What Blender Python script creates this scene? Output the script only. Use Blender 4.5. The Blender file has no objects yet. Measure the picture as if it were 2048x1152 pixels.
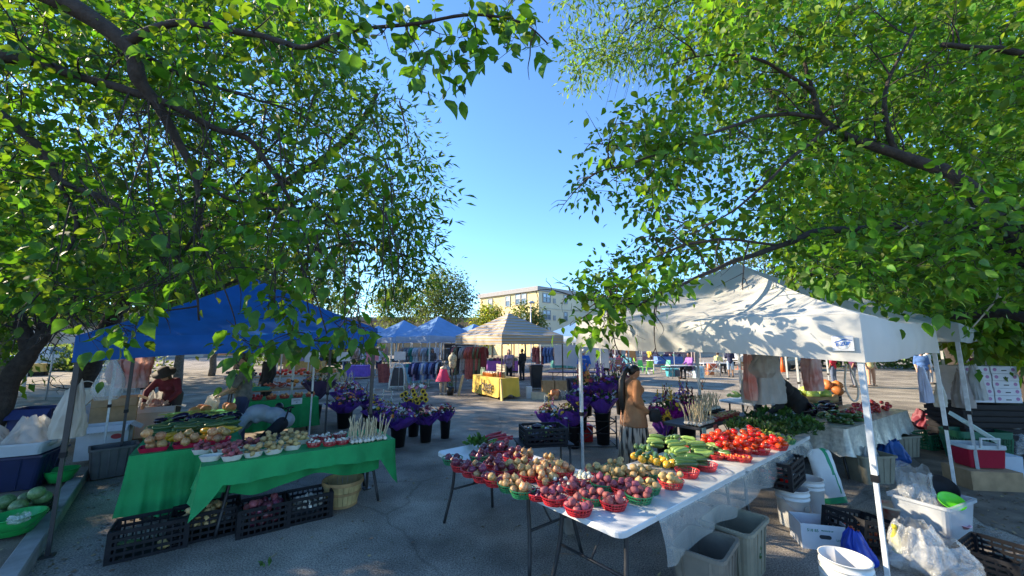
import bpy, math, random
import numpy as np
from mathutils import Vector, Matrix, Euler, noise
R = math.radians
PI = math.pi
scene = bpy.context.scene
COL = scene.collection
rnd = random.Random(7)

# ------------------------------------------------------------------ camera
CAM_H, F = 1.95, 778.0
PIT = math.atan(112 / F)
cd = bpy.data.cameras.new('camera')
cd.sensor_width = 36.0
cd.lens = F / 2048 * 36
cd.clip_start = 0.05
cd.clip_end = 2000
cam = bpy.data.objects.new('camera', cd)
COL.objects.link(cam)
cam.location = (0, 0, CAM_H)
cam.rotation_euler = (R(90) + PIT, 0, 0)
scene.camera = cam

# ------------------------------------------------------------------ light
SUN_AZ, SUN_EL = R(-78), R(25)
SUN = Vector((math.sin(SUN_AZ) * math.cos(SUN_EL), math.cos(SUN_AZ) * math.cos(SUN_EL), math.sin(SUN_EL)))
world = bpy.data.worlds.new('World')
scene.world = world
world.use_nodes = True
wn = world.node_tree
sky = wn.nodes.new('ShaderNodeTexSky')
sky.sky_type = 'NISHITA'
sky.sun_disc = False
sky.sun_elevation = SUN_EL
sky.sun_rotation = SUN_AZ % (2 * PI)
sky.altitude = 200
sky.air_density = 1.0
sky.dust_density = 0.0
sky.ozone_density = 8.5
bg = wn.nodes['Background']
bg.inputs['Strength'].default_value = 0.15
wb = wn.nodes.new('ShaderNodeMixRGB')
wb.blend_type = 'MULTIPLY'
wb.inputs[0].default_value = 1
wb.inputs[2].default_value = (.97, .9, .82, 1)
wn.links.new(sky.outputs[0], wb.inputs[1])
wn.links.new(wb.outputs[0], bg.inputs['Color'])
sl = bpy.data.lights.new('sun', 'SUN')
sl.energy = 3.8
sl.angle = R(0.53)
sl.color = (1.0, 0.84, 0.62)
so = bpy.data.objects.new('sun', sl)
COL.objects.link(so)
so.rotation_euler = SUN.to_track_quat('Z', 'Y').to_euler()
vs = scene.view_settings
vs.view_transform = 'Standard'
vs.look = 'None'
vs.gamma = 1.0
vs.use_curve_mapping = False
vs.exposure = 1.82
cy = scene.cycles
cy.use_denoising = True
cy.max_bounces = 7
cy.diffuse_bounces = 4
cy.glossy_bounces = 2
cy.transmission_bounces = 5
cy.transparent_max_bounces = 8
cy.caustics_reflective = False
cy.caustics_refractive = False
cy.sample_clamp_indirect = 6

# ------------------------------------------------------------------ pixel of the photograph -> point of the place
def ray(px, py):
    dx = (px - 1024) / F
    dz = (576 - py) / F
    return Vector((dx, math.cos(PIT) - math.sin(PIT) * dz, math.sin(PIT) + math.cos(PIT) * dz))
def G(px, py, z=0.0):
    r = ray(px, py)
    t = (z - CAM_H) / r.z
    return Vector((r.x * t, r.y * t, z))
def D(px, py, y):
    r = ray(px, py)
    t = y / r.y
    return Vector((r.x * t, y, CAM_H + r.z * t))
def proj(p):
    z = p[2] - CAM_H
    c, s = math.cos(PIT), math.sin(PIT)
    f = c * p[1] + s * z
    return 1024 + F * p[0] / f, 576 - F * (-s * p[1] + c * z) / f, f

# ------------------------------------------------------------------ materials
def S(r, g, b):
    f = lambda c: (c / 255 / 12.92) if c <= 10.3 else ((c / 255 + .055) / 1.055) ** 2.4
    return (f(r), f(g), f(b))
MATS = {}
def mat(name, col, rough=.6, var=.18, scale=6, bump=0, bscale=60, metal=0, spec=.5, orand=0, transl=0, tcol=None, col2=None, alpha=1, trans=0, detail=4, dist=.004, sheen=0, island=0):
    if name in MATS: return MATS[name]
    m = bpy.data.materials.new(name)
    m.use_nodes = True
    nt = m.node_tree
    L = nt.links.new
    b = nt.nodes['Principled BSDF']
    out = nt.nodes['Material Output']
    tc = nt.nodes.new('ShaderNodeTexCoord')
    nz = nt.nodes.new('ShaderNodeTexNoise')
    nz.inputs['Scale'].default_value = scale
    nz.inputs['Detail'].default_value = detail
    L(tc.outputs['Object'], nz.inputs['Vector'])
    rp = nt.nodes.new('ShaderNodeValToRGB')
    rp.color_ramp.elements[0].position = .3
    rp.color_ramp.elements[1].position = .7
    c2 = col2 or tuple(min(1, c * (1 + var)) for c in col)
    c1 = col if col2 else tuple(c * (1 - var) for c in col)
    rp.color_ramp.elements[0].color = (*c1, 1)
    rp.color_ramp.elements[1].color = (*c2, 1)
    L(nz.outputs['Fac'], rp.inputs['Fac'])
    cur = rp.outputs['Color']
    if orand or island:
        hs = nt.nodes.new('ShaderNodeHueSaturation')
        if island:
            oi = nt.nodes.new('ShaderNodeNewGeometry'); rs = oi.outputs['Random Per Island']; am = island
        else:
            oi = nt.nodes.new('ShaderNodeObjectInfo'); rs = oi.outputs['Random']; am = orand
        mr = nt.nodes.new('ShaderNodeMapRange')
        mr.inputs['To Min'].default_value = 1 - am
        mr.inputs['To Max'].default_value = 1 + am
        L(rs, mr.inputs['Value'])
        L(mr.outputs[0], hs.inputs['Value'])
        mr2 = nt.nodes.new('ShaderNodeMapRange')
        mr2.inputs['To Min'].default_value = .5 + am * .06
        mr2.inputs['To Max'].default_value = .5 - am * .06
        ml = nt.nodes.new('ShaderNodeMath'); ml.operation = 'MULTIPLY'; ml.inputs[1].default_value = 7.31
        fr = nt.nodes.new('ShaderNodeMath'); fr.operation = 'FRACT'
        L(rs, ml.inputs[0]); L(ml.outputs[0], fr.inputs[0]); L(fr.outputs[0], mr2.inputs['Value'])
        L(mr2.outputs[0], hs.inputs['Hue'])
        L(cur, hs.inputs['Color'])
        cur = hs.outputs['Color']
    L(cur, b.inputs['Base Color'])
    b.inputs['Roughness'].default_value = rough
    b.inputs['Metallic'].default_value = metal
    b.inputs['Specular IOR Level'].default_value = spec
    b.inputs['Alpha'].default_value = alpha
    b.inputs['Transmission Weight'].default_value = trans
    if sheen: b.inputs['Sheen Weight'].default_value = sheen
    if bump:
        n2 = nt.nodes.new('ShaderNodeTexNoise')
        n2.inputs['Scale'].default_value = bscale
        n2.inputs['Detail'].default_value = 5
        L(tc.outputs['Object'], n2.inputs['Vector'])
        bp = nt.nodes.new('ShaderNodeBump')
        bp.inputs['Strength'].default_value = bump
        bp.inputs['Distance'].default_value = dist
        L(n2.outputs['Fac'], bp.inputs['Height'])
        L(bp.outputs[0], b.inputs['Normal'])
    if transl:
        t = nt.nodes.new('ShaderNodeBsdfTranslucent')
        if tcol:
            mx = nt.nodes.new('ShaderNodeMixRGB'); mx.blend_type = 'MULTIPLY'; mx.inputs[0].default_value = 1
            mx.inputs[2].default_value = (*tcol, 1)
            L(cur, mx.inputs[1]); L(mx.outputs[0], t.inputs['Color'])
        else:
            L(cur, t.inputs['Color'])
        ms = nt.nodes.new('ShaderNodeMixShader')
        ms.inputs[0].default_value = transl
        L(b.outputs[0], ms.inputs[1]); L(t.outputs[0], ms.inputs[2]); L(ms.outputs[0], out.inputs['Surface'])
    MATS[name] = m
    return m

# ------------------------------------------------------------------ mesh builder
def cat_rom(pts, sub=4):
    pts = [Vector(p) for p in pts]
    if len(pts) < 3: return pts
    P = [pts[0] * 2 - pts[1]] + pts + [pts[-1] * 2 - pts[-2]]
    o = []
    for i in range(1, len(P) - 2):
        for k in range(sub):
            t = k / sub
            a, b, c, d = P[i - 1], P[i], P[i + 1], P[i + 2]
            o.append(.5 * ((2 * b) + (c - a) * t + (2 * a - 5 * b + 4 * c - d) * t * t + (3 * b - a - 3 * c + d) * t ** 3))
    o.append(pts[-1])
    return o
class MB:
    def __init__(s): s.v, s.f, s.m, s.sm = [], [], [], []
    def add(s, vs, fs, mi=0, smooth=False, M=None):
        o = len(s.v)
        s.v += [tuple(M @ Vector(v)) for v in vs] if M is not None else [tuple(v) for v in vs]
        s.f += [tuple(i + o for i in f) for f in fs]
        s.m += [mi] * len(fs); s.sm += [smooth] * len(fs)
        return s
    def box(s, c, d, mi=0, rz=0, M=None, tp=1.0):
        x, y, z = d[0] / 2, d[1] / 2, d[2] / 2
        vs = [(-x, -y, -z), (x, -y, -z), (x, y, -z), (-x, y, -z), (-x * tp, -y * tp, z), (x * tp, -y * tp, z), (x * tp, y * tp, z), (-x * tp, y * tp, z)]
        T = Matrix.Translation(c) @ (Matrix.Rotation(rz, 4, 'Z') if M is None else M)
        return s.add(vs, [(0, 3, 2, 1), (4, 5, 6, 7), (0, 1, 5, 4), (1, 2, 6, 5), (2, 3, 7, 6), (3, 0, 4, 7)], mi, False, T)
    def bar(s, a, b, w, h=None, mi=0):
        a, b = Vector(a), Vector(b)
        d = b - a
        q = d.to_track_quat('Z', 'Y').to_matrix().to_4x4()
        return s.box((a + b) / 2, (w, h or w, d.length), mi, 0, q)
    def tube(s, pts, rad, n=8, mi=0, smooth=True, caps=True):
        pts = [Vector(p) for p in pts]
        k = len(pts)
        rads = [rad] * k if isinstance(rad, (int, float)) else rad
        vs, fs = [], []
        t = (pts[1] - pts[0]).normalized()
        nrm = t.orthogonal().normalized()
        for i, p in enumerate(pts):
            t = (pts[min(i + 1, k - 1)] - pts[max(i - 1, 0)])
            t = t.normalized() if t.length > 1e-9 else Vector((0, 0, 1))
            nrm = nrm - t * nrm.dot(t)
            nrm = nrm.normalized() if nrm.length > 1e-6 else t.orthogonal().normalized()
            bn = t.cross(nrm)
            for j in range(n):
                a = 2 * PI * j / n
                vs.append(p + (nrm * math.cos(a) + bn * math.sin(a)) * rads[i])
        for i in range(k - 1):
            for j in range(n):
                j2 = (j + 1) % n
                fs.append((i * n + j, i * n + j2, (i + 1) * n + j2, (i + 1) * n + j))
        if caps:
            fs.append(tuple(range(n - 1, -1, -1))); fs.append(tuple(range((k - 1) * n, k * n)))
        return s.add(vs, fs, mi, smooth)
    def lathe(s, prof, n=16, mi=0, c=(0, 0, 0), sx=1, sy=1, smooth=True, M=None, wob=None):
        vs, fs = [], []
        for i, (r, z) in enumerate(prof):
            for j in range(n):
                a = 2 * PI * j / n
                q = wob(a, i) if wob else 1
                vs.append((r * q * math.cos(a) * sx + c[0], r * q * math.sin(a) * sy + c[1], z + c[2]))
        for i in range(len(prof) - 1):
            for j in range(n):
                j2 = (j + 1) % n
                fs.append((i * n + j, i * n + j2, (i + 1) * n + j2, (i + 1) * n + j))
        if prof[0][0] > 1e-4: fs.append(tuple(range(n - 1, -1, -1)))
        return s.add(vs, fs, mi, smooth, M)
    def ell(s, c, r, nu=12, nv=7, mi=0, M=None, fn=None):
        if isinstance(r, (int, float)): r = (r, r, r)
        vs, fs = [(0, 0, -1)], []
        for i in range(1, nv):
            p = -PI / 2 + PI * i / nv
            for j in range(nu):
                a = 2 * PI * j / nu
                vs.append((math.cos(a) * math.cos(p), math.sin(a) * math.cos(p), math.sin(p)))
        vs.append((0, 0, 1))
        for j in range(nu):
            fs.append((0, 1 + (j + 1) % nu, 1 + j))
            fs.append((len(vs) - 1, 1 + (nv - 2) * nu + j, 1 + (nv - 2) * nu + (j + 1) % nu))
        for i in range(nv - 2):
            for j in range(nu):
                a, b = 1 + i * nu + j, 1 + i * nu + (j + 1) % nu
                fs.append((a, b, b + nu, a + nu))
        if fn: vs = [fn(Vector(v)) for v in vs]
        vs = [(v[0] * r[0], v[1] * r[1], v[2] * r[2]) for v in vs]
        return s.add(vs, fs, mi, True, Matrix.Translation(c) @ (M if M is not None else Matrix.Identity(4)))
    def grid(s, fn, nu, nv, mi=0, smooth=True, flip=False):
        vs = [fn(i / nu, j / nv) for j in range(nv + 1) for i in range(nu + 1)]
        fs = []
        for j in range(nv):
            for i in range(nu):
                a = j * (nu + 1) + i
                q = (a, a + 1, a + nu + 2, a + nu + 1)
                fs.append(q[::-1] if flip else q)
        return s.add(vs, fs, mi, smooth)
    def prism(s, pts, z0, z1, mi=0, M=None):
        n = len(pts)
        vs = [(p[0], p[1], z0) for p in pts] + [(p[0], p[1], z1) for p in pts]
        fs = [tuple(range(n - 1, -1, -1)), tuple(range(n, 2 * n))] + [(i, (i + 1) % n, n + (i + 1) % n, n + i) for i in range(n)]
        return s.add(vs, fs, mi, False, M)
    def loft(s, secs, mi=0, smooth=False, cap0=True, cap1=False, M=None, n=3):
        # secs: (w, d, z, corner radius); rounded rectangles
        vs, fs, k = [], [], 4 * (n + 1)
        for w, d, z, r in secs:
            for q, (sx, sy) in enumerate(((1, 1), (-1, 1), (-1, -1), (1, -1))):
                for j in range(n + 1):
                    a = PI / 2 * (q + j / n)
                    vs.append((sx * (w / 2 - r) + r * math.cos(a), sy * (d / 2 - r) + r * math.sin(a), z))
        for i in range(len(secs) - 1):
            for j in range(k):
                j2 = (j + 1) % k
                fs.append((i * k + j, i * k + j2, (i + 1) * k + j2, (i + 1) * k + j))
        if cap0: fs.append(tuple(range(k - 1, -1, -1)))
        if cap1: fs.append(tuple(range((len(secs) - 1) * k, len(secs) * k)))
        return s.add(vs, fs, mi, smooth, M)
    def caps(s, a, b, ra, rb, n=10, mi=0):
        a, b = Vector(a), Vector(b)
        if (b - a).length > 1e-4: s.tube([a, b], [ra, rb], n, mi)
        s.ell(a, ra, n, 6, mi); s.ell(b, rb, n, 6, mi)
        return s
    def mesh(s, name, mats):
        me = bpy.data.meshes.new(name)
        me.from_pydata(s.v, [], s.f)
        for m in (mats if isinstance(mats, (list, tuple)) else [mats]): me.materials.append(m)
        me.polygons.foreach_set('material_index', s.m)
        me.polygons.foreach_set('use_smooth', s.sm)
        me.update()
        return me
    def build(s, name, mats, parent=None, loc=None, rz=None):
        return obj(name, s.mesh(name, mats), parent, loc, rz)
def obj(name, me, parent=None, loc=None, rz=None, M=None):
    o = bpy.data.objects.new(name, me)
    COL.objects.link(o)
    if parent is not None: o.parent = parent
    if loc is not None: o.location = loc
    if rz is not None: o.rotation_euler = (0, 0, rz) if isinstance(rz, (int, float)) else rz
    if M is not None: o.matrix_basis = M
    return o
def tag(o, label=None, cat=None, group=None, kind=None):
    if label: o['label'] = label
    if cat: o['category'] = cat
    if group: o['group'] = group
    if kind: o['kind'] = kind
    return o
def thing(name, label, cat, loc=(0, 0, 0), rz=0, group=None):
    return tag(obj(name, None, None, loc, rz), label, cat, group)
def dup(root, loc, rz=0, label=None, group=None):
    r = root.copy(); COL.objects.link(r)
    r.location = loc; r.rotation_euler = (0, 0, rz) if isinstance(rz, (int, float)) else rz
    if label: r['label'] = label
    if group: r['group'] = group
    for ch in list(root.children):
        c = ch.copy(); COL.objects.link(c); c.parent = r
        for g in list(ch.children):
            d = g.copy(); COL.objects.link(d); d.parent = c
    return r
def remesh(mb, vox, smooth=2, name='body', decim=0):
    me = mb.mesh('tmp', [])
    o = bpy.data.objects.new('tmp', me); COL.objects.link(o)
    m = o.modifiers.new('r', 'REMESH'); m.mode = 'VOXEL'; m.voxel_size = vox; m.use_smooth_shade = True
    if smooth:
        q = o.modifiers.new('s', 'SMOOTH'); q.iterations = smooth; q.factor = .5
    dg = bpy.context.evaluated_depsgraph_get()
    out = bpy.data.meshes.new_from_object(o.evaluated_get(dg))
    out.name = name
    bpy.data.objects.remove(o); bpy.data.meshes.remove(me)
    return out
def text_mesh(txt, size, m, ext=.0012, bold=0, shear=0, sp=1):
    c = bpy.data.curves.new('t', 'FONT'); c.body = txt; c.size = size; c.extrude = ext; c.align_x = 'CENTER'; c.align_y = 'CENTER'; c.offset = bold; c.shear = shear; c.space_character = sp
    c.resolution_u = 3
    o = bpy.data.objects.new('t', c); COL.objects.link(o)
    dg = bpy.context.evaluated_depsgraph_get()
    me = bpy.data.meshes.new_from_object(o.evaluated_get(dg))
    bpy.data.objects.remove(o); bpy.data.curves.remove(c)
    me.materials.clear(); me.materials.append(m)
    return me
def frame_at(origin, xdir, up=(0, 0, 1)):
    x = Vector(xdir).normalized(); z = x.cross(Vector(up)).normalized(); y = z.cross(x)
    M = Matrix((x, y, z)).transposed().to_4x4()
    M.translation = origin
    return M    # local x along xdir, y up, z out of the face
# ------------------------------------------------------------------ ground
def ground_mat():
    m = mat('asphalt', (.25, .224, .19), .9, .28, 1.1, .9, 70, dist=.006, spec=.25)
    nt = m.node_tree; L = nt.links.new
    b = nt.nodes['Principled BSDF']
    src = b.inputs['Base Color'].links[0].from_socket
    tc = nt.nodes['Texture Coordinate']
    n1 = nt.nodes.new('ShaderNodeTexNoise'); n1.inputs['Scale'].default_value = 75; n1.inputs['Detail'].default_value = 6
    L(tc.outputs['Object'], n1.inputs['Vector'])
    r1 = nt.nodes.new('ShaderNodeValToRGB')
    r1.color_ramp.elements[0].position = .32; r1.color_ramp.elements[0].color = (.35, .35, .36, 1)
    r1.color_ramp.elements[1].position = .72; r1.color_ramp.elements[1].color = (1.9, 1.87, 1.8, 1)
    L(n1.outputs['Fac'], r1.inputs['Fac'])
    mx = nt.nodes.new('ShaderNodeMixRGB'); mx.blend_type = 'MULTIPLY'; mx.inputs[0].default_value = 1
    L(src, mx.inputs[1]); L(r1.outputs[0], mx.inputs[2])
    # tar-filled cracks
    v = nt.nodes.new('ShaderNodeTexVoronoi'); v.feature = 'DISTANCE_TO_EDGE'; v.inputs['Scale'].default_value = .26
    nw = nt.nodes.new('ShaderNodeTexNoise'); nw.inputs['Scale'].default_value = 1.4; nw.inputs['Detail'].default_value = 6
    L(tc.outputs['Object'], nw.inputs['Vector'])
    ad = nt.nodes.new('ShaderNodeMixRGB'); ad.blend_type = 'ADD'; ad.inputs[0].default_value = .55
    L(tc.outputs['Object'], ad.inputs[1]); L(nw.outputs['Color'], ad.inputs[2]); L(ad.outputs[0], v.inputs['Vector'])
    r2 = nt.nodes.new('ShaderNodeValToRGB')
    r2.color_ramp.elements[0].position = .0; r2.color_ramp.elements[0].color = (.35, .34, .33, 1)
    r2.color_ramp.elements[1].position = .007; r2.color_ramp.elements[1].color = (1, 1, 1, 1)
    L(v.outputs['Distance'], r2.inputs['Fac'])
    m2 = nt.nodes.new('ShaderNodeMixRGB'); m2.blend_type = 'MULTIPLY'; m2.inputs[0].default_value = .45
    L(mx.outputs[0], m2.inputs[1]); L(r2.outputs[0], m2.inputs[2])
    n3 = nt.nodes.new('ShaderNodeTexNoise'); n3.inputs['Scale'].default_value = .55; n3.inputs['Detail'].default_value = 7; n3.inputs['Roughness'].default_value = .62
    L(tc.outputs['Object'], n3.inputs['Vector'])
    r3 = nt.nodes.new('ShaderNodeValToRGB')
    r3.color_ramp.elements[0].position = .36; r3.color_ramp.elements[0].color = (.68, .67, .66, 1)
    r3.color_ramp.elements[1].position = .6; r3.color_ramp.elements[1].color = (1.12, 1.11, 1.1, 1)
    L(n3.outputs['Fac'], r3.inputs['Fac'])
    m3 = nt.nodes.new('ShaderNodeMixRGB'); m3.blend_type = 'MULTIPLY'; m3.inputs[0].default_value = 1
    L(m2.outputs[0], m3.inputs[1]); L(r3.outputs[0], m3.inputs[2])
    L(m3.outputs[0], b.inputs['Base Color'])
    return m
ASPH = ground_mat()
g = MB()
g.add([(-400, -60, 0), (400, -60, 0), (400, 700, 0), (-400, 700, 0)], [(0, 1, 2, 3)])
tag(g.build('ground', ASPH), 'worn grey asphalt of the market car park', None, None, 'structure')
# raised dirt bed on the left, edged by a kerb
KD = Vector((-.655, .755, 0)); KP = Vector((-4.12, 3.62, 0)); KN = Vector((-.755, -.655, 0))
DIRT = mat('packed_dirt', (.16, .125, .09), .95, .4, 3, .8, 60, dist=.01)
CONC = mat('concrete_kerb', (.26, .25, .235), .9, .25, 5, .5, 90)
g = MB()
a, b_ = KP - KD * 5 + KN * .15, KP + KD * 3.4 + KN * .15
def dirtfn(u, v):
    p = a.lerp(b_, u) + KN * (v * 9)
    return (p.x, p.y, .12 + .03 * noise.noise(p * 1.3) - (.0 if v > 0 else .0) - .02)
g.grid(dirtfn, 30, 30)
tag(g.build('dirt_bed', DIRT), 'bare dirt strip with leaf litter behind the kerb', None, None, 'structure')
for i in range(4):
    k = MB()
    p0 = KP + KD * (-5 + i * 2.1 + .006); p1 = p0 + KD * 2.088
    c = (p0 + p1) / 2 + KN * .075
    ang = math.atan2(KD.y, KD.x)
    k.loft([(2.088, .15, 0, .012), (2.088, .15, .12, .012), (2.07, .13, .135, .012)], 0, False, True, True)
    o = k.build('kerb', CONC, None, (c.x, c.y, 0), ang)
    tag(o, 'worn concrete kerb stone along the dirt bed', None, None, 'structure')
# far road / pavement beyond the car park on the left
PAVE = mat('concrete_pavement', (.3, .29, .27), .9, .15, .8, .2, 80)
g = MB()
g.add([(-60, 21.5, .004), (-13, 14.2, .004), (-12.2, 15.6, .004), (-60, 23.4, .004)], [(0, 1, 2, 3)])
tag(g.build('pavement', PAVE), 'pale concrete path crossing beyond the stalls', None, None, 'structure')
# painted parking lines far to the right
PAINT = mat('road_paint', (.62, .62, .6), .8, .2, 9)
g = MB()
for i in range(7):
    x = 6 + i * 2.75
    g.add([(x, 25.5, .005), (x + .11, 25.5, .005), (x + 1.6, 30.5, .005), (x + 1.49, 30.5, .005)], [(0, 1, 2, 3)])
tag(g.build('road_markings', PAINT), 'faded white parking lines on asphalt', None, None, 'structure')

# ------------------------------------------------------------------ trees
TMPL = {}
def leaf_template(kind):
    if kind in TMPL: return TMPL[kind]
    if kind == 'ovate':     # broad leaf folded along the midrib, tip drooping
        mid = [(0, 0, 0), (.3, 0, -.02), (.62, 0, -.04), (.86, 0, -.11), (1, 0, -.2)]
        side = [(.1, .16, .02), (.33, .29, .06), (.6, .25, .04), (.84, .11, -.07)]
        vs = mid + side + [(x, -y, z) for x, y, z in side]
        L_, R_ = 5, 9
        fs = [(0, 1, L_), (1, L_ + 1, L_), (1, 2, L_ + 1), (2, L_ + 2, L_ + 1), (2, 3, L_ + 2), (3, L_ + 3, L_ + 2), (3, 4, L_ + 3)]
        fs += [(a if a < 5 else a + 4, c if c < 5 else c + 4, b if b < 5 else b + 4) for a, b, c in fs]
    elif kind == 'simple':
        vs = [(0, 0, 0), (.55, 0, -.05), (1, 0, -.16), (.4, .27, .05), (.4, -.27, .05)]
        fs = [(0, 1, 3), (1, 2, 3), (0, 4, 1), (1, 4, 2)]
    else:                   # narrow
        vs = [(0, 0, 0), (.45, .15, .03), (1, 0, -.08), (.45, -.15, .03)]
        fs = [(0, 3, 2, 1)]
        vs = vs; fs = [(0, 2, 1), (0, 3, 2)]
    TMPL[kind] = (np.array(vs, np.float32), np.array(fs, np.int32))
    return TMPL[kind]
def leaf_frames(Dv, Nv):
    Dv = Dv / np.maximum(1e-6, np.linalg.norm(Dv, axis=1, keepdims=True))
    Nv = Nv - Dv * (Nv * Dv).sum(1, keepdims=True)
    Nv = Nv / np.maximum(1e-6, np.linalg.norm(Nv, axis=1, keepdims=True))
    return Dv, np.cross(Nv, Dv), Nv
def leaf_mesh(name, P, Dv, Nv, Sz, kind, m):
    V, Fc = leaf_template(kind)
    X, Y, Z = leaf_frames(Dv, Nv)
    n = len(P)
    W = P[:, None, :] + Sz[:, None, None] * (V[None, :, 0:1] * X[:, None, :] + V[None, :, 1:2] * Y[:, None, :] + V[None, :, 2:3] * Z[:, None, :])
    W = W.reshape(-1, 3).astype(np.float32)
    FF = (Fc[None] + (np.arange(n) * len(V))[:, None, None]).reshape(-1, 3).astype(np.int32)
    me = bpy.data.meshes.new(name)
    me.vertices.add(len(W)); me.vertices.foreach_set('co', W.ravel())
    me.loops.add(FF.size); me.loops.foreach_set('vertex_index', FF.ravel())
    me.polygons.add(len(FF))
    me.polygons.foreach_set('loop_start', np.arange(0, FF.size, 3, dtype=np.int32))
    me.polygons.foreach_set('loop_total', np.full(len(FF), 3, np.int32))
    me.materials.append(m)
    me.update(calc_edges=True)
    me.polygons.foreach_set('use_smooth', np.ones(len(FF), bool))
    return me
# gaps in the crowns through which the sun reaches the stalls: (point, radius, share of leaves kept)
SUNGAPS = []
def gap(p, r, keep=.1): SUNGAPS.append((np.array(p, float), r, keep))
SN = np.array(SUN)
def sunkeep(P, rng):
    ok = np.ones(len(P), bool)
    for c, r, k in SUNGAPS:
        w = P - c
        t = w @ SN
        d = np.linalg.norm(w - t[:, None] * SN, axis=1)
        ok &= ~((t > 1.0) & (d < r) & (rng.random(len(P)) > k))
    return ok
def in_poly(x, y, poly):
    c = False; n = len(poly)
    for i in range(n):
        x1, y1 = poly[i]; x2, y2 = poly[i - 1]
        if (y1 > y) != (y2 > y) and x < (x2 - x1) * (y - y1) / (y2 - y1) + x1: c = not c
    return c
class Tree:
    def __init__(s, name, label, base, leafmat, barkmat, seed=1, group=None, kind='simple', lsize=.09, cat='tree'):
        s.rng = np.random.default_rng(seed); s.r = random.Random(seed)
        s.base = Vector(base)
        s.root = thing(name, label, cat, (0, 0, 0), 0, group)
        s.root.location = s.base
        s.lm, s.bm, s.kind, s.ls = leafmat, barkmat, kind, lsize
        s.sk = np.zeros((60000, 3)); s.n = 0
        s.tw = MB(); s.LP, s.LD, s.LN, s.LS = [], [], [], []
    def addsk(s, pts):
        for p in pts:
            if s.n < len(s.sk): s.sk[s.n] = p; s.n += 1
    def limb(s, pts, r0, r1, name='branch', n=8, jit=.02, sub=6):
        pp = cat_rom(pts, sub)
        k = len(pp)
        out = [p + Vector((noise.noise(p * 3 + Vector((9, 0, 0))), noise.noise(p * 3 + Vector((0, 7, 0))), noise.noise(p * 3))) * jit * (0 if i == 0 else 1) for i, p in enumerate(pp)]
        rr = [(r0 + (r1 - r0) * (i / (k - 1)) ** .8) * (1 + .18 * noise.noise(p * 9)) for i, p in enumerate(out)]
        MB().tube([p - s.base for p in out], rr, n).build(name, s.bm, s.root)
        s.addsk(out)
        return out
    def side(s, pts, every, lo, hi, r0, up=.1, droop=.25, depth=1, n=5):
        # side branches off a limb
        for i in range(2, len(pts) - 1):
            if s.r.random() > every: continue
            t = (pts[i + 1] - pts[i - 1]).normalized()
            o = Vector((s.r.gauss(0, 1), s.r.gauss(0, 1), s.r.gauss(0, .7) + up)); o = (o - t * o.dot(t)).normalized()
            d = (t * .7 + o).normalized()
            ln = s.r.uniform(lo, hi)
            q = [pts[i]]
            for j in range(4):
                d = (d + Vector((s.r.gauss(0, .25), s.r.gauss(0, .25), s.r.gauss(0, .2) - droop * .4))).normalized()
                q.append(q[-1] + d * ln / 4)
            qq = cat_rom(q, 3)
            s.tw.tube([p - s.base for p in qq], [r0 * (1 - .8 * k / len(qq)) for k in range(len(qq))], n, 0, True, False)
            s.addsk(qq)
            if depth > 1: s.side(qq, .5, lo * .5, hi * .5, r0 * .5, up, droop, depth - 1, 4)
    def anchors(s, P, nl, spread, tr=.006, maxd=3.0, droop=.35, lvar=.35, up=.8, n=3, filt=True):
        P = np.array(P, float)
        if len(P) == 0: return
        if s.n:
            d0 = np.array([np.min(np.linalg.norm(s.sk[:s.n] - p, axis=1)) for p in P])
            P = P[np.argsort(d0)]
        lp, ld, ln_, lsz = [], [], [], []
        for p in P:
            dd = np.linalg.norm(s.sk[:s.n] - p, axis=1)
            i = int(np.argmin(dd)); q = s.sk[i]
            L_ = dd[i]
            if L_ > .04 and L_ < maxd:
                m1 = q + (p - q) * .5 + s.rng.normal(0, .12 * L_, 3) + np.array([0, 0, .08 * L_])
                pts = [q, m1, p]
                s.tw.tube([Vector(x) - s.base for x in pts], [tr * (1 + .6 * min(1.5, L_)), tr * (.7 + .3 * L_), tr * .45], n, 0, True, False)
                s.addsk([m1, p, q * .3 + m1 * .7, p * .6 + m1 * .4])
                ax = (p - m1)
            else:
                ax = s.rng.normal(0, 1, 3)
            k = max(1, int(nl * s.rng.uniform(.6, 1.4)))
            ax = ax / (np.linalg.norm(ax) + 1e-6)
            off = s.rng.normal(0, spread, (k, 3)) + ax * s.rng.uniform(-spread * 2, spread, (k, 1))
            lp.append(p + off)
            dv = off / (np.linalg.norm(off, axis=1, keepdims=True) + 1e-6) + s.rng.normal(0, .45, (k, 3)) + ax * .4
            dv[:, 2] -= droop
            ld.append(dv)
            nn = s.rng.normal(0, .55, (k, 3)); nn[:, 2] += up
            ln_.append(nn)
            lsz.append(s.ls * np.clip(s.rng.normal(1, lvar, k), .45, 1.6))
        lp, ld, ln_, lsz = np.concatenate(lp), np.concatenate(ld), np.concatenate(ln_), np.concatenate(lsz)
        if filt:
            ok = sunkeep(lp, s.rng)
            lp, ld, ln_, lsz = lp[ok], ld[ok], ln_[ok], lsz[ok]
        s.LP.append(lp); s.LD.append(ld); s.LN.append(ln_); s.LS.append(lsz)
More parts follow.
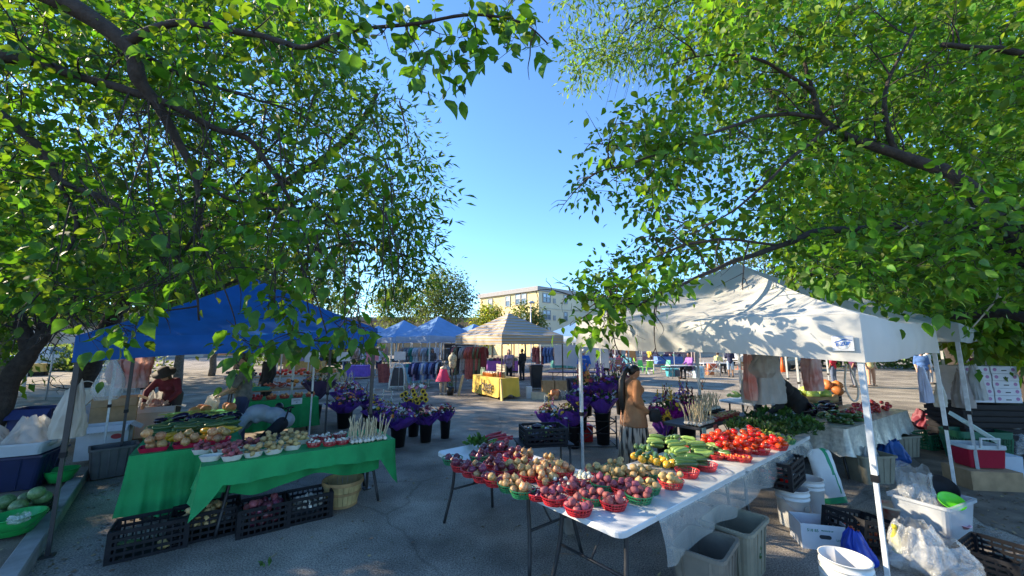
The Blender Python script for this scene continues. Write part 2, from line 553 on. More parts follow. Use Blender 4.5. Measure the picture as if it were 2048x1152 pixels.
    def finish(s, nobj=0):
        P, Dv, Nv, Sz = (np.concatenate(a) for a in (s.LP, s.LD, s.LN, s.LS))
        b = np.array(s.base)
        keep = np.ones(len(P), bool)
        if nobj:
            sc = np.zeros(len(P))
            z = P[:, 2] - CAM_H; c, sn = math.cos(PIT), math.sin(PIT)
            f = c * P[:, 1] + sn * z
            with np.errstate(divide='ignore', invalid='ignore'):
                px = 1024 + F * P[:, 0] / f; py = 576 - F * (-sn * P[:, 1] + c * z) / f
            vis = (f > .3) & (px > 10) & (px < 2038) & (py > 10) & (py < 1140)
            sc[vis] = Sz[vis] / f[vis]
            idx = np.argsort(-sc)[:nobj]
            V, Fc = leaf_template('ovate')
            mes = []
            for k in range(4):
                W = V.copy(); W[:, 2] = W[:, 2] * (.4 + .5 * k) ; W[:, 1] *= .85 + .1 * k
                me = bpy.data.meshes.new('leaf'); me.from_pydata([tuple(map(float, v)) for v in W], [], [tuple(map(int, q)) for q in Fc])
                me.materials.append(s.lm); me.polygons.foreach_set('use_smooth', [True] * len(Fc)); mes.append(me)
            X, Y, Z = leaf_frames(Dv[idx], Nv[idx])
            for j, i in enumerate(idx):
                M = Matrix([[X[j][r] * Sz[i], Y[j][r] * Sz[i], Z[j][r] * Sz[i], P[i][r] - b[r]] for r in range(3)] + [[0, 0, 0, 1]])
                obj('leaf', mes[j % 4], s.root, M=M)
            keep[idx] = False
        o = obj('foliage', leaf_mesh('foliage', (P[keep] - b), Dv[keep], Nv[keep], Sz[keep], s.kind, s.lm), s.root)
        o['kind'] = 'stuff'
        if s.tw.v:
            t = s.tw.build('twigs', s.bm, s.root); t['kind'] = 'stuff'
        return len(P)
def poly_points(poly, d0, d1, n, rng, dens=None, zmin=2.0, ok=None, nfreq=.8, nthr=-.15):
    xs = [p[0] for p in poly]; ys = [p[1] for p in poly]
    out = []; tries = 0
    while len(out) < n and tries < n * 60:
        tries += 1
        x, y = rng.uniform(min(xs), max(xs)), rng.uniform(min(ys), max(ys))
        if not in_poly(x, y, poly): continue
        d = rng.uniform(d0, d1)
        p = D(x, y, d)
        if p.z < zmin: continue
        if noise.noise(p * nfreq) < nthr: continue
        if ok and not ok(p, x, y): continue
        out.append(tuple(p))
    return out
def leafmat(name, col, tr=.42, tcol=(2.6, 2.2, .8), rough=.5, isl=.52):
    return mat(name, col, rough, .3, 2.5, 0, island=isl, transl=tr, tcol=tcol, spec=.35)
LEAF_A = leafmat('leaf_crabapple', (.058, .125, .015), .47, (2.7, 2.4, .7))
LEAF_B = leafmat('leaf_maple_mid', (.065, .13, .018), .47, (2.6, 2.4, .7))
LEAF_C = leafmat('leaf_right', (.082, .165, .017), .48, (2.3, 2.1, .7))
LEAF_D = leafmat('leaf_ash', (.10, .18, .035), .5, (2.2, 2, .8))
LEAF_E = leafmat('leaf_far', (.085, .13, .035), .4)
LEAF_F = leafmat('leaf_far_dark', (.085, .135, .05), .4)
LEAF_G = leafmat('leaf_far_lime', (.16, .21, .035), .4)
BARK = mat('bark_dark', (.038, .03, .025), .95, .4, 14, .9, 45, dist=.012)
BARK2 = mat('bark_grey', (.15, .125, .1), .95, .4, 14, 1, 40, dist=.015)
gap((1.8, 4.1, 2.0), 1.25, .12)
gap((2.6, 4.0, 2.7), .8, .2)
gap((.8, 3.2, .85), .5, .1)
gap((2.2, 4.3, .9), .7, .15)
gap((3.3, 5.0, .9), .6, .1)
gap((-.2, 4.5, .85), .6, .15)
gap((-.9, 14.6, .7), 1.5, .02)
gap((.3, 13.2, 0), 1.0, .05)
gap((-.5, 15.5, 2.6), 1.2, .3)
gap((1.9, 6.7, .9), .35, .1)
gap((2.68, 3.0, .7), .35, .05)
gap((3.6, 3.5, .4), .6, .1)
gap((3.0, 3.1, .3), .4, .05)
gap((-3.4, 6.5, 3.0), .7, .35)
gap((2.5, 9.0, 0), .5, .1)
gap((4.5, 10.5, 0), .7, .1)
gap((6, 25, .5), 4.5, .03)
gap((14, 27, 1), 6, .02)
gap((-5, 24, 1.5), 3, .3)
gap((-2.5, 12.2, 0), .5, .1)
gap((-5.5, 12.4, 0), .4, .1)
gap((.6, 8.3, .7), .35, .2)
gap((3.3, 5.9, .8), .4, .1)
gap((-7.3, 8.6, .9), .8, .08)
gap((-6.1, 7.7, .5), .6, .08)
gap((-5.0, 7.0, .9), .6, .1)
gap((-3.4, 5.3, .85), .55, .2)
gap((-6.5, 5.4, .8), .6, .15)
gap((-5.2, 8.2, .8), .7, .1)
gap((-7, 10.3, .9), 1.0, .1)

rg = random.Random(3)
# ---- near tree over the left stall: its limbs reach across the top of the view
t = Tree('crabapple_tree', 'broad leaved tree whose dark boughs hang over the blue stall', (-6.2, .9, 0), LEAF_A, BARK, 11, None, 'ovate', .092)
trunk = t.limb([(-6.2, .9, 0), (-6.1, 1.0, 1.0), (-5.8, 1.3, 2.0), (-5.2, 1.7, 3.0)], .2, .12, 'trunk', 10)
A1 = t.limb([trunk[-1], D(-300, -120, 2.3), D(90, -10, 2.6), D(250, 85, 2.8), D(275, 160, 2.9), D(312, 205, 3.0), D(350, 275, 3.1), D(385, 350, 3.2), D(400, 440, 3.3), D(362, 515, 3.4)], .095, .012, 'branch')
A2 = t.limb([trunk[-3], D(-250, 90, 2.6), D(0, 113, 2.9), D(75, 125, 3.0), D(160, 155, 3.05), D(312, 198, 3.0), D(430, 255, 3.2), D(492, 277, 3.3), D(545, 340, 3.4), D(590, 420, 3.5), D(615, 495, 3.6), D(608, 580, 3.6)], .06, .008, 'branch')
A3 = t.limb([D(384, 350, 3.2), D(460, 400, 3.3), D(530, 418, 3.4), D(590, 420, 3.5), D(640, 412, 3.6)], .02, .006, 'branch')
A4 = t.limb([D(252, 85, 2.8), D(300, 60, 2.75), D(370, 46, 2.7), D(480, 62, 2.7), D(560, 85, 2.65), D(605, 97, 2.6), D(670, 72, 2.5), D(740, 58, 2.5), D(850, 43, 2.45), D(960, 30, 2.4), D(1040, 45, 2.4), D(1095, 90, 2.4)], .034, .005, 'branch')
A5 = t.limb([trunk[-6], D(-150, 200, 3.0), D(60, 280, 3.2), D(120, 360, 3.3), D(190, 390, 3.3), D(260, 430, 3.3), D(320, 480, 3.3), D(372, 540, 3.3), D(392, 585, 3.3), D(398, 640, 3.3)], .04, .007, 'branch')
A6 = t.limb([D(60, 280, 3.2), D(150, 430, 3.4), D(122, 520, 3.4), D(104, 560, 3.4), D(132, 625, 3.4), D(160, 660, 3.3)], .022, .006, 'branch')
A7 = t.limb([D(250, 85, 2.8), D(360, 150, 3.3), D(480, 190, 3.6), D(600, 230, 3.8), D(690, 300, 3.9)], .026, .006, 'branch')
A8 = t.limb([D(545, 340, 3.4), D(640, 420, 3.7), D(700, 480, 3.8), D(720, 560, 3.8), D(690, 640, 3.6), D(650, 690, 3.4)], .016, .004, 'branch')
for L_ in (A1, A2, A3, A5, A6, A7, A8): t.side(L_, .28, .25, .7, .009, 0, .3, 2)
t.side(A4, .4, .15, .4, .007, -.4, .35, 1)
LBpoly = [(-200, -50), (700, -60), (720, 100), (650, 200), (745, 300), (850, 400), (862, 500), (800, 545), (790, 590), (690, 615), (600, 600), (520, 560), (440, 560), (330, 600), (230, 585), (100, 600), (-200, 560)]
P = poly_points(LBpoly, 3.25, 5.6, 1150, rg, zmin=2.15, nthr=-.08, nfreq=1.3)
t.anchors(P, 12, .14, .004, 2.4)
P = poly_points(LBpoly, 2.5, 3.2, 190, rg, zmin=2.15, nthr=.1, nfreq=1.2)
t.anchors(P, 8, .1, .004, 1.0)
P = poly_points([(660, 0), (1085, -10), (1105, 70), (1095, 120), (990, 130), (960, 110), (890, 215), (850, 210), (770, 130), (690, 120)], 2.2, 2.8, 75, rg, nthr=-.3)
t.anchors(P, 5, .06, .003, .8, droop=.7)
P = poly_points([(460, 600), (520, 570), (640, 580), (770, 620), (765, 690), (700, 705), (640, 690), (540, 705), (480, 700), (450, 665)], 2.5, 3.3, 36, rg, nthr=-.3, zmin=1.8)
t.anchors(P, 5, .055, .0035, .8, droop=.6)
P = poly_points([(590, 650), (735, 660), (745, 720), (715, 760), (700, 800), (680, 760), (625, 730)], 2.5, 3.0, 12, rg, nthr=-1, zmin=1.5)
t.anchors(P, 4, .05, .003, .8, droop=.8)
P = poly_points([(440, 680), (510, 690), (515, 750), (470, 750)], 2.5, 2.8, 6, rg, nthr=-1, zmin=1.6)
t.anchors(P, 5, .055, .003, 1, droop=.8)
P = poly_points([(140, 640), (250, 640), (300, 660), (240, 700), (225, 720), (175, 690)], 2.6, 3.1, 11, rg, nthr=-1, zmin=1.7)
t.anchors(P, 4, .06, .003, .9, droop=.7)
P = poly_points([(260, 600), (320, 600), (320, 660), (270, 660)], 2.6, 2.9, 5, rg, nthr=-1, zmin=1.7)
t.anchors(P, 4, .05, .003, .9, droop=.7)
for i in range(48):
    x, y = rg.uniform(120, 800), rg.uniform(180, 520); dd = rg.uniform(2.7, 3.3); ln = rg.uniform(110, 230); sx = rg.uniform(-50, 70)
    q = cat_rom([D(x, y, dd), D(x + sx * .6, y + ln * .35, dd), D(x + sx, y + ln * .7, dd), D(x + sx * .9 + rg.uniform(-15, 15), min(640, y + ln), dd)], 4)
    t.tw.tube([v - t.base for v in q], [.0075 - .0055 * k / (len(q) - 1) for k in range(len(q))], 5, 0, True, False)
nA = t.finish(300)

# ---- two trees behind the left stall
MID = [(-220, -70), (640, -70), (700, 80), (720, 170), (770, 205), (850, 262), (878, 310), (868, 360), (876, 420), (850, 470), (868, 540), (800, 590), (660, 580), (500, 560), (380, 600), (220, 640), (100, 650), (-220, 620)]
t = Tree('willow_leaf_tree', 'tall fine leaved tree behind the blue stall, edge against open sky', (-12.4, 11.6, 0), LEAF_B, BARK, 12, None, 'narrow', .17)
T1 = t.limb([(-12.4, 11.6, 0), (-12.2, 11.5, 1.5), (-11.3, 11.2, 3.0), (-9.2, 10.4, 4.4), (-6.6, 9.6, 5.6), (-4.2, 9.2, 7.0), (-3.4, 9, 8.2)], .3, .05, 'trunk', 9, .06)
B1 = t.limb([T1[12], D(560, 420, 9), D(690, 380, 8.6), D(800, 350, 8.4)], .07, .015, 'branch')
B2 = t.limb([T1[14], D(420, 330, 8.6), D(330, 220, 8.4), D(250, 120, 8)], .07, .015, 'branch')
B3 = t.limb([T1[18], D(600, 240, 8.8), D(720, 230, 8.4)], .05, .012, 'branch')
B4 = t.limb([T1[9], D(640, 500, 8.6), D(760, 500, 8.2), D(840, 520, 8)], .05, .012, 'branch')
for L_ in (T1, B1, B2, B3, B4): t.side(L_, .5, .6, 1.6, .02, .2, .2, 2)
P = poly_points([q for q in MID], 7.0, 10.5, 2000, rg, zmin=2.6, nthr=-.02, nfreq=.7)
t.anchors(P, 26, .26, .006, 4.0)
t.finish()
t = Tree('leaning_tree', 'leaning grey trunked tree beside the dirt bed at the picture edge', (-8.9, 6.6, .1), LEAF_B, BARK, 13, None, 'simple', .135)
T1 = t.limb([(-8.95, 6.5, .1), D(-20, 850, 6.5), D(20, 760, 6.6), D(60, 700, 6.7), D(85, 660, 6.8), D(110, 600, 7.0), D(120, 540, 7.2), D(150, 440, 7.4), D(160, 340, 7.4)], .18, .05, 'trunk', 11, .05)
B1 = t.limb([T1[18], D(40, 640, 6.7), D(20, 600, 6.6), D(-40, 500, 6.4), D(-100, 380, 6.2)], .12, .02, 'branch')
B2 = t.limb([T1[27], D(200, 560, 7.2), D(260, 560, 7.4), D(330, 540, 7.6)], .06, .012, 'branch')
B3 = t.limb([T1[32], D(60, 480, 7.2), D(0, 440, 7), D(-120, 420, 6.8)], .06, .012, 'branch')
B4 = t.limb([T1[40], D(220, 380, 7.4), D(300, 340, 7.6)], .05, .012, 'branch')
for L_ in (T1[20:], B1, B2, B3, B4): t.side(L_, .4, .5, 1.4, .018, .2, .15, 2)
P = poly_points([(-60, 590), (70, 590), (50, 700), (40, 735), (-60, 735)], 7.2, 9, 60, rg, zmin=1.3, nthr=-1)
t.anchors(P, 26, .24, .006, 4.0)
P = poly_points([(-420, -60), (420, -60), (430, 300), (330, 560), (240, 600), (120, 590), (60, 640), (-60, 660), (-420, 600)], 5.6, 9.0, 1050, rg, zmin=2.7, nthr=.0, nfreq=.6)
t.anchors(P, 22, .24, .006, 4.0)
t.finish()

# ---- near tree on the right, trunk outside the picture
t = Tree('orchard_tree', 'wide leafy tree whose long low boughs spread over the white canopy', (7.6, 4.3, 0), LEAF_C, BARK, 14, None, 'ovate', .098)
T1 = t.limb([(7.6, 4.3, 0), (7.4, 4.3, 1.0), (7.0, 4.25, 2.0), D(2120, 560, 4.3), D(2030, 490, 4.4)], .24, .12, 'trunk', 11, .04)
R1 = t.limb([T1[-1], D(1965, 405, 4.5), D(1905, 352, 4.5), D(1830, 322, 4.6), D(1760, 296, 4.6), D(1690, 270, 4.7), D(1642, 236, 4.7), D(1625, 180, 4.7), D(1600, 90, 4.6)], .11, .02, 'branch', 10)
R2 = t.limb([T1[-2], D(1995, 472, 4.5), D(1920, 446, 4.6), D(1820, 450, 4.7), D(1720, 458, 4.8), D(1640, 463, 4.8), D(1560, 492, 4.7), D(1480, 520, 4.5), D(1400, 552, 4.2), D(1330, 585, 4.0), D(1260, 620, 3.9)], .08, .01, 'branch', 9)
R3 = t.limb([T1[-3], D(1965, 495, 4.8), D(1880, 506, 5.0), D(1800, 519, 5.2), D(1730, 516, 5.4), D(1620, 552, 5.6)], .06, .02, 'branch')
R4 = t.limb([D(1790, 308, 4.6), D(1768, 225, 4.5), D(1782, 150, 4.4), D(1830, 55, 4.3)], .035, .012, 'branch')
R5 = t.limb([D(1660, 255, 4.7), D(1590, 310, 4.5), D(1530, 370, 4.4), D(1450, 430, 4.3), D(1380, 470, 4.2)], .03, .006, 'branch')
R6 = t.limb([T1[-1], D(2200, 150, 4.2), D(2048, 108, 4.4), D(1960, 96, 4.5), D(1880, 88, 4.6)], .06, .03, 'branch')
R7 = t.limb([T1[10], D(2048, 634, 5.2), D(1960, 630, 5.6), D(1900, 632, 5.8)], .08, .05, 'branch')
R8 = t.limb([D(1642, 236, 4.7), D(1540, 230, 4.5), D(1440, 260, 4.3), D(1340, 300, 4.1), D(1250, 330, 4.0), D(1180, 350, 3.9)], .03, .006, 'branch')
R9 = t.limb([D(1625, 180, 4.7), D(1520, 120, 4.4), D(1420, 110, 4.2), D(1340, 130, 4.0)], .025, .006, 'branch')
R10 = t.limb([D(1560, 492, 4.7), D(1440, 480, 4.4), D(1340, 500, 4.2), D(1250, 560, 4.0), D(1170, 620, 3.9)], .02, .005, 'branch')
for L_ in (R1, R2, R3, R4, R5, R6, R8, R9, R10): t.side(L_, .33, .3, .9, .011, .1, .25, 2)
DEAD = mat('dead_wood_pale', (.36, .31, .23), .9, .2, 10)
for q in ([D(1790, 470, 4.4), D(1870, 420, 4.3), D(1960, 420, 4.2), D(1985, 460, 4.2)], [D(1985, 540, 4.3), D(1995, 590, 4.2), D(1975, 620, 4.2), D(1945, 655, 4.2)], [D(1995, 590, 4.2), D(2020, 615, 4.2)]):
    MB().tube([p - t.base for p in cat_rom(q, 4)], [.012, .012, .011, .011, .01, .01, .009, .009, .008, .008, .007, .007, .006][:len(cat_rom(q, 4))], 6).build('dead_branch', DEAD, t.root)
RA = [(1345, -50), (2240, -60), (2240, 640), (2060, 690), (1960, 690), (1890, 660), (1800, 610), (1700, 570), (1600, 545), (1530, 505), (1440, 530), (1360, 575), (1250, 625), (1190, 690), (1150, 690), (1135, 640), (1140, 575), (1205, 525), (1265, 485), (1320, 460), (1300, 420), (1225, 430), (1155, 385), (1165, 320), (1215, 250), (1305, 190), (1325, 60)]
hole = [(1330, 330), (1440, 330), (1440, 400), (1400, 450), (1320, 440)]
P = poly_points(RA, 4.75, 7.0, 1700, rg, zmin=2.25, nthr=-.1, nfreq=1.0, ok=lambda p, x, y: not in_poly(x, y, hole) or rg.random() < .3)
t.anchors(P, 12, .15, .0045, 2.4)
P = poly_points(RA, 3.5, 4.7, 500, rg, zmin=2.25, nthr=.12, nfreq=.9, ok=lambda p, x, y: not in_poly(x, y, hole) or rg.random() < .3)
t.anchors(P, 11, .12, .0045, 1.6)
P = poly_points([(1140, 570), (1290, 545), (1420, 530), (1400, 570), (1280, 620), (1230, 655), (1195, 690), (1160, 690), (1135, 630)], 3.5, 4.2, 56, rg, zmin=1.8, nthr=-.5)
t.anchors(P, 8, .09, .004, 1.0, droop=.5, filt=False)
P = poly_points([(1140, 330), (1330, 210), (1420, 240), (1420, 320), (1320, 420), (1230, 440), (1150, 400)], 3.7, 4.3, 80, rg, zmin=1.8, nthr=-.2)
t.anchors(P, 8, .1, .004, 1.0, droop=.6)
t.finish(300)

# ---- taller trees behind on the right
t = Tree('ash_tree', 'tall airy tree with thin hanging bare twigs against the sky', (14.2, 12.6, 0), LEAF_D, BARK, 15, None, 'narrow', .17)
T1 = t.limb([(14.2, 12.6, 0), (14, 12.5, 2), (12.8, 12.4, 5), (10.5, 12.2, 8), (8.2, 12, 11)], .28, .1, 'trunk', 9, .06)
B1 = t.limb([T1[18], D(1460, -60, 11), D(1380, -10, 11), D(1300, 30, 11), D(1240, 70, 11)], .07, .015, 'branch')
B2 = t.limb([T1[16], D(1500, 60, 11), D(1420, 60, 11), D(1330, 90, 11)], .05, .012, 'branch')
B3 = t.limb([T1[20], D(1400, -160, 11), D(1240, -160, 11), D(1150, -80, 11)], .06, .012, 'branch')
for i in range(46):
    x = rg.uniform(1200, 1330); y0 = rg.uniform(20, 90)
    p = D(x + 40, y0, 11); q = D(x, y0 + rg.uniform(60, 150), 11); m_ = p.lerp(q, .4) + Vector((0, 0, .15))
    t.tw.tube([v - t.base for v in (p, m_, q)], [.012, .008, .004], 3, 0, True, False); 
    if i % 3 == 0: t.addsk([p, m_, q])
P = poly_points([(1115, -120), (1360, -160), (1340, 60), (1290, 150), (1250, 130), (1200, 120), (1175, 160), (1150, 215), (1140, 160), (1120, 100)], 10, 12, 300, rg, nthr=-.1, nfreq=.7)
t.anchors(P, 22, .26, .006, 3)
P = poly_points([(1360, -70), (1900, -70), (1800, 200), (1500, 420), (1420, 250)], 10, 13, 620, rg, nthr=-.05, nfreq=.5)
t.anchors(P, 22, .34, .008, 5)
t.finish()
t = Tree('shade_tree', 'dense dark tree behind the stalls on the far side', (14.5, 11, 0), LEAF_C, BARK, 16, None, 'simple', .2)
T1 = t.limb([(14.5, 11, 0), (14.3, 11, 2), (13.8, 10.8, 4.5), (13, 10.5, 7.5)], .3, .1, 'trunk', 9, .06)
B1 = t.limb([T1[10], D(1800, 480, 10.5), D(1700, 420, 10)], .09, .02, 'branch')
B2 = t.limb([T1[12], D(2000, 300, 10), D(1900, 200, 9.6)], .09, .02, 'branch')
for L_ in (T1, B1, B2): t.side(L_, .5, .7, 1.8, .025, .2, .15, 2)
P = poly_points([(1560, 330), (1700, 150), (1900, -70), (2280, -70), (2280, 660), (2040, 670), (1880, 640), (1740, 590), (1620, 540), (1520, 480)], 8, 13, 1250, rg, zmin=2.8, nthr=-.02, nfreq=.5)
t.anchors(P, 24, .34, .008, 5)
P = poly_points([(1870, 590), (2150, 560), (2150, 705), (1990, 700), (1900, 665)], 6.6, 8.6, 150, rg, zmin=1.95, nthr=-.4)
t.anchors(P, 22, .26, .006, 5)
t.finish()

# ---- far trees
def far_tree(name, label, px, by, top, wpx, dist, lm, seed, n=260, nl=26, ls=.25, kind='simple', cz=.62, multi=1, squash=.45, group=None, filt=False, hb=None):
    x = (px - 1024) / F * dist * .99
    c = D(px, top, dist); hgt = c.z
    base = Vector((c.x, dist, 0))
    t = Tree(name, label, base, lm, BARK2, seed, group, kind, ls)
    r = random.Random(seed)
    w = wpx / F * dist / 2
    T = []
    for k in range(multi):
        a = 2 * PI * k / multi + .5
        sp = 0 if multi == 1 else .22 * w
        T.append(t.limb([base + Vector((math.cos(a) * .15 * (multi > 1), math.sin(a) * .15 * (multi > 1), 0)), base + Vector((math.cos(a) * sp * .5, math.sin(a) * sp * .5, hgt * .3)), base + Vector((math.cos(a) * sp * 1.4 + r.gauss(0, .3), math.sin(a) * sp * 1.4, hgt * .62)), base + Vector((math.cos(a) * sp * 2 + r.gauss(0, .3), math.sin(a) * sp * 2, hgt * .86))], .022 * hgt / multi ** .5, .02, 'trunk', 7, .1))
    for q in T: t.side(q[5:], .6, w * .4, w * .9, .004 * hgt, .3, .1, 2, 4)
    P = []
    H0 = hb or hgt * (1 - cz)
    while len(P) < n:
        v = Vector((r.uniform(-1, 1), r.uniform(-1, 1), r.uniform(-1, 1)))
        if v.length > 1 or v.length < .35: continue
        p = base + Vector((v.x * w, v.y * w * .9, H0 + (v.z * .5 + .5) * (hgt - H0)))
        if noise.noise(p * (1.6 / w) + Vector((seed, 0, 0))) < -.08: continue
        P.append(tuple(p))
    t.anchors(P, nl, w * .11, .004 * hgt * .3, 99, filt=filt)
    t.finish()
far_tree('locust_tree', 'airy green tree with several stems behind the blue tents', 888, 690, 538, 128, 46, LEAF_F, 31, 230, 30, .3, multi=4)
far_tree('pale_tree', 'pale sunlit tree half hidden behind the hanging leaves', 800, 690, 566, 110, 52, LEAF_E, 32, 200, 24, .32, multi=2)
far_tree('lime_shrub_tree', 'bright lime green bushy tree below the yellow building', 985, 690, 612, 92, 58, LEAF_G, 33, 220, 26, .34, cz=.8)
far_tree('small_street_tree', 'small olive green tree at the yellow building corner', 1050, 690, 606, 78, 56, LEAF_E, 34, 170, 22, .34, cz=.7)
far_tree('roadside_tree', 'sunlit yellow green tree far behind the leaning trunk', 60, 690, 330, 360, 20, LEAF_G, 35, 360, 26, .26, cz=.75)
far_tree('roadside_tree', 'broad pale green tree across the road behind the blue stall', 330, 690, 400, 330, 26, LEAF_E, 36, 360, 26, .28, cz=.7)
far_tree('roadside_tree', 'far green tree showing between hanging leaves above the blue peak', 610, 690, 470, 220, 38, LEAF_E, 37, 260, 26, .3, cz=.7)
far_tree('background_tree', 'green tree far behind the stacked fruit boxes', 1960, 690, 470, 300, 24, LEAF_E, 38, 300, 26, .28, cz=.7)
far_tree('background_tree', 'sunlit tree far behind the white canopy roof', 1640, 690, 520, 260, 34, LEAF_E, 39, 260, 26, .3, cz=.7)
far_tree('pine_tree', 'thin dark conifer far beyond the long brick building', 846, 690, 606, 16, 95, LEAF_F, 40, 90, 18, .5, cz=.8)

# row of street trees along the left of the car park; they shade the middle of the market
for i, (x, y, top, w, lab) in enumerate(((-15.5, 13.2, 8.6, 7.5, 'street tree behind the hanging bags, darkest of the row'), (-14.5, 18.5, 9.2, 8, 'street tree directly behind the blue canopy peak'), (-17.5, 24.5, 10, 9, 'taller street tree at the left of the far tents'), (-20.5, 9.0, 8.8, 8, 'street tree behind the leaning trunk'), (-20.5, 31, 11, 9, 'last tall tree of the street row before the tents'), (-24, 17, 10.5, 9, 'street tree across the road behind the pickup'))):
    q = proj((x, y, 0)); tp = proj((x, y, top))
    far_tree('street_tree', lab, q[0] * 1.0, 690, tp[1], w / y * F, y, (LEAF_B, LEAF_E, LEAF_B, LEAF_A, LEAF_E, LEAF_G)[i], 90 + i, 430, 34, .2, 'simple', hb=2.7, filt=True)
for i, (x, y, top, w, lab) in enumerate(((17, 15.5, 9, 9, 'leafy tree behind the neighbouring stall canopies'), (24, 22, 10, 10, 'leafy tree beyond the grey car on the right'), (21, 33, 11, 10, 'leafy tree behind the parked cars'))):
    q = proj((x, y, 0)); tp = proj((x, y, top))
    far_tree('background_tree', lab, q[0], 690, tp[1], w / y * F, y, (LEAF_C, LEAF_D, LEAF_E)[i], 110 + i, 400, 32, .22, 'simple', hb=2.6)

t = Tree('shade_shrub', 'unseen leafy bush added off the picture edge to shade the kerb', (-9.6, 4.0, .1), LEAF_B, BARK, 131, None, 'simple', .14)  # out-of-view bush put in to block low sun from the kerb
t.limb([(-9.6, 4.0, .1), (-9.6, 4.1, 1.2), (-9.4, 4.3, 2.4)], .07, .03, 'trunk', 7)
P = []
while len(P) < 240:
    v = Vector((rg.uniform(-1, 1), rg.uniform(-1, 1), rg.uniform(-1, 1)))
    if v.length < 1: P.append((-9.7 + v.x * 1.3, 4.4 + v.y * 1.9, 2.5 + v.z * 1.7))
t.anchors(P, 24, .24, .006, 5)
t.finish()
q = proj((-21, 14.5, 0)); tp = proj((-21, 14.5, 8.5))
far_tree('street_tree', 'street tree added beyond the leaning trunk to shade the road by the sign pole', q[0], 690, tp[1], 8 / 14.5 * F, 14.5, LEAF_B, 141, 420, 34, .2, 'simple', hb=2.5, filt=True)  # added to throw shade on the lit ground behind the left stall

def unseen_shade_tree(label, x, y, z, rx, ry, rz, n, seed):
    t = Tree('street_tree', label, (x, y, 0), LEAF_B, BARK, seed, None, 'simple', .2)
    t.limb([(x, y, 0), (x + .1, y, z * .5), (x, y + .2, z + rz * .5)], .2, .06, 'trunk', 8)
    P = []
    while len(P) < n:
        v = Vector((rg.uniform(-1, 1), rg.uniform(-1, 1), rg.uniform(-1, 1)))
        if v.length < 1 and noise.noise(v * 2.2 + Vector((seed, 0, 0))) > -.2: P.append((x + v.x * rx, y + v.y * ry, z + v.z * rz))
    t.anchors(P, 30, .34, .01, 9)
    t.finish()
unseen_shade_tree('unseen tree added beyond the picture edge to shade the near stalls', -14.5, 5.2, 4.5, 2.6, 3.8, 2.7, 420, 151)  # unseen crown, kept low to block sun on the ground but not the boughs
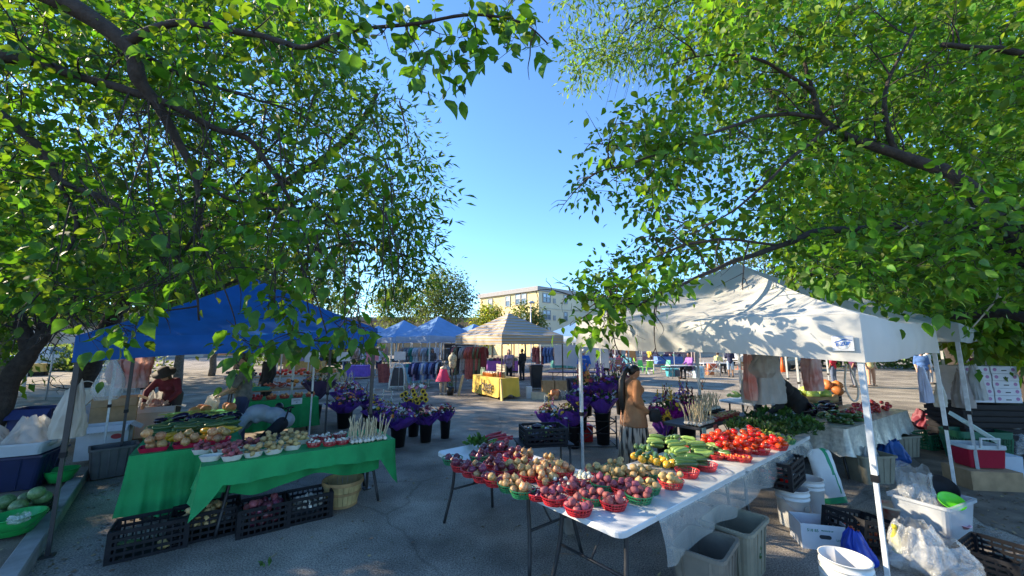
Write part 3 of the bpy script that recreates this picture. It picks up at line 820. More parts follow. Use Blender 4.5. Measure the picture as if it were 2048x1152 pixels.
# ------------------------------------------------------------------ canopies
def lerp(a, b, t): return a + (b - a) * t
STEEL_W = mat('pole_white_enamel', (.55, .57, .56), .45, .14, 20, .15, 80)
STEEL_G = mat('pole_galvanised', (.42, .44, .45), .45, .2, 18, metal=.3)
STEEL_K = mat('pole_black', (.025, .026, .028), .45, .2, 18)
PLAST_K = mat('black_plastic', (.013, .013, .015), .6, .25, 10, .2, 50, spec=.22)
STRAP = mat('black_strap', (.02, .02, .02), .8)
def canopy(name, label, cs, zb, zt, zp, cm, pm, group=None, seed=0, nu=16, wr=.02, pr=.03, truss=True, vm=None, sag=.10, mids=None, inset=.05, zground=0, bill=.03):
    cs = [Vector((c[0], c[1], 0)) for c in cs]
    ctr = sum(cs, Vector()) / 4
    root = thing(name, label, 'canopy', ctr, 0, group)
    mb = MB()
    ap = Vector((0, 0, zp))
    sv = Vector((seed * 3.1, seed * 1.7, 0))
    for i in range(4):
        A = cs[i] - ctr; B = cs[(i + 1) % 4] - ctr
        A2 = Vector((A.x, A.y, zt[i])); B2 = Vector((B.x, B.y, zt[(i + 1) % 4]))
        outw = ((A + B) / 2).normalized()
        def roof(u, v):
            base = lerp(A2, B2, u)
            p = lerp(base, ap, v)
            e = math.sin(PI * u) * (1 - v)
            p = p + Vector((0, 0, -sag * math.sin(PI * v) * (.35 + .65 * abs(math.sin(PI * u))) - .035 * e * math.sin(PI * u)))
            k = (1 - abs(2 * u - 1) ** 3) * (1 - v)
            p.z += wr * k * noise.noise(p * 2.2 + sv) + wr * .5 * k * noise.noise(p * 6 + sv)
            return p
        mb.grid(roof, nu, nu, 0, True)
        A3 = Vector((A.x, A.y, zb[i])); B3 = Vector((B.x, B.y, zb[(i + 1) % 4]))
        def val(u, v):
            t_ = roof(u, 0); b = lerp(A3, B3, u)
            s_ = math.sin(PI * u) ** .5 if 0 < u < 1 else 0
            p = Vector((lerp(b.x, t_.x, v), lerp(b.y, t_.y, v), lerp(b.z + .02 * math.sin(PI * u * 2) * s_, t_.z, v)))
            q = p + sv
            w = (noise.noise(Vector((q.x * 2.2, q.y * 2.2, q.z * 1.2))) + .5 * noise.noise(Vector((q.x * 6, q.y * 6, q.z * 3 + u * 8)))) * wr * 1.7
            return p + outw * (w * s_ * (1 - v * .6) + bill * math.sin(PI * v) * s_)
        mb.grid(val, nu * 2, max(3, nu // 3), 1 if vm else 0, True, False)
    mb.build('cover', [cm, vm] if vm else cm, root)
    for i in range(4):
        d = (ctr - cs[i]).normalized()
        c = cs[i] - ctr + d * inset
        p = MB()
        zt_ = zt[i] - .03
        p.box((c.x, c.y, zt_ * .72), (pr, pr, zt_ * .56), 0, math.atan2(d.y, d.x) + PI / 4)
        p.box((c.x, c.y, zt_ * .23 + .004), (pr * .75, pr * .75, zt_ * .46), 0, math.atan2(d.y, d.x) + PI / 4)
        p.box((c.x, c.y, .006), (pr * 2.4, pr * 2.4, .012), 0, math.atan2(d.y, d.x) + PI / 4)
        p.box((c.x, c.y, zt_ * .45), (pr * 1.25, pr * 1.25, .05), 1, math.atan2(d.y, d.x) + PI / 4)
        p.build('pole', [pm, PLAST_K], root)
        if truss:
            e = (ctr - cs[(i + 1) % 4]).normalized()
            c2 = cs[(i + 1) % 4] - ctr + e * inset
            q = MB()
            n_ = (c2 - c)
            za, zb_ = zt[i] - .06, zt[(i + 1) % 4] - .06
            P = lambda t, dz, o=0: Vector((c.x + n_.x * t, c.y + n_.y * t, lerp(za, zb_, t) + dz)) + d * o
            for (a, b) in ((0, .5), (.5, 1)):
                q.bar(P(a, 0, .01), P(b, -.2, .01), .012, .022); q.bar(P(a, -.2, .025), P(b, 0, .025), .012, .022)
            q.build('scissor_truss', pm, root)
    return root, ctr
CAN_W = mat('canopy_white', (.68, .665, .60), .75, .1, 3, .12, 30, transl=.25, col2=(.62, .61, .55))
CAN_B = mat('canopy_blue', (.012, .15, .50), .6, .2, 3, .12, 30, transl=.5, tcol=(1.3, 1.4, 1.4))
WN, WL, WB, WR = (2.68, 3.0), (.90, 5.5), (3.40, 7.28), (5.18, 4.78)
wroot, wctr = canopy('canopy_tent', 'off white pop up canopy with leaf shadows over the vegetable tables', [WN, WL, WB, WR], [1.81, 1.92, 1.93, 1.84], [2.18, 2.27, 2.28, 2.19], 3.02, CAN_W, STEEL_W, None, 2, 26, .03, .037, True, None, .12)
# round maker's badge on the valance
lx = Vector((WN[0] - WL[0], WN[1] - WL[1], 0)).normalized()
lo = Vector((WN[0], WN[1], 0)) - lx * .115 + Vector((0, 0, 1.955))
nrm = Vector((lx.y, -lx.x, 0))
if nrm.y > 0: nrm = -nrm
LM = frame_at(lo + nrm * .028 - wctr, lx)
if (LM.to_3x3() @ Vector((0, 0, 1))).dot(nrm) < 0: LM = frame_at(lo + nrm * .028 - wctr, lx, (0, 0, 1))
BADGE_W = mat('badge_white', (.66, .66, .63), .6, .05)
BADGE_B = mat('badge_blue', (.02, .12, .42), .5, .05)
BADGE_O = mat('badge_tan', (.45, .36, .26), .6, .05)
lg = MB()
lg.box((0, 0, 0), (.135, .115, .002), 0)
ring = []
def ringf(mb, r0, r1, z, mi, n=28, sy=1):
    vs = [(r * math.cos(2 * PI * k / n), r * sy * math.sin(2 * PI * k / n), z) for r in (r0, r1) for k in range(n)]
    mb.add(vs, [(k, (k + 1) % n, n + (k + 1) % n, n + k) for k in range(n)], mi)
ringf(lg, .044, .047, .002, 2)
lg.add([(-.058, .008, .0024), (.01, .034, .0024), (.058, .026, .0024), (.058, .02, .0024), (.01, .026, .0024), (-.045, .004, .0024)], [(0, 1, 2, 3, 4, 5)], 1)
lg.add([(-.06, .056, .0016), (.06, .056, .0016), (.06, .053, .0016), (-.06, .053, .0016)], [(3, 2, 1, 0)], 1)
lgo = lg.build('badge', [BADGE_W, BADGE_B, BADGE_O], wroot); lgo.matrix_basis = LM
tx = obj('lettering', text_mesh('E-ZUP', .034, BADGE_B, .0006, .0012, .15), lgo, (0, -.006, .003), (0, 0, R(9)))
BF, BR_, BB, BL_ = (-4.31, 3.87), (-1.93, 5.62), (-3.68, 8.05), (-6.08, 6.3)
broot, bctr = canopy('canopy_tent', 'bright blue pop up canopy with black poles half hidden by hanging leaves', [BF, BR_, BB, BL_], [1.77, 1.92, 1.93, 1.82], [2.03, 2.17, 2.18, 2.06], 2.96, CAN_B, STEEL_K, None, 5, 22, .02, .04, True, None, .1)

# ------------------------------------------------------------------ tables
TOP_W = mat('table_top_white', (.58, .59, .58), .45, .12, 5, .12, 120)
LEG_K = mat('table_leg_grey', (.022, .023, .025), .5, .2, 12)
def folding_table(name, label, origin, ldir, L_, W_, h=.74, top=None, group=None, cat='table', th=.045):
    # origin = a corner; ldir = length direction; width goes to the left of it
    l = Vector((ldir[0], ldir[1], 0)).normalized(); ang = math.atan2(l.y, l.x)
    n = Vector((-l.y, l.x, 0))
    c = Vector((origin[0], origin[1], 0)) + l * L_ / 2 + n * W_ / 2
    root = thing(name, label, cat, c, ang, group)
    mb = MB()
    mb.loft([(L_ - .05, W_ - .05, h - th, .05), (L_, W_, h - th + .006, .07), (L_, W_, h - .008, .07), (L_ - .012, W_ - .012, h, .065)], 0, False, True, True, n=5)
    mb.build('tabletop', top or TOP_W, root)
    for e in (-1, 1):
        x0 = e * (L_ / 2 - .22)
        for s in (-1, 1):
            y0 = s * (W_ / 2 - .12)
            q = MB()
            q.tube(cat_rom([(x0, y0, h - th), (x0 + e * .005, y0 + s * .005, h - .22), (x0 + e * .03, y0 + s * .015, h - .4), (x0 + e * .085, y0 + s * .07, .012)], 3), .0165, 8)
            q.build('leg', LEG_K, root)
        q = MB()
        q.tube([(x0 + e * .02, -W_ / 2 + .1, h - .38), (x0 + e * .02, W_ / 2 - .1, h - .38)], .012, 6)
        q.box((x0, 0, h - th - .012), (.05, W_ - .14, .018))
        q.tube([(x0 + e * .02, 0, h - .38), (x0 - e * .3, 0, h - th - .01)], .009, 6)
        q.build('brace', LEG_K, root)
    return root
TL, TW = Vector((.77, .638, 0)), Vector((.638, -.77, 0))
TC = Vector((.70, 2.70, 0))
tA = folding_table('folding_table', 'white plastic folding table with red potatoes at its bare near end', TC, TL, 2.1, .84)
o2 = TC + TL * 2.106
tA2 = folding_table('folding_table', 'white folding table under clear plastic, piled with tomatoes and greens', o2, TL, 2.2, .84)
oB = TC - TW * 2.5 + TL * .04
tB = folding_table('folding_table', 'white folding table of onions set crosswise against the potato table', TC - TW * .846 + TL * .04, -TW, 1.66, .76) if False else None
tB = folding_table('folding_table', 'white folding table of onions set crosswise against the potato table', TC - TW * .846 + TL * .80, -TW, 1.66, .76)
# clear plastic sheet hanging over the tomato table
POLY = mat('clear_polythene', (.62, .65, .62), .2, .1, 6, .4, 9, dist=.02, alpha=.32, spec=.9)
POLYW = mat('milky_polythene', (.62, .65, .63), .25, .1, 6, .9, 18, dist=.02, alpha=.6, spec=.7)
q = MB()
def shf(u, v):
    s = u * 3.65; e = .42 + .1 * u + .02 * math.sin(u * 40)
    rr = .745
    if v < .4:
        t_ = v / .4; p = TC + TL * (.42 + s) - TW * lerp(.30, .0, t_); z = rr + .002 + .002 * noise.noise(p * 8)
    else:
        t_ = (v - .4) / .6
        dr = .34 - .16 * u + .02 * math.sin(u * 23)
        p = TC + TL * (.42 + s + .05 * t_ * (1 - u)) + TW * (.012 + .035 * math.sin(t_ * 2.2) + .02 * t_ * math.sin(u * 46 + 2 * noise.noise(Vector((u * 9, 0, 0))))); z = rr - dr * t_
    return Vector((p.x, p.y, z))
q.grid(shf, 90, 16)
tag(q.build('plastic_sheet', POLY), 'clear plastic sheet hanging over the front edge of the tomato table', 'plastic sheet')

# ------------------------------------------------------------------ baskets and produce
BASK_R = mat('basket_red', (.46, .022, .03), .4, .15, 20)
BASK_G = mat('basket_green', (.02, .19, .075), .4, .15, 20)
def basket_mesh(m, r=.105, h=.058, br=.078, n=26):
    b = MB()
    for k, z in enumerate((.004, .018, .034, h)):
        t_ = z / h; rr = lerp(br, r, t_ ** .8); w = .005 if k < 3 else .008
        pr = [(rr - .0015, z - w / 2), (rr + .003, z - w / 2), (rr + .003, z + w / 2), (rr - .0015, z + w / 2), (rr - .0015, z - w / 2)]
        vs = [(p * math.cos(2 * PI * j / n), p * math.sin(2 * PI * j / n), zz) for p, zz in pr for j in range(n)]
        b.add(vs, [(i * n + j, i * n + (j + 1) % n, (i + 1) * n + (j + 1) % n, (i + 1) * n + j) for i in range(4) for j in range(n)], 0, False)
    for j in range(n):
        a = 2 * PI * (j + .5) / n; ca, sa = math.cos(a), math.sin(a)
        b.bar((br * ca, br * sa, .003), (r * ca * .995, r * sa * .995, h), .0055, .003)
    vs = [(br * math.cos(2 * PI * j / n), br * math.sin(2 * PI * j / n), .003) for j in range(n)]
    b.add(vs, [tuple(range(n))])
    return b.mesh('basket', m)
BK = {'red': basket_mesh(BASK_R), 'green': basket_mesh(BASK_G)}
BKS = {'red': basket_mesh(BASK_R, .085, .05, .062, 20), 'green': basket_mesh(BASK_G, .085, .05, .062, 20)}
def lump(v, s, a=.1): return v * (1 + a * noise.noise(v * 1.5 + Vector((s, s * 2, 0))) + a * .4 * noise.noise(v * 3.5 + Vector((s, 0, s))))
PROD = {}
def variants(kind, n, f, m):
    PROD[kind] = []
    for k in range(n):
        b = MB(); f(b, k); PROD[kind].append(b.mesh(kind, m))
M_RP = mat('skin_red_potato', (.2, .035, .05), .62, .3, 2.6, .3, 30, orand=.25, col2=(.36, .09, .09))
M_YP = mat('skin_yellow_potato', (.38, .25, .09), .65, .2, 2.4, .3, 30, orand=.18, col2=(.54, .38, .16))
M_RO = mat('skin_red_onion', (.06, .009, .022), .3, .45, 3, .15, 60, orand=.4, col2=(.2, .04, .06))
M_YO = mat('skin_yellow_onion', (.36, .14, .035), .36, .3, 2.6, .2, 60, orand=.3, col2=(.64, .4, .17))
M_WO = mat('skin_white_onion', (.68, .68, .52), .35, .1, 14, orand=.1)
M_TO = mat('skin_tomato', (.72, .045, .012), .2, .15, 8, orand=.18, spec=.6)
M_CT = mat('skin_cherry_tomato', (.72, .13, .025), .22, .2, 8, orand=.3, spec=.6)
M_GT = mat('skin_green_tomato', (.42, .5, .10), .3, .2, 8, orand=.2)
M_CU = mat('skin_cucumber', (.14, .27, .045), .35, .4, 22, .15, 60, orand=.28, col2=(.33, .43, .12))
M_ZU = mat('skin_zucchini', (.03, .075, .018), .3, .4, 24, orand=.3, col2=(.07, .14, .035))
M_YS = mat('skin_yellow_squash', (.68, .38, .02), .3, .15, 10, orand=.12)
M_EG = mat('skin_eggplant', (.02, .008, .02), .15, .3, 8, orand=.3, spec=.7)
M_STEM = mat('stem_green', (.14, .2, .05), .7, .25, 20)
M_DRY = mat('dry_stalk', (.56, .45, .28), .8, .25, 30, orand=.15)
M_GA = mat('garlic_skin', (.66, .6, .5), .6, .15, 30, orand=.12)
M_EYE = M_DRY
variants('red_potato', 4, lambda b, k: b.ell((0, 0, 0), (1.14, .98, .9), 12, 8, 0, None, lambda v: lump(v, k * 5 + 1, .3)), M_RP)
variants('yellow_potato', 4, lambda b, k: b.ell((0, 0, 0), (1.18, .96, .9), 12, 8, 0, None, lambda v: lump(v, k * 5 + 2, .3)), M_YP)
def onion(b, k):
    b.lathe([(.05, -1.02), (.3, -.93), (.72, -.68), (.98, -.2), (1.0, .12), (.84, .5), (.5, .82), (.18, .98), (.09, 1.1 + .05 * k), (.1, 1.2 + .06 * k), (0, 1.21 + .06 * k)], 14, 0, (0, 0, -.05), 1 + .03 * k, 1 - .03 * k)
    for j in range(5): b.tube([(0, 0, -.98), (.1 * math.cos(j), .1 * math.sin(j), -1.12), (.22 * math.cos(j * 1.3), .22 * math.sin(j * 1.3), -1.2)], [.02, .015, .008], 3, 1)
for nm, m_ in (('red_onion', M_RO), ('yellow_onion', M_YO), ('white_onion', M_WO)): variants(nm, 3, onion, [m_, M_DRY])
def tomato(b, k):
    b.lathe([(0, -.78), (.5, -.74), (.86, -.45), (1.02, 0), (.92, .42), (.6, .7), (.22, .76), (0, .68)], 14, 0, wob=lambda a, i: 1 + .03 * math.cos(a * 5 + k))
    for j in range(5):
        a = 2 * PI * j / 5; b.add([(0, 0, .73), (.42 * math.cos(a - .16), .42 * math.sin(a - .16), .79), (.6 * math.cos(a), .6 * math.sin(a), .8), (.42 * math.cos(a + .16), .42 * math.sin(a + .16), .79)], [(0, 1, 2, 3)], 1)
    b.tube([(0, 0, .7), (.03, .02, .98)], .05, 4, 1)
variants('tomato', 3, tomato, [M_TO, M_STEM])
variants('cherry_tomato', 1, lambda b, k: b.ell((0, 0, 0), (1, 1, 1.05), 10, 6, 0), M_CT)
variants('green_tomato', 2, lambda b, k: b.ell((0, 0, 0), (1.05, 1, .85), 10, 6, 0, None, lambda v: lump(v, k, .08)), M_GT)
def cuke(b, k, st=1, bend=.1, fat=.13, n=10):
    pts = [Vector((x, bend * (1 - (2 * x) ** 2) * (1 + .3 * k), 0)) for x in (-.5, -.485, -.44, -.33, -.15, .1, .3, .42, .48, .5)]
    rr = [.12 * fat, .55 * fat, .85 * fat, .98 * fat, fat, fat * 1.02, fat * .95, .8 * fat, .5 * fat, .15 * fat]
    b.tube(pts, rr, n, 0)
    if st: b.tube([(.49, 0, 0), (.55, -.01, .01)], [.035, .025], 5, 1)
variants('cucumber', 3, lambda b, k: cuke(b, k, 0, .05), [M_CU, M_STEM])
variants('zucchini', 3, lambda b, k: cuke(b, k, 1, .04, .14), [M_ZU, M_STEM])
variants('yellow_squash', 2, lambda b, k: (b.tube([Vector((x, .1 * (1 - (2 * x) ** 2), 0)) for x in (-.5, -.45, -.3, -.1, .1, .3, .45, .5)], [.03, .13, .19, .18, .13, .1, .08, .06], 10, 0), b.tube([(.49, 0, 0), (.58, -.02, .01)], [.055, .045], 5, 1)), [M_YS, M_STEM])
variants('patty_squash', 2, lambda b, k: (b.ell((0, 0, 0), (1.15, 1, .9), 12, 7, 0, None, lambda v: lump(v, k, .12)), b.tube([(0, 0, .8), (.05, 0, 1.15)], [.16, .12], 5, 1)), [M_YS, M_STEM])
variants('eggplant', 3, lambda b, k: (b.tube([Vector((x, .12 * (1 - (2 * x) ** 2), 0)) for x in (-.5, -.46, -.36, -.2, 0, .2, .36, .44)], [.05, .14, .2, .22, .2, .15, .11, .09], 10, 0), b.tube([(.38, .02, 0), (.46, 0, 0), (.58, -.03, .02)], [.125, .09, .04], 7, 1)), [M_EG, M_STEM])
variants('garlic_bulb', 2, lambda b, k: b.lathe([(.1, -.7), (.55, -.62), (.98, -.2), (.95, .15), (.6, .55), (.26, .85), (.16, 1.3), (0, 1.35)], 10, 0, wob=lambda a, i: 1 + .06 * math.cos(a * 5 + k)), M_GA)
def garlic_stalk(b, k):
    b.lathe([(.008, -.018), (.016, -.016), (.027, -.004), (.026, .006), (.016, .018), (.008, .03)], 9, 0, wob=lambda a, i: 1 + .07 * math.cos(a * 5))
    b.tube(cat_rom([(0, 0, .024), (.004, .003 * k, .09), (.008 - .01 * k, .004, .16), (.006 - .02 * k, .002 * k, .24 + .02 * k)], 2), [.0075, .0065, .006, .006, .0055, .005, .0045][:7], 6, 1)
    for j in range(4): b.tube([(0, 0, -.017), (.01 * math.cos(j * 1.6), .01 * math.sin(j * 1.6), -.026)], .0012, 3, 1)
variants('garlic', 3, garlic_stalk, [M_GA, M_DRY])
variants('melon', 2, lambda b, k: b.ell((0, 0, 0), (1.1, 1, .95), 14, 9, 0), mat('melon_skin', (.42, .37, .2), .7, .25, 30, .4, 120, orand=.15))
variants('watermelon', 2, lambda b, k: b.ell((0, 0, 0), (1.1, 1, .95), 14, 9, 0), mat('watermelon_skin', (.05, .1, .035), .4, .5, 4, orand=.3, col2=(.14, .22, .08)))
variants('lime_melon', 2, lambda b, k: b.ell((0, 0, 0), (1.1, 1, .95), 14, 9, 0), mat('lime_melon_skin', (.38, .5, .09), .4, .2, 10, orand=.15))
variants('gourd', 2, lambda b, k: b.ell((0, 0, 0), (1.1, 1, .85), 12, 8, 0, None, lambda v: lump(v, k, .12)), mat('gourd_orange', (.6, .22, .05), .5, .25, 10, orand=.25))
variants('radish', 2, lambda b, k: b.ell((0, 0, 0), (1, 1, 1.05), 10, 6, 0), mat('radish_skin', (.33, .02, .03), .3, .2, 10, orand=.2))
variants('peach', 2, lambda b, k: b.ell((0, 0, 0), (1, 1, .95), 10, 6, 0), mat('peach_skin', (.62, .22, .1), .6, .3, 6, orand=.25, col2=(.66, .4, .14)))
variants('bean_pod', 2, lambda b, k: b.tube(cat_rom([(-.5, 0, 0), (-.2, .06, .02), (.15, .04 * k, 0), (.5, -.06, .02)], 2), [.008, .02, .024, .026, .024, .018, .006], 5, 0), mat('bean_pod_skin', (.5, .47, .08), .5, .2, 10, orand=.3))
variants('pepper', 3, lambda b, k: b.tube(cat_rom([(-.5, 0, 0), (-.2, .1, .02), (.15, .1 * k, 0), (.5, -.06, .02)], 2), [.11, .13, .12, .11, .09, .06, .01], 7, 0), mat('pepper_skin', (.5, .09, .02), .3, .3, 10, orand=.35, spec=.6))
variants('corn_ear', 2, lambda b, k: b.tube(cat_rom([(-.5, 0, 0), (-.2, .02, 0), (.2, .02 * k, 0), (.5, 0, 0)], 2), [.05, .12, .15, .15, .13, .09, .02], 8, 0), mat('corn_husk', (.4, .48, .12), .6, .3, 20, orand=.2))
def pack(n, Rb, r, rr, h0=0.0, tries=16):
    pts = []
    for _ in range(n):
        best = None; q = r * rr.uniform(.9, 1.1)
        for _ in range(tries):
            a = rr.uniform(0, 2 * PI); d = max(0, Rb - q * .55) * math.sqrt(rr.random())
            x, y = d * math.cos(a), d * math.sin(a)
            z = q * .92 + h0 + .03 * (d / max(Rb, .01)) ** 2
            for (x2, y2, z2, q2) in pts:
                dd = (x - x2) ** 2 + (y - y2) ** 2; s_ = (q + q2) * .93
                if dd < s_ * s_: z = max(z, z2 + math.sqrt(s_ * s_ - dd))
            if best is None or z < best[2]: best = (x, y, z, q)
        pts.append(best)
    return pts
def item(kind, p, s, rot, label, cat, group, name=None):
    o = obj(name or kind, rnd.choice(PROD[kind]), None, p, rot)
    o.scale = (s * rnd.uniform(.92, 1.1), s * rnd.uniform(.92, 1.1), s * rnd.uniform(.92, 1.06)) if s < .06 else (s, s, s)
    return tag(o, label, cat, group)
def rrot(full=True):
    return (rnd.uniform(-3.1, 3.1), rnd.uniform(-.5, .5), rnd.uniform(0, 6.28)) if full else (rnd.uniform(-.35, .35), rnd.uniform(-.35, .35), rnd.uniform(0, 6.28))
SIZE = {'red_potato': .031, 'yellow_potato': .031, 'red_onion': .037, 'yellow_onion': .037, 'white_onion': .024, 'tomato': .04, 'cherry_tomato': .015, 'green_tomato': .022, 'garlic_bulb': .021, 'radish': .02, 'peach': .036, 'patty_squash': .035, 'melon': .085, 'watermelon': .1, 'lime_melon': .1, 'gourd': .07}
PLUR = lambda k: {'radish': 'radishes', 'peach': 'peaches', 'garlic_bulb': 'garlic bulbs'}.get(k, k.replace('_', ' ') + ('es' if k.endswith(('tomato', 'potato', 'squash')) else 's'))
def heap(p, Rb, kind, n, where, size=None, h0=0.0, tilt=None, cat=None):
    sz = size or SIZE[kind]
    kinds = kind if isinstance(kind, (list, tuple)) else [kind]
    for (x, y, z, q) in pack(n, Rb, sz, rnd, h0):
        k = rnd.choice(kinds)
        up = 'onion' in k or 'tomato' == k
        item(k, (p[0] + x, p[1] + y, p[2] + z), q * (.93 if k not in ('red_potato', 'yellow_potato') else .9), rrot(False) if up and rnd.random() < .7 else rrot(), f'{k.replace("_", " ")} {where}', cat or k.split('_')[-1], f'{PLUR(k)} {where}')
def basket(px, py, col, kind, n, desc, z=.742, small=False, size=None, word='basket'):
    p = G(px, py, z + .03); p.z = z
    ks = kind if isinstance(kind, (list, tuple)) else [kind]
    o = obj('produce_basket', (BKS if small else BK)[col], None, p, rnd.uniform(0, 6))
    tag(o, f'{col} plastic mesh basket of {" and ".join(PLUR(k) for k in dict.fromkeys(ks))} {desc}', 'basket', 'plastic produce baskets on the white tables')
    heap(p, (.085 if small else .105) * .93, kind, n, f'heaped in the {col} basket {desc}', size or SIZE[ks[0]], .004)
    return p
RO, YO, RP, YP = 'red_onion', 'yellow_onion', 'red_potato', 'yellow_potato'
for a in [
    (905, 921, 'green', RO, 5, 'at the outer table corner'), (923, 934, 'red', RO, 6, 'second along the outer edge'), (944, 944, 'red', [RO, RO, YO], 6, 'third along the outer edge'),
    (967, 954, 'red', [YO, RO, RO], 6, 'fourth along the outer edge'), (991, 962, 'red', [YO, RO, RO], 6, 'fifth along the outer edge'), (1020, 973, 'green', YO, 7, 'sixth along the outer edge'),
    (1045, 984, 'green', YO, 7, 'where the two tables meet'), (958, 915, 'green', RO, 7, 'just behind the outer corner'), (978, 905, 'red', RO, 7, 'nearest the rhubarb'),
    (1006, 903, 'red', RO, 8, 'second from the rhubarb'), (988, 931, 'red', [YO, RO, RO], 7, 'inside the front onion row'), (1008, 943, 'red', [YO, RO, RO], 7, 'behind the fifth edge basket'),
    (1034, 938, 'red', YO, 8, 'in the middle of the onions'), (1059, 953, 'red', YO, 8, 'just behind the table meeting point'), (1079, 938, 'red', YO, 7, 'in the inner onion row'),
    (1047, 917, 'red', [RO, RO, YO], 8, 'by the black eggplant crate'), (1095, 963, 'red', YO, 9, 'beside the small shallots'), (1126, 946, 'red', YO, 8, 'nearest the canopy pole'),
    (1098, 928, 'red', YO, 7, 'against the eggplant crate'), (1025, 917, 'red', [YO, RO, RO], 7, 'in the rearmost onion row'),
    (1109, 998, 'red', RP, 10, 'at the rounded table end'), (1157, 1018, 'red', RP, 9, 'nearest the bare table corner'), (1184, 997, 'green', RP, 10, 'second from the table corner'),
    (1227, 1007, 'red', RP, 10, 'beside the plastic sheet edge'), (1278, 995, 'green', RP, 11, 'farthest along the potato row'), (1149, 978, 'red', RP, 9, 'behind the rounded table end'),
    (1206, 971, 'green', RP, 9, 'below the yellow potatoes'), (1247, 979, 'red', RP, 10, 'in the middle of the potatoes'),
    (1296, 977, 'green', YP, 11, 'beside the last red potatoes'), (1342, 967, 'red', YP, 11, 'nearest the zucchini'), (1232, 956, 'green', YP, 11, 'behind the white onions'),
    (1272, 956, 'red', YP, 12, 'between the two potato rows'), (1193, 946, 'red', YP, 10, 'nearest the woman'), (1232, 938, 'green', YP, 11, 'rearmost of the yellow potatoes'), (1298, 950, 'green', YP, 9, 'below the yellow squash')]:
    basket(*a)
basket(1076, 990, 'red', 'red_onion', 16, 'of the smallest red bulbs', small=True, size=.018)
basket(1166, 958, 'red', 'white_onion', 16, 'of pearly bulbs', size=.023)
basket(1124, 972, 'red', ['red_onion', 'white_onion'], 14, 'between yellow onions and potatoes', small=True, size=.022)
# rhubarb lying behind the red onions
M_RH = mat('rhubarb_stalk', (.34, .02, .04), .4, .3, 12)
M_GRN = leafmat('salad_green', (.075, .17, .03), .3, (1.6, 1.6, .8), .5, .35)
M_GRD = leafmat('herb_dark', (.035, .085, .025), .3, (1.6, 1.6, .8), .5, .4)
rp_ = G(982, 884, .75)
rt = thing('rhubarb_bunch', 'bunch of red rhubarb stalks with crumpled leaves on the onion table', 'rhubarb', rp_, math.atan2(TL.y, TL.x) + .15)
for k in range(13):
    b = MB(); yy = rnd.uniform(-.09, .09); zz = rnd.uniform(0, .05)
    a0 = Vector((-.12, yy, zz)); a1 = Vector((.05, yy * 1.1, zz + .02)); a2 = Vector((.27, yy * 1.3 + rnd.uniform(-.03, .03), zz + rnd.uniform(-.005, .02)))
    b.tube([a0, a1, a2], [.008, .011, .013], 6)
    b.build('stalk', M_RH, rt)
def leaf_clump(name, n, sx, sy, sz, size, m, parent=None, seed=0, kind='ovate', c=(0, 0, 0), up=.5):
    g_ = np.random.default_rng(seed)
    P = g_.normal(0, .45, (n, 3)); P = np.clip(P, -1, 1) * [sx, sy, sz]; P[:, 2] = np.abs(P[:, 2]) + .01
    Dv = P / [sx, sy, sz] + g_.normal(0, .5, (n, 3)); Dv[:, 2] += up
    Nv = g_.normal(0, .6, (n, 3)); Nv[:, 2] += .8
    return obj(name, leaf_mesh(name, P + np.array(c), Dv, Nv, size * g_.uniform(.6, 1.3, n), kind, m), parent)
lc = leaf_clump('rhubarb_leaves', 60, .13, .13, .05, .09, M_GRN, rt, 3, 'ovate', (-.22, .0, 0)); lc['kind'] = 'stuff'

# cucumbers, zucchini and squash in the middle of the tomato table
def logs(px, py, kind, n, ln, where, ang0=None, rows=4, z=.745, spread=.6, small=.11):
    p = G(px, py, z); a = rnd.uniform(0, 6.28) if ang0 is None else ang0
    r = ln * .13
    for i in range(n):
        lay, j = divmod(i, rows)
        off = (j - (rows - 1 - lay % 2) / 2) * 2.05 * r
        d = Vector((-math.sin(a), math.cos(a), 0)) * off + Vector((math.cos(a), math.sin(a), 0)) * rnd.uniform(-.02, .02)
        item(kind, p + d + Vector((0, 0, r * 1.02 + lay * r * 1.75)), ln * rnd.uniform(.88, 1.1), (rnd.uniform(0, 6), rnd.uniform(-.09, .09), a + rnd.gauss(0, .12)), f'{kind.replace("_", " ")} {where}', kind.split('_')[-1], f'{PLUR(kind)} {where}')
TA = math.atan2(TL.y, TL.x)
for a in [(1312, 893, 'cucumber', 9, .17, 'stacked nearest the woman', TA + 2.2), (1345, 888, 'cucumber', 10, .17, 'stacked behind the yellow squash', TA + .2), (1290, 905, 'cucumber', 8, .17, 'in front of the nearest stack', TA + .5),
          (1375, 895, 'cucumber', 10, .17, 'stacked below the tomatoes', TA + 1.9), (1355, 910, 'cucumber', 10, .19, 'in the largest pile', TA + 2.6), (1400, 912, 'cucumber', 10, .18, 'stacked beside the plastic sheet', TA + 2.3), (1425, 905, 'cucumber', 8, .18, 'by the cherry tomatoes', TA + 1.2),
          (1300, 925, 'zucchini', 8, .2, 'behind the yellow potatoes', TA + .3), (1368, 938, 'zucchini', 8, .2, 'at the front table edge', TA + 2.4), (1395, 930, 'zucchini', 7, .19, 'second from the front edge', TA + 2.2), (1335, 930, 'zucchini', 6, .2, 'below the yellow squash', TA + .8), (1448, 915, 'zucchini', 6, .15, 'in the last dark pile', TA + 1.4)]:
    logs(*a)
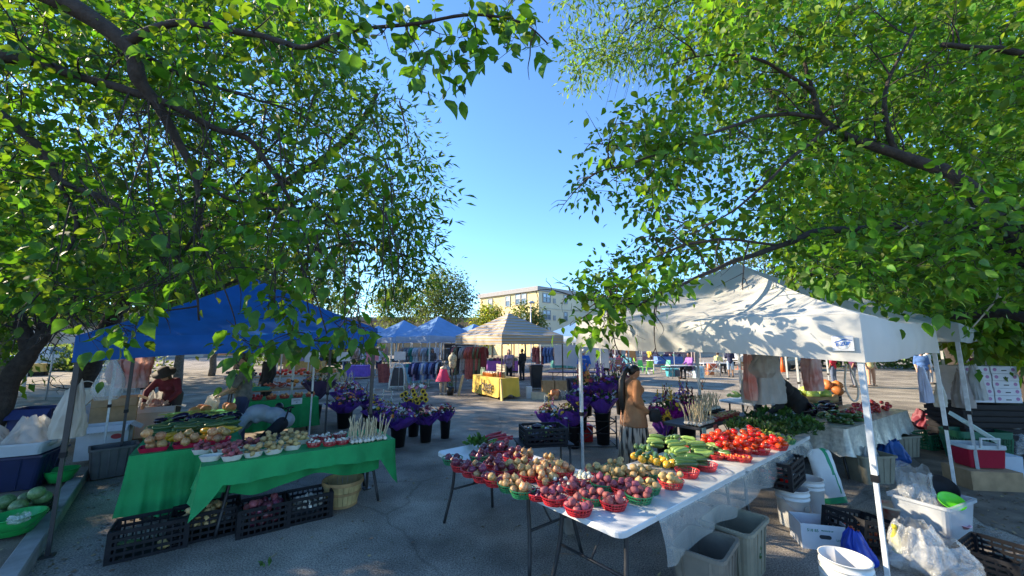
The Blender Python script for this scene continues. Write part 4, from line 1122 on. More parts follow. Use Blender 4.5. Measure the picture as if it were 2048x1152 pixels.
for px, py, w in ((1277, 910, 'at the left of the cucumbers'), (1290, 914, 'just left of the cucumbers'), (1284, 919, 'lowest of the left cluster'), (1322, 918, 'among dark zucchini'), (1334, 929, 'nearest the yellow potatoes'), (1268, 912, 'outermost by the woman'), (1296, 910, 'touching the first cucumbers'), (1302, 918, 'just below the first cucumbers'), (1314, 924, 'between two dark zucchini piles'), (1328, 921, 'under the largest cucumber pile'), (1345, 926, 'at the middle of the dark zucchini')):
    p = G(px, py, .80)
    item('patty_squash', p, .038, rrot(), f'yellow squash {w}', 'squash', 'yellow squash among the zucchini')
for px, py, c_ in ((1375, 953, 'of the front zucchini'), (1412, 940, 'of the second zucchini pile')):
    p = G(px, py, .745)
    tag(obj('produce_basket', BK['red'], None, p, 1), f'red plastic mesh basket at the sheet edge {c_}', 'basket', 'plastic produce baskets on the white tables')
for a in [(1422, 893, 'red', 'tomato', 9, 'nearest the garlic'), (1460, 882, 'red', 'tomato', 9, 'in the rear tomato row'), (1497, 885, 'red', 'tomato', 10, 'in the middle of the tomatoes'), (1533, 888, 'red', 'tomato', 9, 'second from the greens'),
          (1447, 901, 'red', 'tomato', 8, 'below the rear row'), (1484, 902, 'red', 'tomato', 10, 'at the sheet side'), (1519, 902, 'red', 'tomato', 8, 'nearest the plastic sheet'), (1556, 893, 'red', 'tomato', 7, 'farthest from the potatoes'), (1438, 883, 'red', 'tomato', 8, 'rearmost by the garlic'), (1508, 872, 'red', 'tomato', 7, 'beside the green tomatoes')]:
    basket(*a)
for a in [(1382, 894, 'red', 'cherry_tomato', 22, 'by the cucumbers'), (1404, 902, 'red', 'cherry_tomato', 22, 'between cucumbers and tomatoes'), (1462, 914, 'red', 'cherry_tomato', 22, 'at the front sheet edge'), (1486, 917, 'red', 'cherry_tomato', 20, 'nearest the table edge'), (1432, 912, 'red', 'cherry_tomato', 18, 'behind the last zucchini')]:
    basket(*a, small=True)
for a in [(1512, 876, 'green', 'green_tomato', 12, 'behind the red tomatoes'), (1548, 874, 'green', 'green_tomato', 14, 'of pale fruit by the greens'), (1576, 882, 'green', 'green_tomato', 12, 'of pale fruit at the sheet'), (1532, 866, 'green', 'green_tomato', 12, 'of pale fruit by the herbs')]:
    basket(*a, small=True)
for i, (px, py) in enumerate(((1448, 868), (1458, 862), (1462, 873), (1452, 877))):
    item('zucchini', G(px, py, .80), .13, rrot(), 'round dark green squash behind the red tomatoes', 'squash', 'dark squash behind the tomatoes')
# bunches of greens at the far end
GPL = ('beside the dark squash', 'behind the dark squash', 'behind the green tomatoes', 'above the pale green tomatoes', 'at the sheet edge', 'at the far front corner', 'in the middle of the herbs', 'in front of the far corner', 'below the hanging bags', 'right of the hanging bags', 'beyond the far corner', 'nearest the white lined tubs', 'left of the hanging bags', 'last one by the sack')
for i, (px, py, m_, sz) in enumerate(((1470, 858, M_GRD, .1), (1490, 852, M_GRD, .11), (1515, 856, M_GRD, .1), (1545, 848, M_GRD, .12), (1575, 858, M_GRD, .11), (1605, 868, M_GRD, .1), (1540, 868, M_GRD, .1), (1580, 872, M_GRD, .09), (1535, 830, M_GRN, .1), (1560, 826, M_GRN, .11), (1590, 842, M_GRD, .1), (1615, 852, M_GRN, .1), (1510, 838, M_GRD, .1), (1630, 862, M_GRD, .08))):
    p = G(px, py, .76)
    o = leaf_clump('greens_bunch', 110, .13, .12, .075, sz * .75, m_, None, 50 + i, 'ovate' if m_ is M_GRN else 'simple')
    o.location = p
    tag(o, f'bunch of {"bright" if m_ is M_GRN else "dark"} leafy greens on the tomato table, {GPL[i]}', 'greens')
# ------------------------------------------------------------------ containers
CARD = mat('cardboard', (.36, .24, .13), .85, .2, 8, .2, 60)
WPAPER = mat('white_card', (.62, .63, .64), .7, .08, 8)
INKB = mat('ink_dark', (.04, .045, .05), .7)
INKR = mat('ink_red', (.42, .04, .05), .6)
INKG = mat('ink_green', (.04, .2, .12), .6)
def crate_mesh(L_, W_, H_, m, rails=4, vert=9, th=.012):
    b = MB()
    for sx in (-1, 1):
        for sy in (-1, 1): b.box((sx * (L_ / 2 - .02), sy * (W_ / 2 - .02), H_ / 2), (.04, .04, H_))
    for k in range(rails + 1):
        z = .014 + (H_ - .028) * k / rails; hh = .026 if k < rails else .034
        for s in (-1, 1):
            b.box((0, s * (W_ / 2 - th / 2), z), (L_ - .08, th, hh)); b.box((s * (L_ / 2 - th / 2), 0, z), (th, W_ - .08, hh))
    for k in range(1, vert):
        x = -L_ / 2 + L_ * k / vert
        for s in (-1, 1): b.box((x, s * (W_ / 2 - th / 2 - .002), H_ / 2), (.014, th * .7, H_ - .02))
    nv = max(3, int(vert * W_ / L_))
    for k in range(1, nv):
        y = -W_ / 2 + W_ * k / nv
        for s in (-1, 1): b.box((s * (L_ / 2 - th / 2 - .002), y, H_ / 2), (th * .7, .014, H_ - .02))
    b.box((0, 0, .006), (L_ - .03, W_ - .03, .008))
    return b.mesh('crate', m)
CR_K = crate_mesh(.58, .38, .27, PLAST_K)
CR_L = crate_mesh(.56, .38, .17, PLAST_K, 3)
CR_U = crate_mesh(.48, .36, .27, PLAST_K)
CR_G = crate_mesh(.58, .38, .27, mat('crate_green', (.02, .2, .1), .45, .2, 10))
def crate(me, p, rz, label, group=None, name='crate'):
    return tag(obj(name, me, None, p, rz), label, 'crate', group)
def tote(name, label, p, rz, L_, W_, H_, m, rim=.02, cat='tote', group=None, tp=.86, ribs=True, lidm=None):
    root = thing(name, label, cat, p, rz, group)
    b = MB(); r = .05; t = .008
    b.loft([(L_ * tp, W_ * tp, 0, r), (L_, W_, H_ - .03, r), (L_ + rim * 2, W_ + rim * 2, H_ - .028, r), (L_ + rim * 2, W_ + rim * 2, H_, r), (L_ - t, W_ - t, H_, r), (L_ * tp - t, W_ * tp - t, .012, r)], 0, False, True, True)
    b.build('shell', m, root)
    if ribs:
        q = MB()
        for s in (-1, 1):
            for k in (-.3, -.1, .1, .3):
                q.bar((L_ * tp * k, s * (W_ * tp / 2 + .002), .02), (L_ * k, s * (W_ / 2 + .003), H_ - .03), .02, .008)
            for k in (-.28, .28):
                q.bar((s * (L_ * tp / 2 + .002), W_ * tp * k, .02), (s * (L_ / 2 + .003), W_ * k, H_ - .03), .02, .008)
        q.build('ribs', m, root)
    return root
def bucket(label, p, m=None, h=.37, r=.15, handle=True, group=None, rz=0, name='bucket', patch=False):
    root = thing(name, label, 'bucket', p, rz, group)
    b = MB(); m = m or BUCK
    b.lathe([(r * .88, 0), (r * .9, .01), (r * .97, h * .72), (r * 1.03, h * .73), (r * 1.03, h * .76), (r * .985, h * .765), (r * .99, h * .84), (r * 1.05, h * .845), (r * 1.05, h * .875), (r, h * .88), (r * 1.005, h * .985), (r * 1.05, h * .985), (r * 1.05, h), (r * .97, h), (r * .86, .012), (0, .012)], 28)
    b.build('shell', m, root)
    if handle:
        q = MB(); pts = [Vector((r * 1.06 * math.cos(a), -r * 1.08 - .004 if 0 else -r * (1.02 + .12 * math.sin(a)), h * .8 - .16 * math.sin(a))) for a in [PI * k / 10 for k in range(11)]]
        pts = [Vector((x.x, -abs(r * 1.06 * math.sin(PI * k / 10)) - .003, x.z)) for k, x in enumerate(pts)]
        q.tube(pts, .0035, 5); q.build('handle', STEEL_G, root)
    if patch:
        q = MB(); q.grid(lambda u, v: ((r * 1.0 + .002) * math.sin((u - .5) * .5), -(r * 1.0 + .002) * math.cos((u - .5) * .5), h * (.4 + .22 * v)), 4, 1); q.build('label', mat('kraft_label', (.42, .36, .29), .8), root)
    return root
BUCK = mat('bucket_white', (.62, .61, .57), .4, .08, 6, .05, 40)
def bag_mesh(w, h, d, seed, n=30, top=.25, bulge=.62, nv=22):
    def fn(u, v):
        a = 2 * PI * u
        s = lerp(1.0, top, max(0, (v - .35) / .65) ** 1.3) if v > .35 else lerp(bulge, 1, min(1, v / .2))
        ca, sa = math.cos(a), math.sin(a)
        n1 = noise.noise(Vector((ca * 1.4 + seed, sa * 1.4, v * 1.3)))
        n2 = noise.noise(Vector((ca * 3.2 + seed * 2, sa * 3.2, v * 2.1 + ca)))
        n3 = abs(noise.noise(Vector((ca * 4.5 - seed, sa * 4.5, v * 5 + sa * 2))))
        n4 = abs(noise.noise(Vector((ca * 9 + seed, sa * 9, v * 11))))
        q = 1 + .34 * n1 + .22 * n2 - .2 * n3 + .05 * n4
        sq = .72
        return Vector((w / 2 * s * q * math.copysign(abs(ca) ** sq, ca) + .09 * w * noise.noise(Vector((seed, v * 2, 1))), d / 2 * s * q * math.copysign(abs(sa) ** sq, sa) + .08 * d * noise.noise(Vector((seed, v * 2, 5))), h * v * (1 + .16 * n1 * v + .1 * n2 * v)))
    b = MB(); b.grid(fn, n * 2, nv)
    return b
BAGW = mat('bag_white', (.5, .5, .48), .3, .1, 6, .8, 24, transl=.4, dist=.014, alpha=.8)
BAGC = mat('bag_clear', (.62, .64, .63), .15, .08, 6, 1, 26, alpha=.36, dist=.02, spec=1)
BAGR = mat('bag_red', (.6, .17, .13), .35, .2, 5, .5, 22, transl=.35, col2=(.66, .5, .45), dist=.01)
def bag(label, p, w, h, d, m, seed, rz=0, name='plastic_bag', group=None, **k):
    return tag(bag_mesh(w, h, d, seed, **k).build(name, m, None, p, rz), label, 'plastic bag', group)
def carton(name, label, p, rz, L_, W_, H_, m, flaps=True, open_=True, cat='box', group=None):
    root = thing(name, label, cat, p, rz, group)
    b = MB(); t = .006
    b.box((0, 0, t / 2), (L_, W_, t))
    for s in (-1, 1):
        b.box((0, s * (W_ - t) / 2, H_ / 2 + t), (L_, t, H_)); b.box((s * (L_ - t) / 2, 0, H_ / 2 + t), (t, W_ - 2 * t, H_))
    if not open_: b.box((0, 0, H_ + t * 1.5), (L_ - .002, W_ - .002, t))
    b.build('carton_body', m, root)
    if flaps:
        for s, ax in ((-1, 0), (1, 0), (-1, 1), (1, 1)):
            q = MB()
            if ax: q.box((0, s * W_ * .22, 0), (L_ * .96, W_ * .42, .005)); o = q.build('flap', m, root, (0, s * W_ / 2, H_ + .008)); o.rotation_euler = (s * rnd.uniform(-1.0, -.3), 0, 0)
            else: q.box((s * .08, 0, 0), (.16, W_ * .96, .005)); o = q.build('flap', m, root, (s * L_ / 2, 0, H_ + .008)); o.rotation_euler = (0, s * rnd.uniform(.2, 1.0), 0)
    return root
# ------------------------------------------------------------------ left stall
GCLOTH = mat('green_cloth', (.01, .27, .075), .8, .2, 3.5, .5, 26, dist=.012)
GL, GN = Vector((.812, .583, 0)), Vector((-.583, .812, 0))
def skirt(name, label, O, L_, W_, drops, h=.745, m=GCLOTH, amp=.02, seed=0, parent=None, wav=5.5):
    # cloth over a table: O near-left corner; drops(s side 0..3, t) -> hanging length
    root = thing(name, label, 'tablecloth', O, math.atan2(GL.y, GL.x) if parent is None else parent)
    ov = .018
    pts = []
    cor = [(-ov, -ov), (L_ + ov, -ov), (L_ + ov, W_ + ov), (-ov, W_ + ov)]
    nrm = [(0, -1), (1, 0), (0, 1), (-1, 0)]
    segs = [40, 18, 40, 18]
    ring = []
    for s in range(4):
        for k in range(segs[s]):
            t_ = k / segs[s]; a, b = cor[s], cor[(s + 1) % 4]
            n0, n1, n2 = nrm[s - 1], nrm[s], nrm[(s + 1) % 4]
            e = min(t_, 1 - t_) * (L_ if s % 2 == 0 else W_)
            f = max(0, 1 - e / .12) * .5
            nn = Vector(n1) * (1 - f) + Vector(n0 if t_ < .5 else n2) * f
            ring.append((Vector((lerp(a[0], b[0], t_), lerp(a[1], b[1], t_), 0)), nn.normalized(), drops(s, t_), s, t_))
    b = MB(); n = len(ring); rows = 9
    vs = []
    for j in range(rows + 1):
        v = j / rows
        for i, (p, nn, dr, s, t_) in enumerate(ring):
            ph = i * wav * 2 * PI / 40 + seed
            w = amp * v * (1.2 + math.sin(ph) + .6 * math.sin(ph * 2.3 + 1)) + .035 * v * v
            vs.append((p.x + nn.x * w, p.y + nn.y * w, h - dr * v - (0 if v == 0 else .0)))
    fs = [(j * n + i, (j + 1) * n + i, (j + 1) * n + (i + 1) % n, j * n + (i + 1) % n) for j in range(rows) for i in range(n)]
    b.add(vs, fs, 0, True)
    b.build('skirt', m, root)
    tp = MB()
    tp.grid(lambda u, v: (lerp(-ov, L_ + ov, u), lerp(-ov, W_ + ov, v), h + .0015 + .0015 * math.sin(u * 30) * math.sin(v * 9)), 24, 8)
    tp.build('cloth_top', m, root)
    return root
g1 = Vector((-3.08, 4.09, 0))
folding_table('folding_table', 'folding table under the green cloth with potatoes and garlic', g1 + GL * .02 + GN * .02, GL, 1.9, .74, .74, None, None)
def dr1(s, t_):
    if s == 0: return .19 + .30 * max(0, 1 - t_ / .1) + .34 * max(0, (t_ - .9) / .1) + .015 * math.sin(t_ * 9)
    if s == 1: return .53 - .2 * t_
    if s == 3: return .2 + .3 * t_ if t_ > .5 else .35
    return .3
skirt('green_cloth', 'green tablecloth with short front fall under the potato baskets', g1, 1.92, .76, dr1, seed=1)
# darker inner layer of the cloth, hanging further back
b = MB()
b.grid(lambda u, v: tuple(g1 + GL * (.12 + 1.66 * u) + GN * (.1 + .03 * math.sin(u * 24) + .03 * v) + Vector((0, 0, .69 - (.24 + .1 * math.sin(u * 5 + .4) ** 2) * v))), 40, 8)
tag(b.build('inner_cloth', GCLOTH), 'second green cloth tucked under the potato table behind the crates', 'tablecloth')
g2 = Vector((-4.16, 4.47, 0))
def dr2(s, t_): return .60 + .06 * math.sin(t_ * 4) if s == 0 else (.58 if s == 3 else .3)
skirt('green_cloth', 'long green tablecloth falling almost to the crates below the red onion trays', g2, .95, 3.2, dr2, seed=3, h=.742, amp=.025)
folding_table('folding_table', 'folding table carrying zucchini eggplants and beans under the blue canopy', g2 + GL * .04 + GL * .86, GN, 3.1, .82, .738)
# paper boats on the green table
BOAT = mat('paper_boat', (.6, .57, .5), .8, .1, 20)
def boat_mesh(m, L_=.2, W_=.14, H_=.055):
    b = MB(); n = 36
    vs = []
    for r, z in ((.72, 0), (1, H_), (.97, H_), (.7, .004)):
        for j in range(n):
            a = 2 * PI * j / n; q = 1 + .025 * math.sin(a * 18) * (1 if z > .01 else .3)
            vs.append((L_ / 2 * r * q * math.copysign(abs(math.cos(a)) ** .75, math.cos(a)), W_ / 2 * r * q * math.copysign(abs(math.sin(a)) ** .75, math.sin(a)), z))
    fs = [(k * n + j, k * n + (j + 1) % n, (k + 1) * n + (j + 1) % n, (k + 1) * n + j) for k in range(3) for j in range(n)] + [tuple(range(n - 1, -1, -1)), tuple(range(3 * n, 4 * n))]
    b.add(vs, fs)
    return b.mesh('paper_boat', m)
BOATS = boat_mesh(BOAT)
ZG = .749
def boat(px, py, kind, n, desc, size=.031):
    p = G(px, py, ZG + .02); p.z = ZG
    tag(obj('paper_boat', BOATS, None, p, math.atan2(GL.y, GL.x) + rnd.uniform(-.3, .3)), f'white paper boat of {PLUR(kind)} {desc}', 'paper tray', 'paper boats on the green table')
    if n: heap(p, .088, kind, n, f'in the paper boat {desc}', size, .004)
for a in [(421, 917, RP, 0, 'left empty at the front'), (405, 903, RP, 9, 'at the left end'), (442, 902, RP, 9, 'behind the empty one'), (464, 916, RP, 10, 'in front of the red trays'), (478, 897, RP, 9, 'at the bending person hand'), (505, 893, RP, 8, 'rearmost of the red ones'),
          (506, 909, YP, 11, 'next to the red potatoes'), (547, 903, YP, 11, 'in the middle front'), (584, 895, YP, 11, 'at the right front'), (538, 888, YP, 10, 'in the middle rear'), (575, 880, YP, 11, 'tallest at the rear'), (602, 884, YP, 11, 'nearest the garlic')]:
    boat(*a)
for a in [(628, 889, 'nearest the yellow potatoes'), (660, 887, 'in the middle of the front'), (685, 884, 'next to the garlic bundles'), (622, 878, 'rear one by the potatoes'), (650, 876, 'rear middle one'), (680, 872, 'rear one by the bundles')]:
    p = G(a[0], a[1], ZG + .02); p.z = ZG
    tag(obj('produce_basket', BKS['red'], None, p, rnd.uniform(0, 6)), f'small red basket of loose garlic, {a[2]}', 'basket', 'garlic baskets on the green table')
    heap(p, .078, 'garlic_bulb', 13, f'in the garlic basket {a[2]}', .02, .004)
def garlic_rows(p0, du, dv, nu, nv, label, group, sc=1.0, jit=.012):
    for i in range(nu):
        for j in range(nv):
            p = p0 + du * i + dv * j + Vector((rnd.uniform(-jit, jit), rnd.uniform(-jit, jit), .025 * sc))
            item('garlic', p, sc * rnd.uniform(.9, 1.15), (rnd.gauss(0, .16), rnd.gauss(0, .16), rnd.uniform(0, 6)), label, 'garlic', group, 'garlic')
garlic_rows(G(706, 889, ZG), GL * .048, GN * .055, 9, 5, 'garlic standing on its bulb with long dry stalk at the green table end', 'garlic bundles on the green table', .95)
# red trays with big yellow onions
TRAYR = mat('tray_red', (.42, .012, .05), .2, .2, 10, spec=.7)
for i in range(3):
    c = g2 + GL * (.17 + .29 * i) + GN * .13 + Vector((0, 0, .744))
    b = MB(); b.loft([(.23, .19, 0, .03), (.27, .23, .05, .03), (.262, .222, .05, .03), (.225, .185, .006, .03)], 0, False, True, True)
    w = ('nearest the pole', 'middle one', 'next to the red potatoes')[i]
    tag(b.build('produce_tray', TRAYR, None, c, math.atan2(GL.y, GL.x)), f'glossy red tray of large onions, {w}', 'tray', 'red onion trays')
    heap(c, .115, YO, 6, f'in the red tray, {w}', .052, .006)
def field(kind, u0, u1, v0, v1, n, ln, where, ang=None, lay=2, z=.75, sc=1):
    for i in range(n):
        u, v = rnd.uniform(u0, u1), rnd.uniform(v0, v1)
        p = g2 + GL * u + GN * v
        a = math.atan2(GL.y, GL.x) + (rnd.gauss(ang, .25) if ang is not None else rnd.uniform(0, 6))
        item(kind, (p.x, p.y, z + ln * .13 + (i * lay // n) * ln * .2), ln * rnd.uniform(.85, 1.15), (rnd.uniform(0, 6), rnd.uniform(-.15, .15), a), f'{kind.replace("_", " ")} {where}, {("end by the dirt bed", "in its middle", "end by the bending person")[min(2, int(3 * u / .95))]}', kind.split('_')[-1], f'{PLUR(kind)} {where}')
field('yellow_squash', .04, .9, .38, .58, 10, .24, 'lying behind the red onion trays', .3, 2)
field('zucchini', .05, .92, .68, 1.12, 46, .24, 'heaped in the dark green row', .1, 3)
field('bean_pod', .06, .9, 1.18, 1.3, 30, .2, 'in the reddish row before the eggplants', .2, 2)
field('eggplant', .05, .92, 1.45, 1.95, 36, .2, 'shining in the eggplant row', None, 3)
field('bean_pod', .05, .92, 2.05, 2.5, 70, .2, 'in the yellow bean row', .2, 3)
field('gourd', .25, .95, 2.75, 3.1, 7, .075, 'at the far end of the long table', None, 1, .79)
# black crates of potatoes under the green tables
GA_ = math.atan2(GL.y, GL.x)
def under(px, py, label, me=CR_K, off=.29, rz=0):
    p = G(px, py); c = p + GL * off + GN * .19
    return crate(me, c, GA_ + rz, label, 'black crates under the green tables'), c
o, c = under(205, 1134, 'black plastic crate nearly empty, standing outermost beside the tent leg')
item('zucchini', c + Vector((-.1, -.12, .1)), .17, (0, .2, 1), 'pale zucchini lying in the nearly empty black crate', 'zucchini', None)
item('yellow_potato', c + Vector((.14, -.02, .05)), .05, rrot(), 'lone potato in the nearly empty black crate', 'potato', None)
o, c = under(330, 1100, 'black plastic crate filled with small yellow potatoes under the cloth corner')
heap(c, .19, 'yellow_potato', 60, 'in the black crate under the cloth corner', .033, .1)
o, c = under(468, 1083, 'black plastic crate holding loose red onions below the potato table', CR_U, .25)
heap(c, .18, ['red_onion', 'red_potato'], 28, 'in the black crate below the potato table', .045, .04)
o, c = under(566, 1058, 'black plastic crate of garlic beside the bushel basket', CR_U, .25)
heap(c, .18, 'garlic_bulb', 60, 'in the black crate beside the bushel basket', .026, .1)
# bushel basket
WOODB = mat('basket_wood', (.5, .36, .15), .75, .25, 9, .4, 50)
WOODB2 = mat('basket_hoop', (.36, .22, .09), .75, .25, 9)
p = G(686, 1012) + GN * .06
bk = thing('bushel_basket', 'round wooden bushel basket with dark hoops under the green table end', 'basket', p)
n = 22
for j in range(n):
    b = MB(); a0, a1 = 2 * PI * j / n + .012, 2 * PI * (j + 1) / n - .012
    vs = []
    for r, z in ((.165, 0), (.205, .16), (.23, .3)):
        for a in (a0, a1): vs += [(r * math.cos(a), r * math.sin(a), z), ((r - .006) * math.cos(a), (r - .006) * math.sin(a), z)]
    fs = []
    for k in range(2):
        o_ = 4 * k
        fs += [(o_, o_ + 2, o_ + 6, o_ + 4), (o_ + 1, o_ + 5, o_ + 7, o_ + 3), (o_, o_ + 4, o_ + 5, o_ + 1), (o_ + 2, o_ + 3, o_ + 7, o_ + 6)]
    fs += [(8, 10, 11, 9), (0, 1, 3, 2)]
    b.add(vs, fs); b.build('slat', WOODB, bk)
for r, z, h in ((.238, .28, .045), (.214, .165, .028), (.176, .02, .025)):
    b = MB(); b.lathe([(r - .006, z - h / 2), (r, z - h / 2), (r + .003, z + h / 2), (r - .005, z + h / 2), (r - .006, z - h / 2)], 40, 0, smooth=False); b.f.pop(); b.m.pop(); b.sm.pop(); b.build('hoop', WOODB2, bk)
b = MB(); b.lathe([(.165, .004), (0, .004)], 24); b.build('base', WOODB, bk)
# ---- things on the dirt beside the tent leg
NAVY = mat('tote_navy', (.006, .014, .055), .35, .2, 6, spec=.6)
BOWLG = mat('bowl_green', (.015, .33, .07), .3, .1, 8)
tote('storage_tote', 'dark blue storage tote on the dirt bed under a clear lid tray', (-6.55, 5.35, .12), GA_ + PI * .5 - .15, .62, .85, .42, NAVY, .02)
CLEAR = mat('clear_plastic', (.64, .67, .69), .25, .06, 5, .1, 20, alpha=.55, spec=.7)
FROST = mat('frosted_plastic', (.58, .62, .66), .35, .06, 5, .1, 20, transl=.3)
tote('lid_tray', 'shallow frosted tray upside up on the dark blue tote', (-6.5, 5.3, .55), GA_ + PI * .5 - .15, .55, .78, .15, FROST, .012, 'tray', None, .93, False)
bag('white plastic bag bundle slumped on the frosted tray behind the tent leg', (-6.35, 5.35, .58), .5, .4, .4, BAGW, 2.1, .4, top=.3)
bag('second white plastic bag leaning left on the frosted tray', (-6.75, 5.2, .58), .4, .34, .3, BAGW, 4.4, 1.2, top=.35)
bag('cream plastic bag tied to the near black tent leg', (-4.43, 4.05, 1.03), .26, .5, .16, mat('bag_cream', (.5, .45, .37), .5, .15, 6, .5, 22, transl=.2), 6.2, .3, top=.3, bulge=.9)
crate(CR_L, (-5.15, 4.35, .1), GA_ + PI / 2 - .1, 'low black crate of melons on the dirt bed at the kerb')
heap((-5.15, 4.35, .12), .2, 'watermelon', 9, 'in the low black crate at the kerb', .07, .02)
def bowl(label, p, r, h, m=None, fill=None):
    b = MB(); b.lathe([(r * .55, 0), (r * .62, .004), (r * .95, h * .8), (r, h), (r * 1.04, h), (r * 1.04, h + .006), (r * .97, h + .005), (r * .6, .01), (0, .008)], 28)
    return tag(b.build('bowl', m or BOWLG, None, p), label, 'bowl')
bowl('green plastic bowl beside the near tent leg at the melon crate', G(120, 962, .13), .17, .15)
bowl('green plastic bowl behind the kerb end, farther from the tent leg', G(222, 938, .0), .17, .14)
bowl('large green basin at the picture edge with crumpled plastic inside', G(28, 1066, .13), .2, .15)
bowl('second green basin stacked inside the large one', G(30, 1056, .2), .19, .12)
bag('crumpled clear plastic inside the green basin', G(36, 1046, .29), .15, .08, .13, BAGC, 3, 0, top=.7)
# boxes further back on the dirt bed
cx = carton('carton', 'white produce carton with a red oval mark behind the blue tote', (-6.75, 6.75, .12), GA_, .6, .4, .5, WPAPER, True)
b = MB(); ringf(b, 0, .07, 0, 0, 20, .6); o = b.build('printed_mark', INKR, cx); o.rotation_euler = (PI / 2, 0, 0); o.location = (.16, -.203, .33)
o = obj('lettering', text_mesh('KOPY  A', .06, INKB, .0004, .001), cx, (-.12, -.2035, .42), (PI / 2, 0, 0))
carton('carton', 'brown cardboard box stacked behind the white produce carton', (-7.35, 7.45, .12), GA_ + .1, .6, .45, .85, CARD, True)
carton('carton', 'dark blue printed box on the brown box by the leaning trunk', (-8.1, 6.9, .12), GA_ - .2, .5, .45, .75, mat('box_blue', (.02, .03, .12), .6, .2, 6), True)
carton('carton', 'open brown carton with raised yellow flap beside the long table', (-6.1, 7.7, 0), GA_ + .15, .5, .4, .58, CARD, True)
carton('carton', 'red brown crate box on the ground under the hanging bags', (-6.5, 7.0, 0), GA_, .5, .35, .3, mat('box_rust', (.3, .12, .06), .8, .2, 6), False)
tote('storage_tote', 'grey storage bin standing behind the navy tote', (-6.0, 6.15, .02), GA_ + .2, .5, .4, .42, mat('tote_grey_dark', (.09, .09, .095), .5, .2, 6))
ck = thing('cooler', 'white picnic cooler with a wire handle behind the stalls', 'cooler', (-9.6, 9.0, .1), GA_)
b = MB(); b.loft([(.52, .34, 0, .03), (.56, .38, .75, .03), (.57, .39, .76, .03), (.57, .39, .84, .04), (.5, .32, .86, .04)], 0, False, True, True); b.build('cooler_body', mat('cooler_white', (.56, .6, .58), .4, .06), ck)
b = MB(); b.tube(cat_rom([(-.12, 0, .85), (-.11, 0, .97), (0, 0, 1.02), (.11, 0, .97), (.12, 0, .85)], 3), .009, 6); b.build('handle', STEEL_W, ck)
carton('carton', 'blue and white box in front of the white cooler', (-8.7, 8.2, .1), GA_, .5, .3, .6, mat('box_sky', (.1, .25, .5), .6, .3, 4, col2=(.6, .62, .62)), False, False)
carton('carton', 'open box with pink and orange papers inside at the blue canopy back leg', (-7.4, 8.4, .05), GA_, .6, .4, .62, WPAPER, True)
bag('pink crumpled paper bag lying on the open box', (-7.4, 8.4, .66), .4, .16, .3, BAGR, 8, 0, top=.6)
bag('large grey plastic bag hanging from the rear left tent pole', D(212, 800, 6.2), .42, .62, .25, BAGC, 1.3, .4, top=.2)
bag('pink and white plastic bags hanging beside the grey bag', D(262, 775, 6.9), .55, .58, .25, BAGR, 2.6, .2, top=.8, bulge=.9)
bag('second pink printed bag hanging nearer the rear tent pole', D(232, 768, 6.8), .3, .42, .2, BAGR, 5.6, .2, top=.5)
# canopies of the next stalls in the row, their white legs showing below the blue valance
for k in range(2):
    off = GN * (3.15 * (k + 1)) - GL * .25
    cs = [Vector((x, y, 0)) + off for x, y in (BF, BR_, BB, BL_)]
    canopy('canopy_tent', ('white legged canopy directly behind the blue one', 'second white legged canopy behind the blue one')[k], cs, [1.95] * 4, [2.22] * 4, 2.85, mat('canopy_cream', (.56, .55, .5), .75, .1, 3, transl=.2), STEEL_W, 'canopies in the row behind the blue one', 7 + k, 8, .02, .035, True)
# ---- cloth covered table of peaches, and produce tables of the next stall
g3 = Vector((-5.75, 8.35, 0))
def dr3(s, t_): return .62 if s in (0, 1) else .4
skirt('green_cloth', 'green cloth reaching the ground behind the child, white price card pinned on it', g3, 1.55, .8, dr3, seed=6, h=.742, amp=.03)
folding_table('folding_table', 'folding table of peach baskets under the green cloth behind the child', g3 + GL * .03 + GN * .02, GL, 1.49, .74, .738)
o = MB().box((0, 0, 0), (.21, .004, .13)).build('price_card', WPAPER)
pc = g3 + GL * 1.12 - GN * .08; o.location = (pc.x, pc.y, .69); o.rotation_euler = (-.12, 0, GA_)
tag(o, 'white handwritten price card pinned to the far green cloth', 'price card')
for i in range(2):
    l_ = obj('lettering', text_mesh(('peaches', '$5')[i], .04, INKB, .0004), o, (-.0, -.0035, .025 - .05 * i), (PI / 2, 0, 0))
for i in range(6):
    p = g3 + GL * (.12 + .26 * i) + GN * (.14 + .02 * (i % 2)) + Vector((0, 0, .75))
    w = ('first from the standing man', 'second from the standing man', 'third from the standing man', 'third from the corner', 'second from the corner', 'at the cloth corner')[i]
    tag(obj('produce_basket', BK['red'], None, p, i), f'red basket of peaches {w}', 'basket', 'peach baskets on the far green table')
    heap(p, .098, ('radish', 'radish', 'peach', 'peach', 'peach', 'peach')[i], 10, f'in the red basket {w}', .03, .004)
def slab_table(label, O, l, L_, W_, m, h=.74, z0=None):
    return folding_table('market_table', label, O, l, L_, W_, h, m)
WOODT = mat('table_wood', (.36, .25, .15), .7, .3, 5)
t4 = Vector((-7.2, 9.9, 0)); slab_table('long market table with corn and peppers behind the woman in the hat', t4, GL, 3.3, .8, WOODT, .76)
t5 = Vector((-8.9, 12.3, 0)); slab_table('farther market table with red tomatoes behind the corn', t5, GL, 3.6, .8, WOODT, .9)
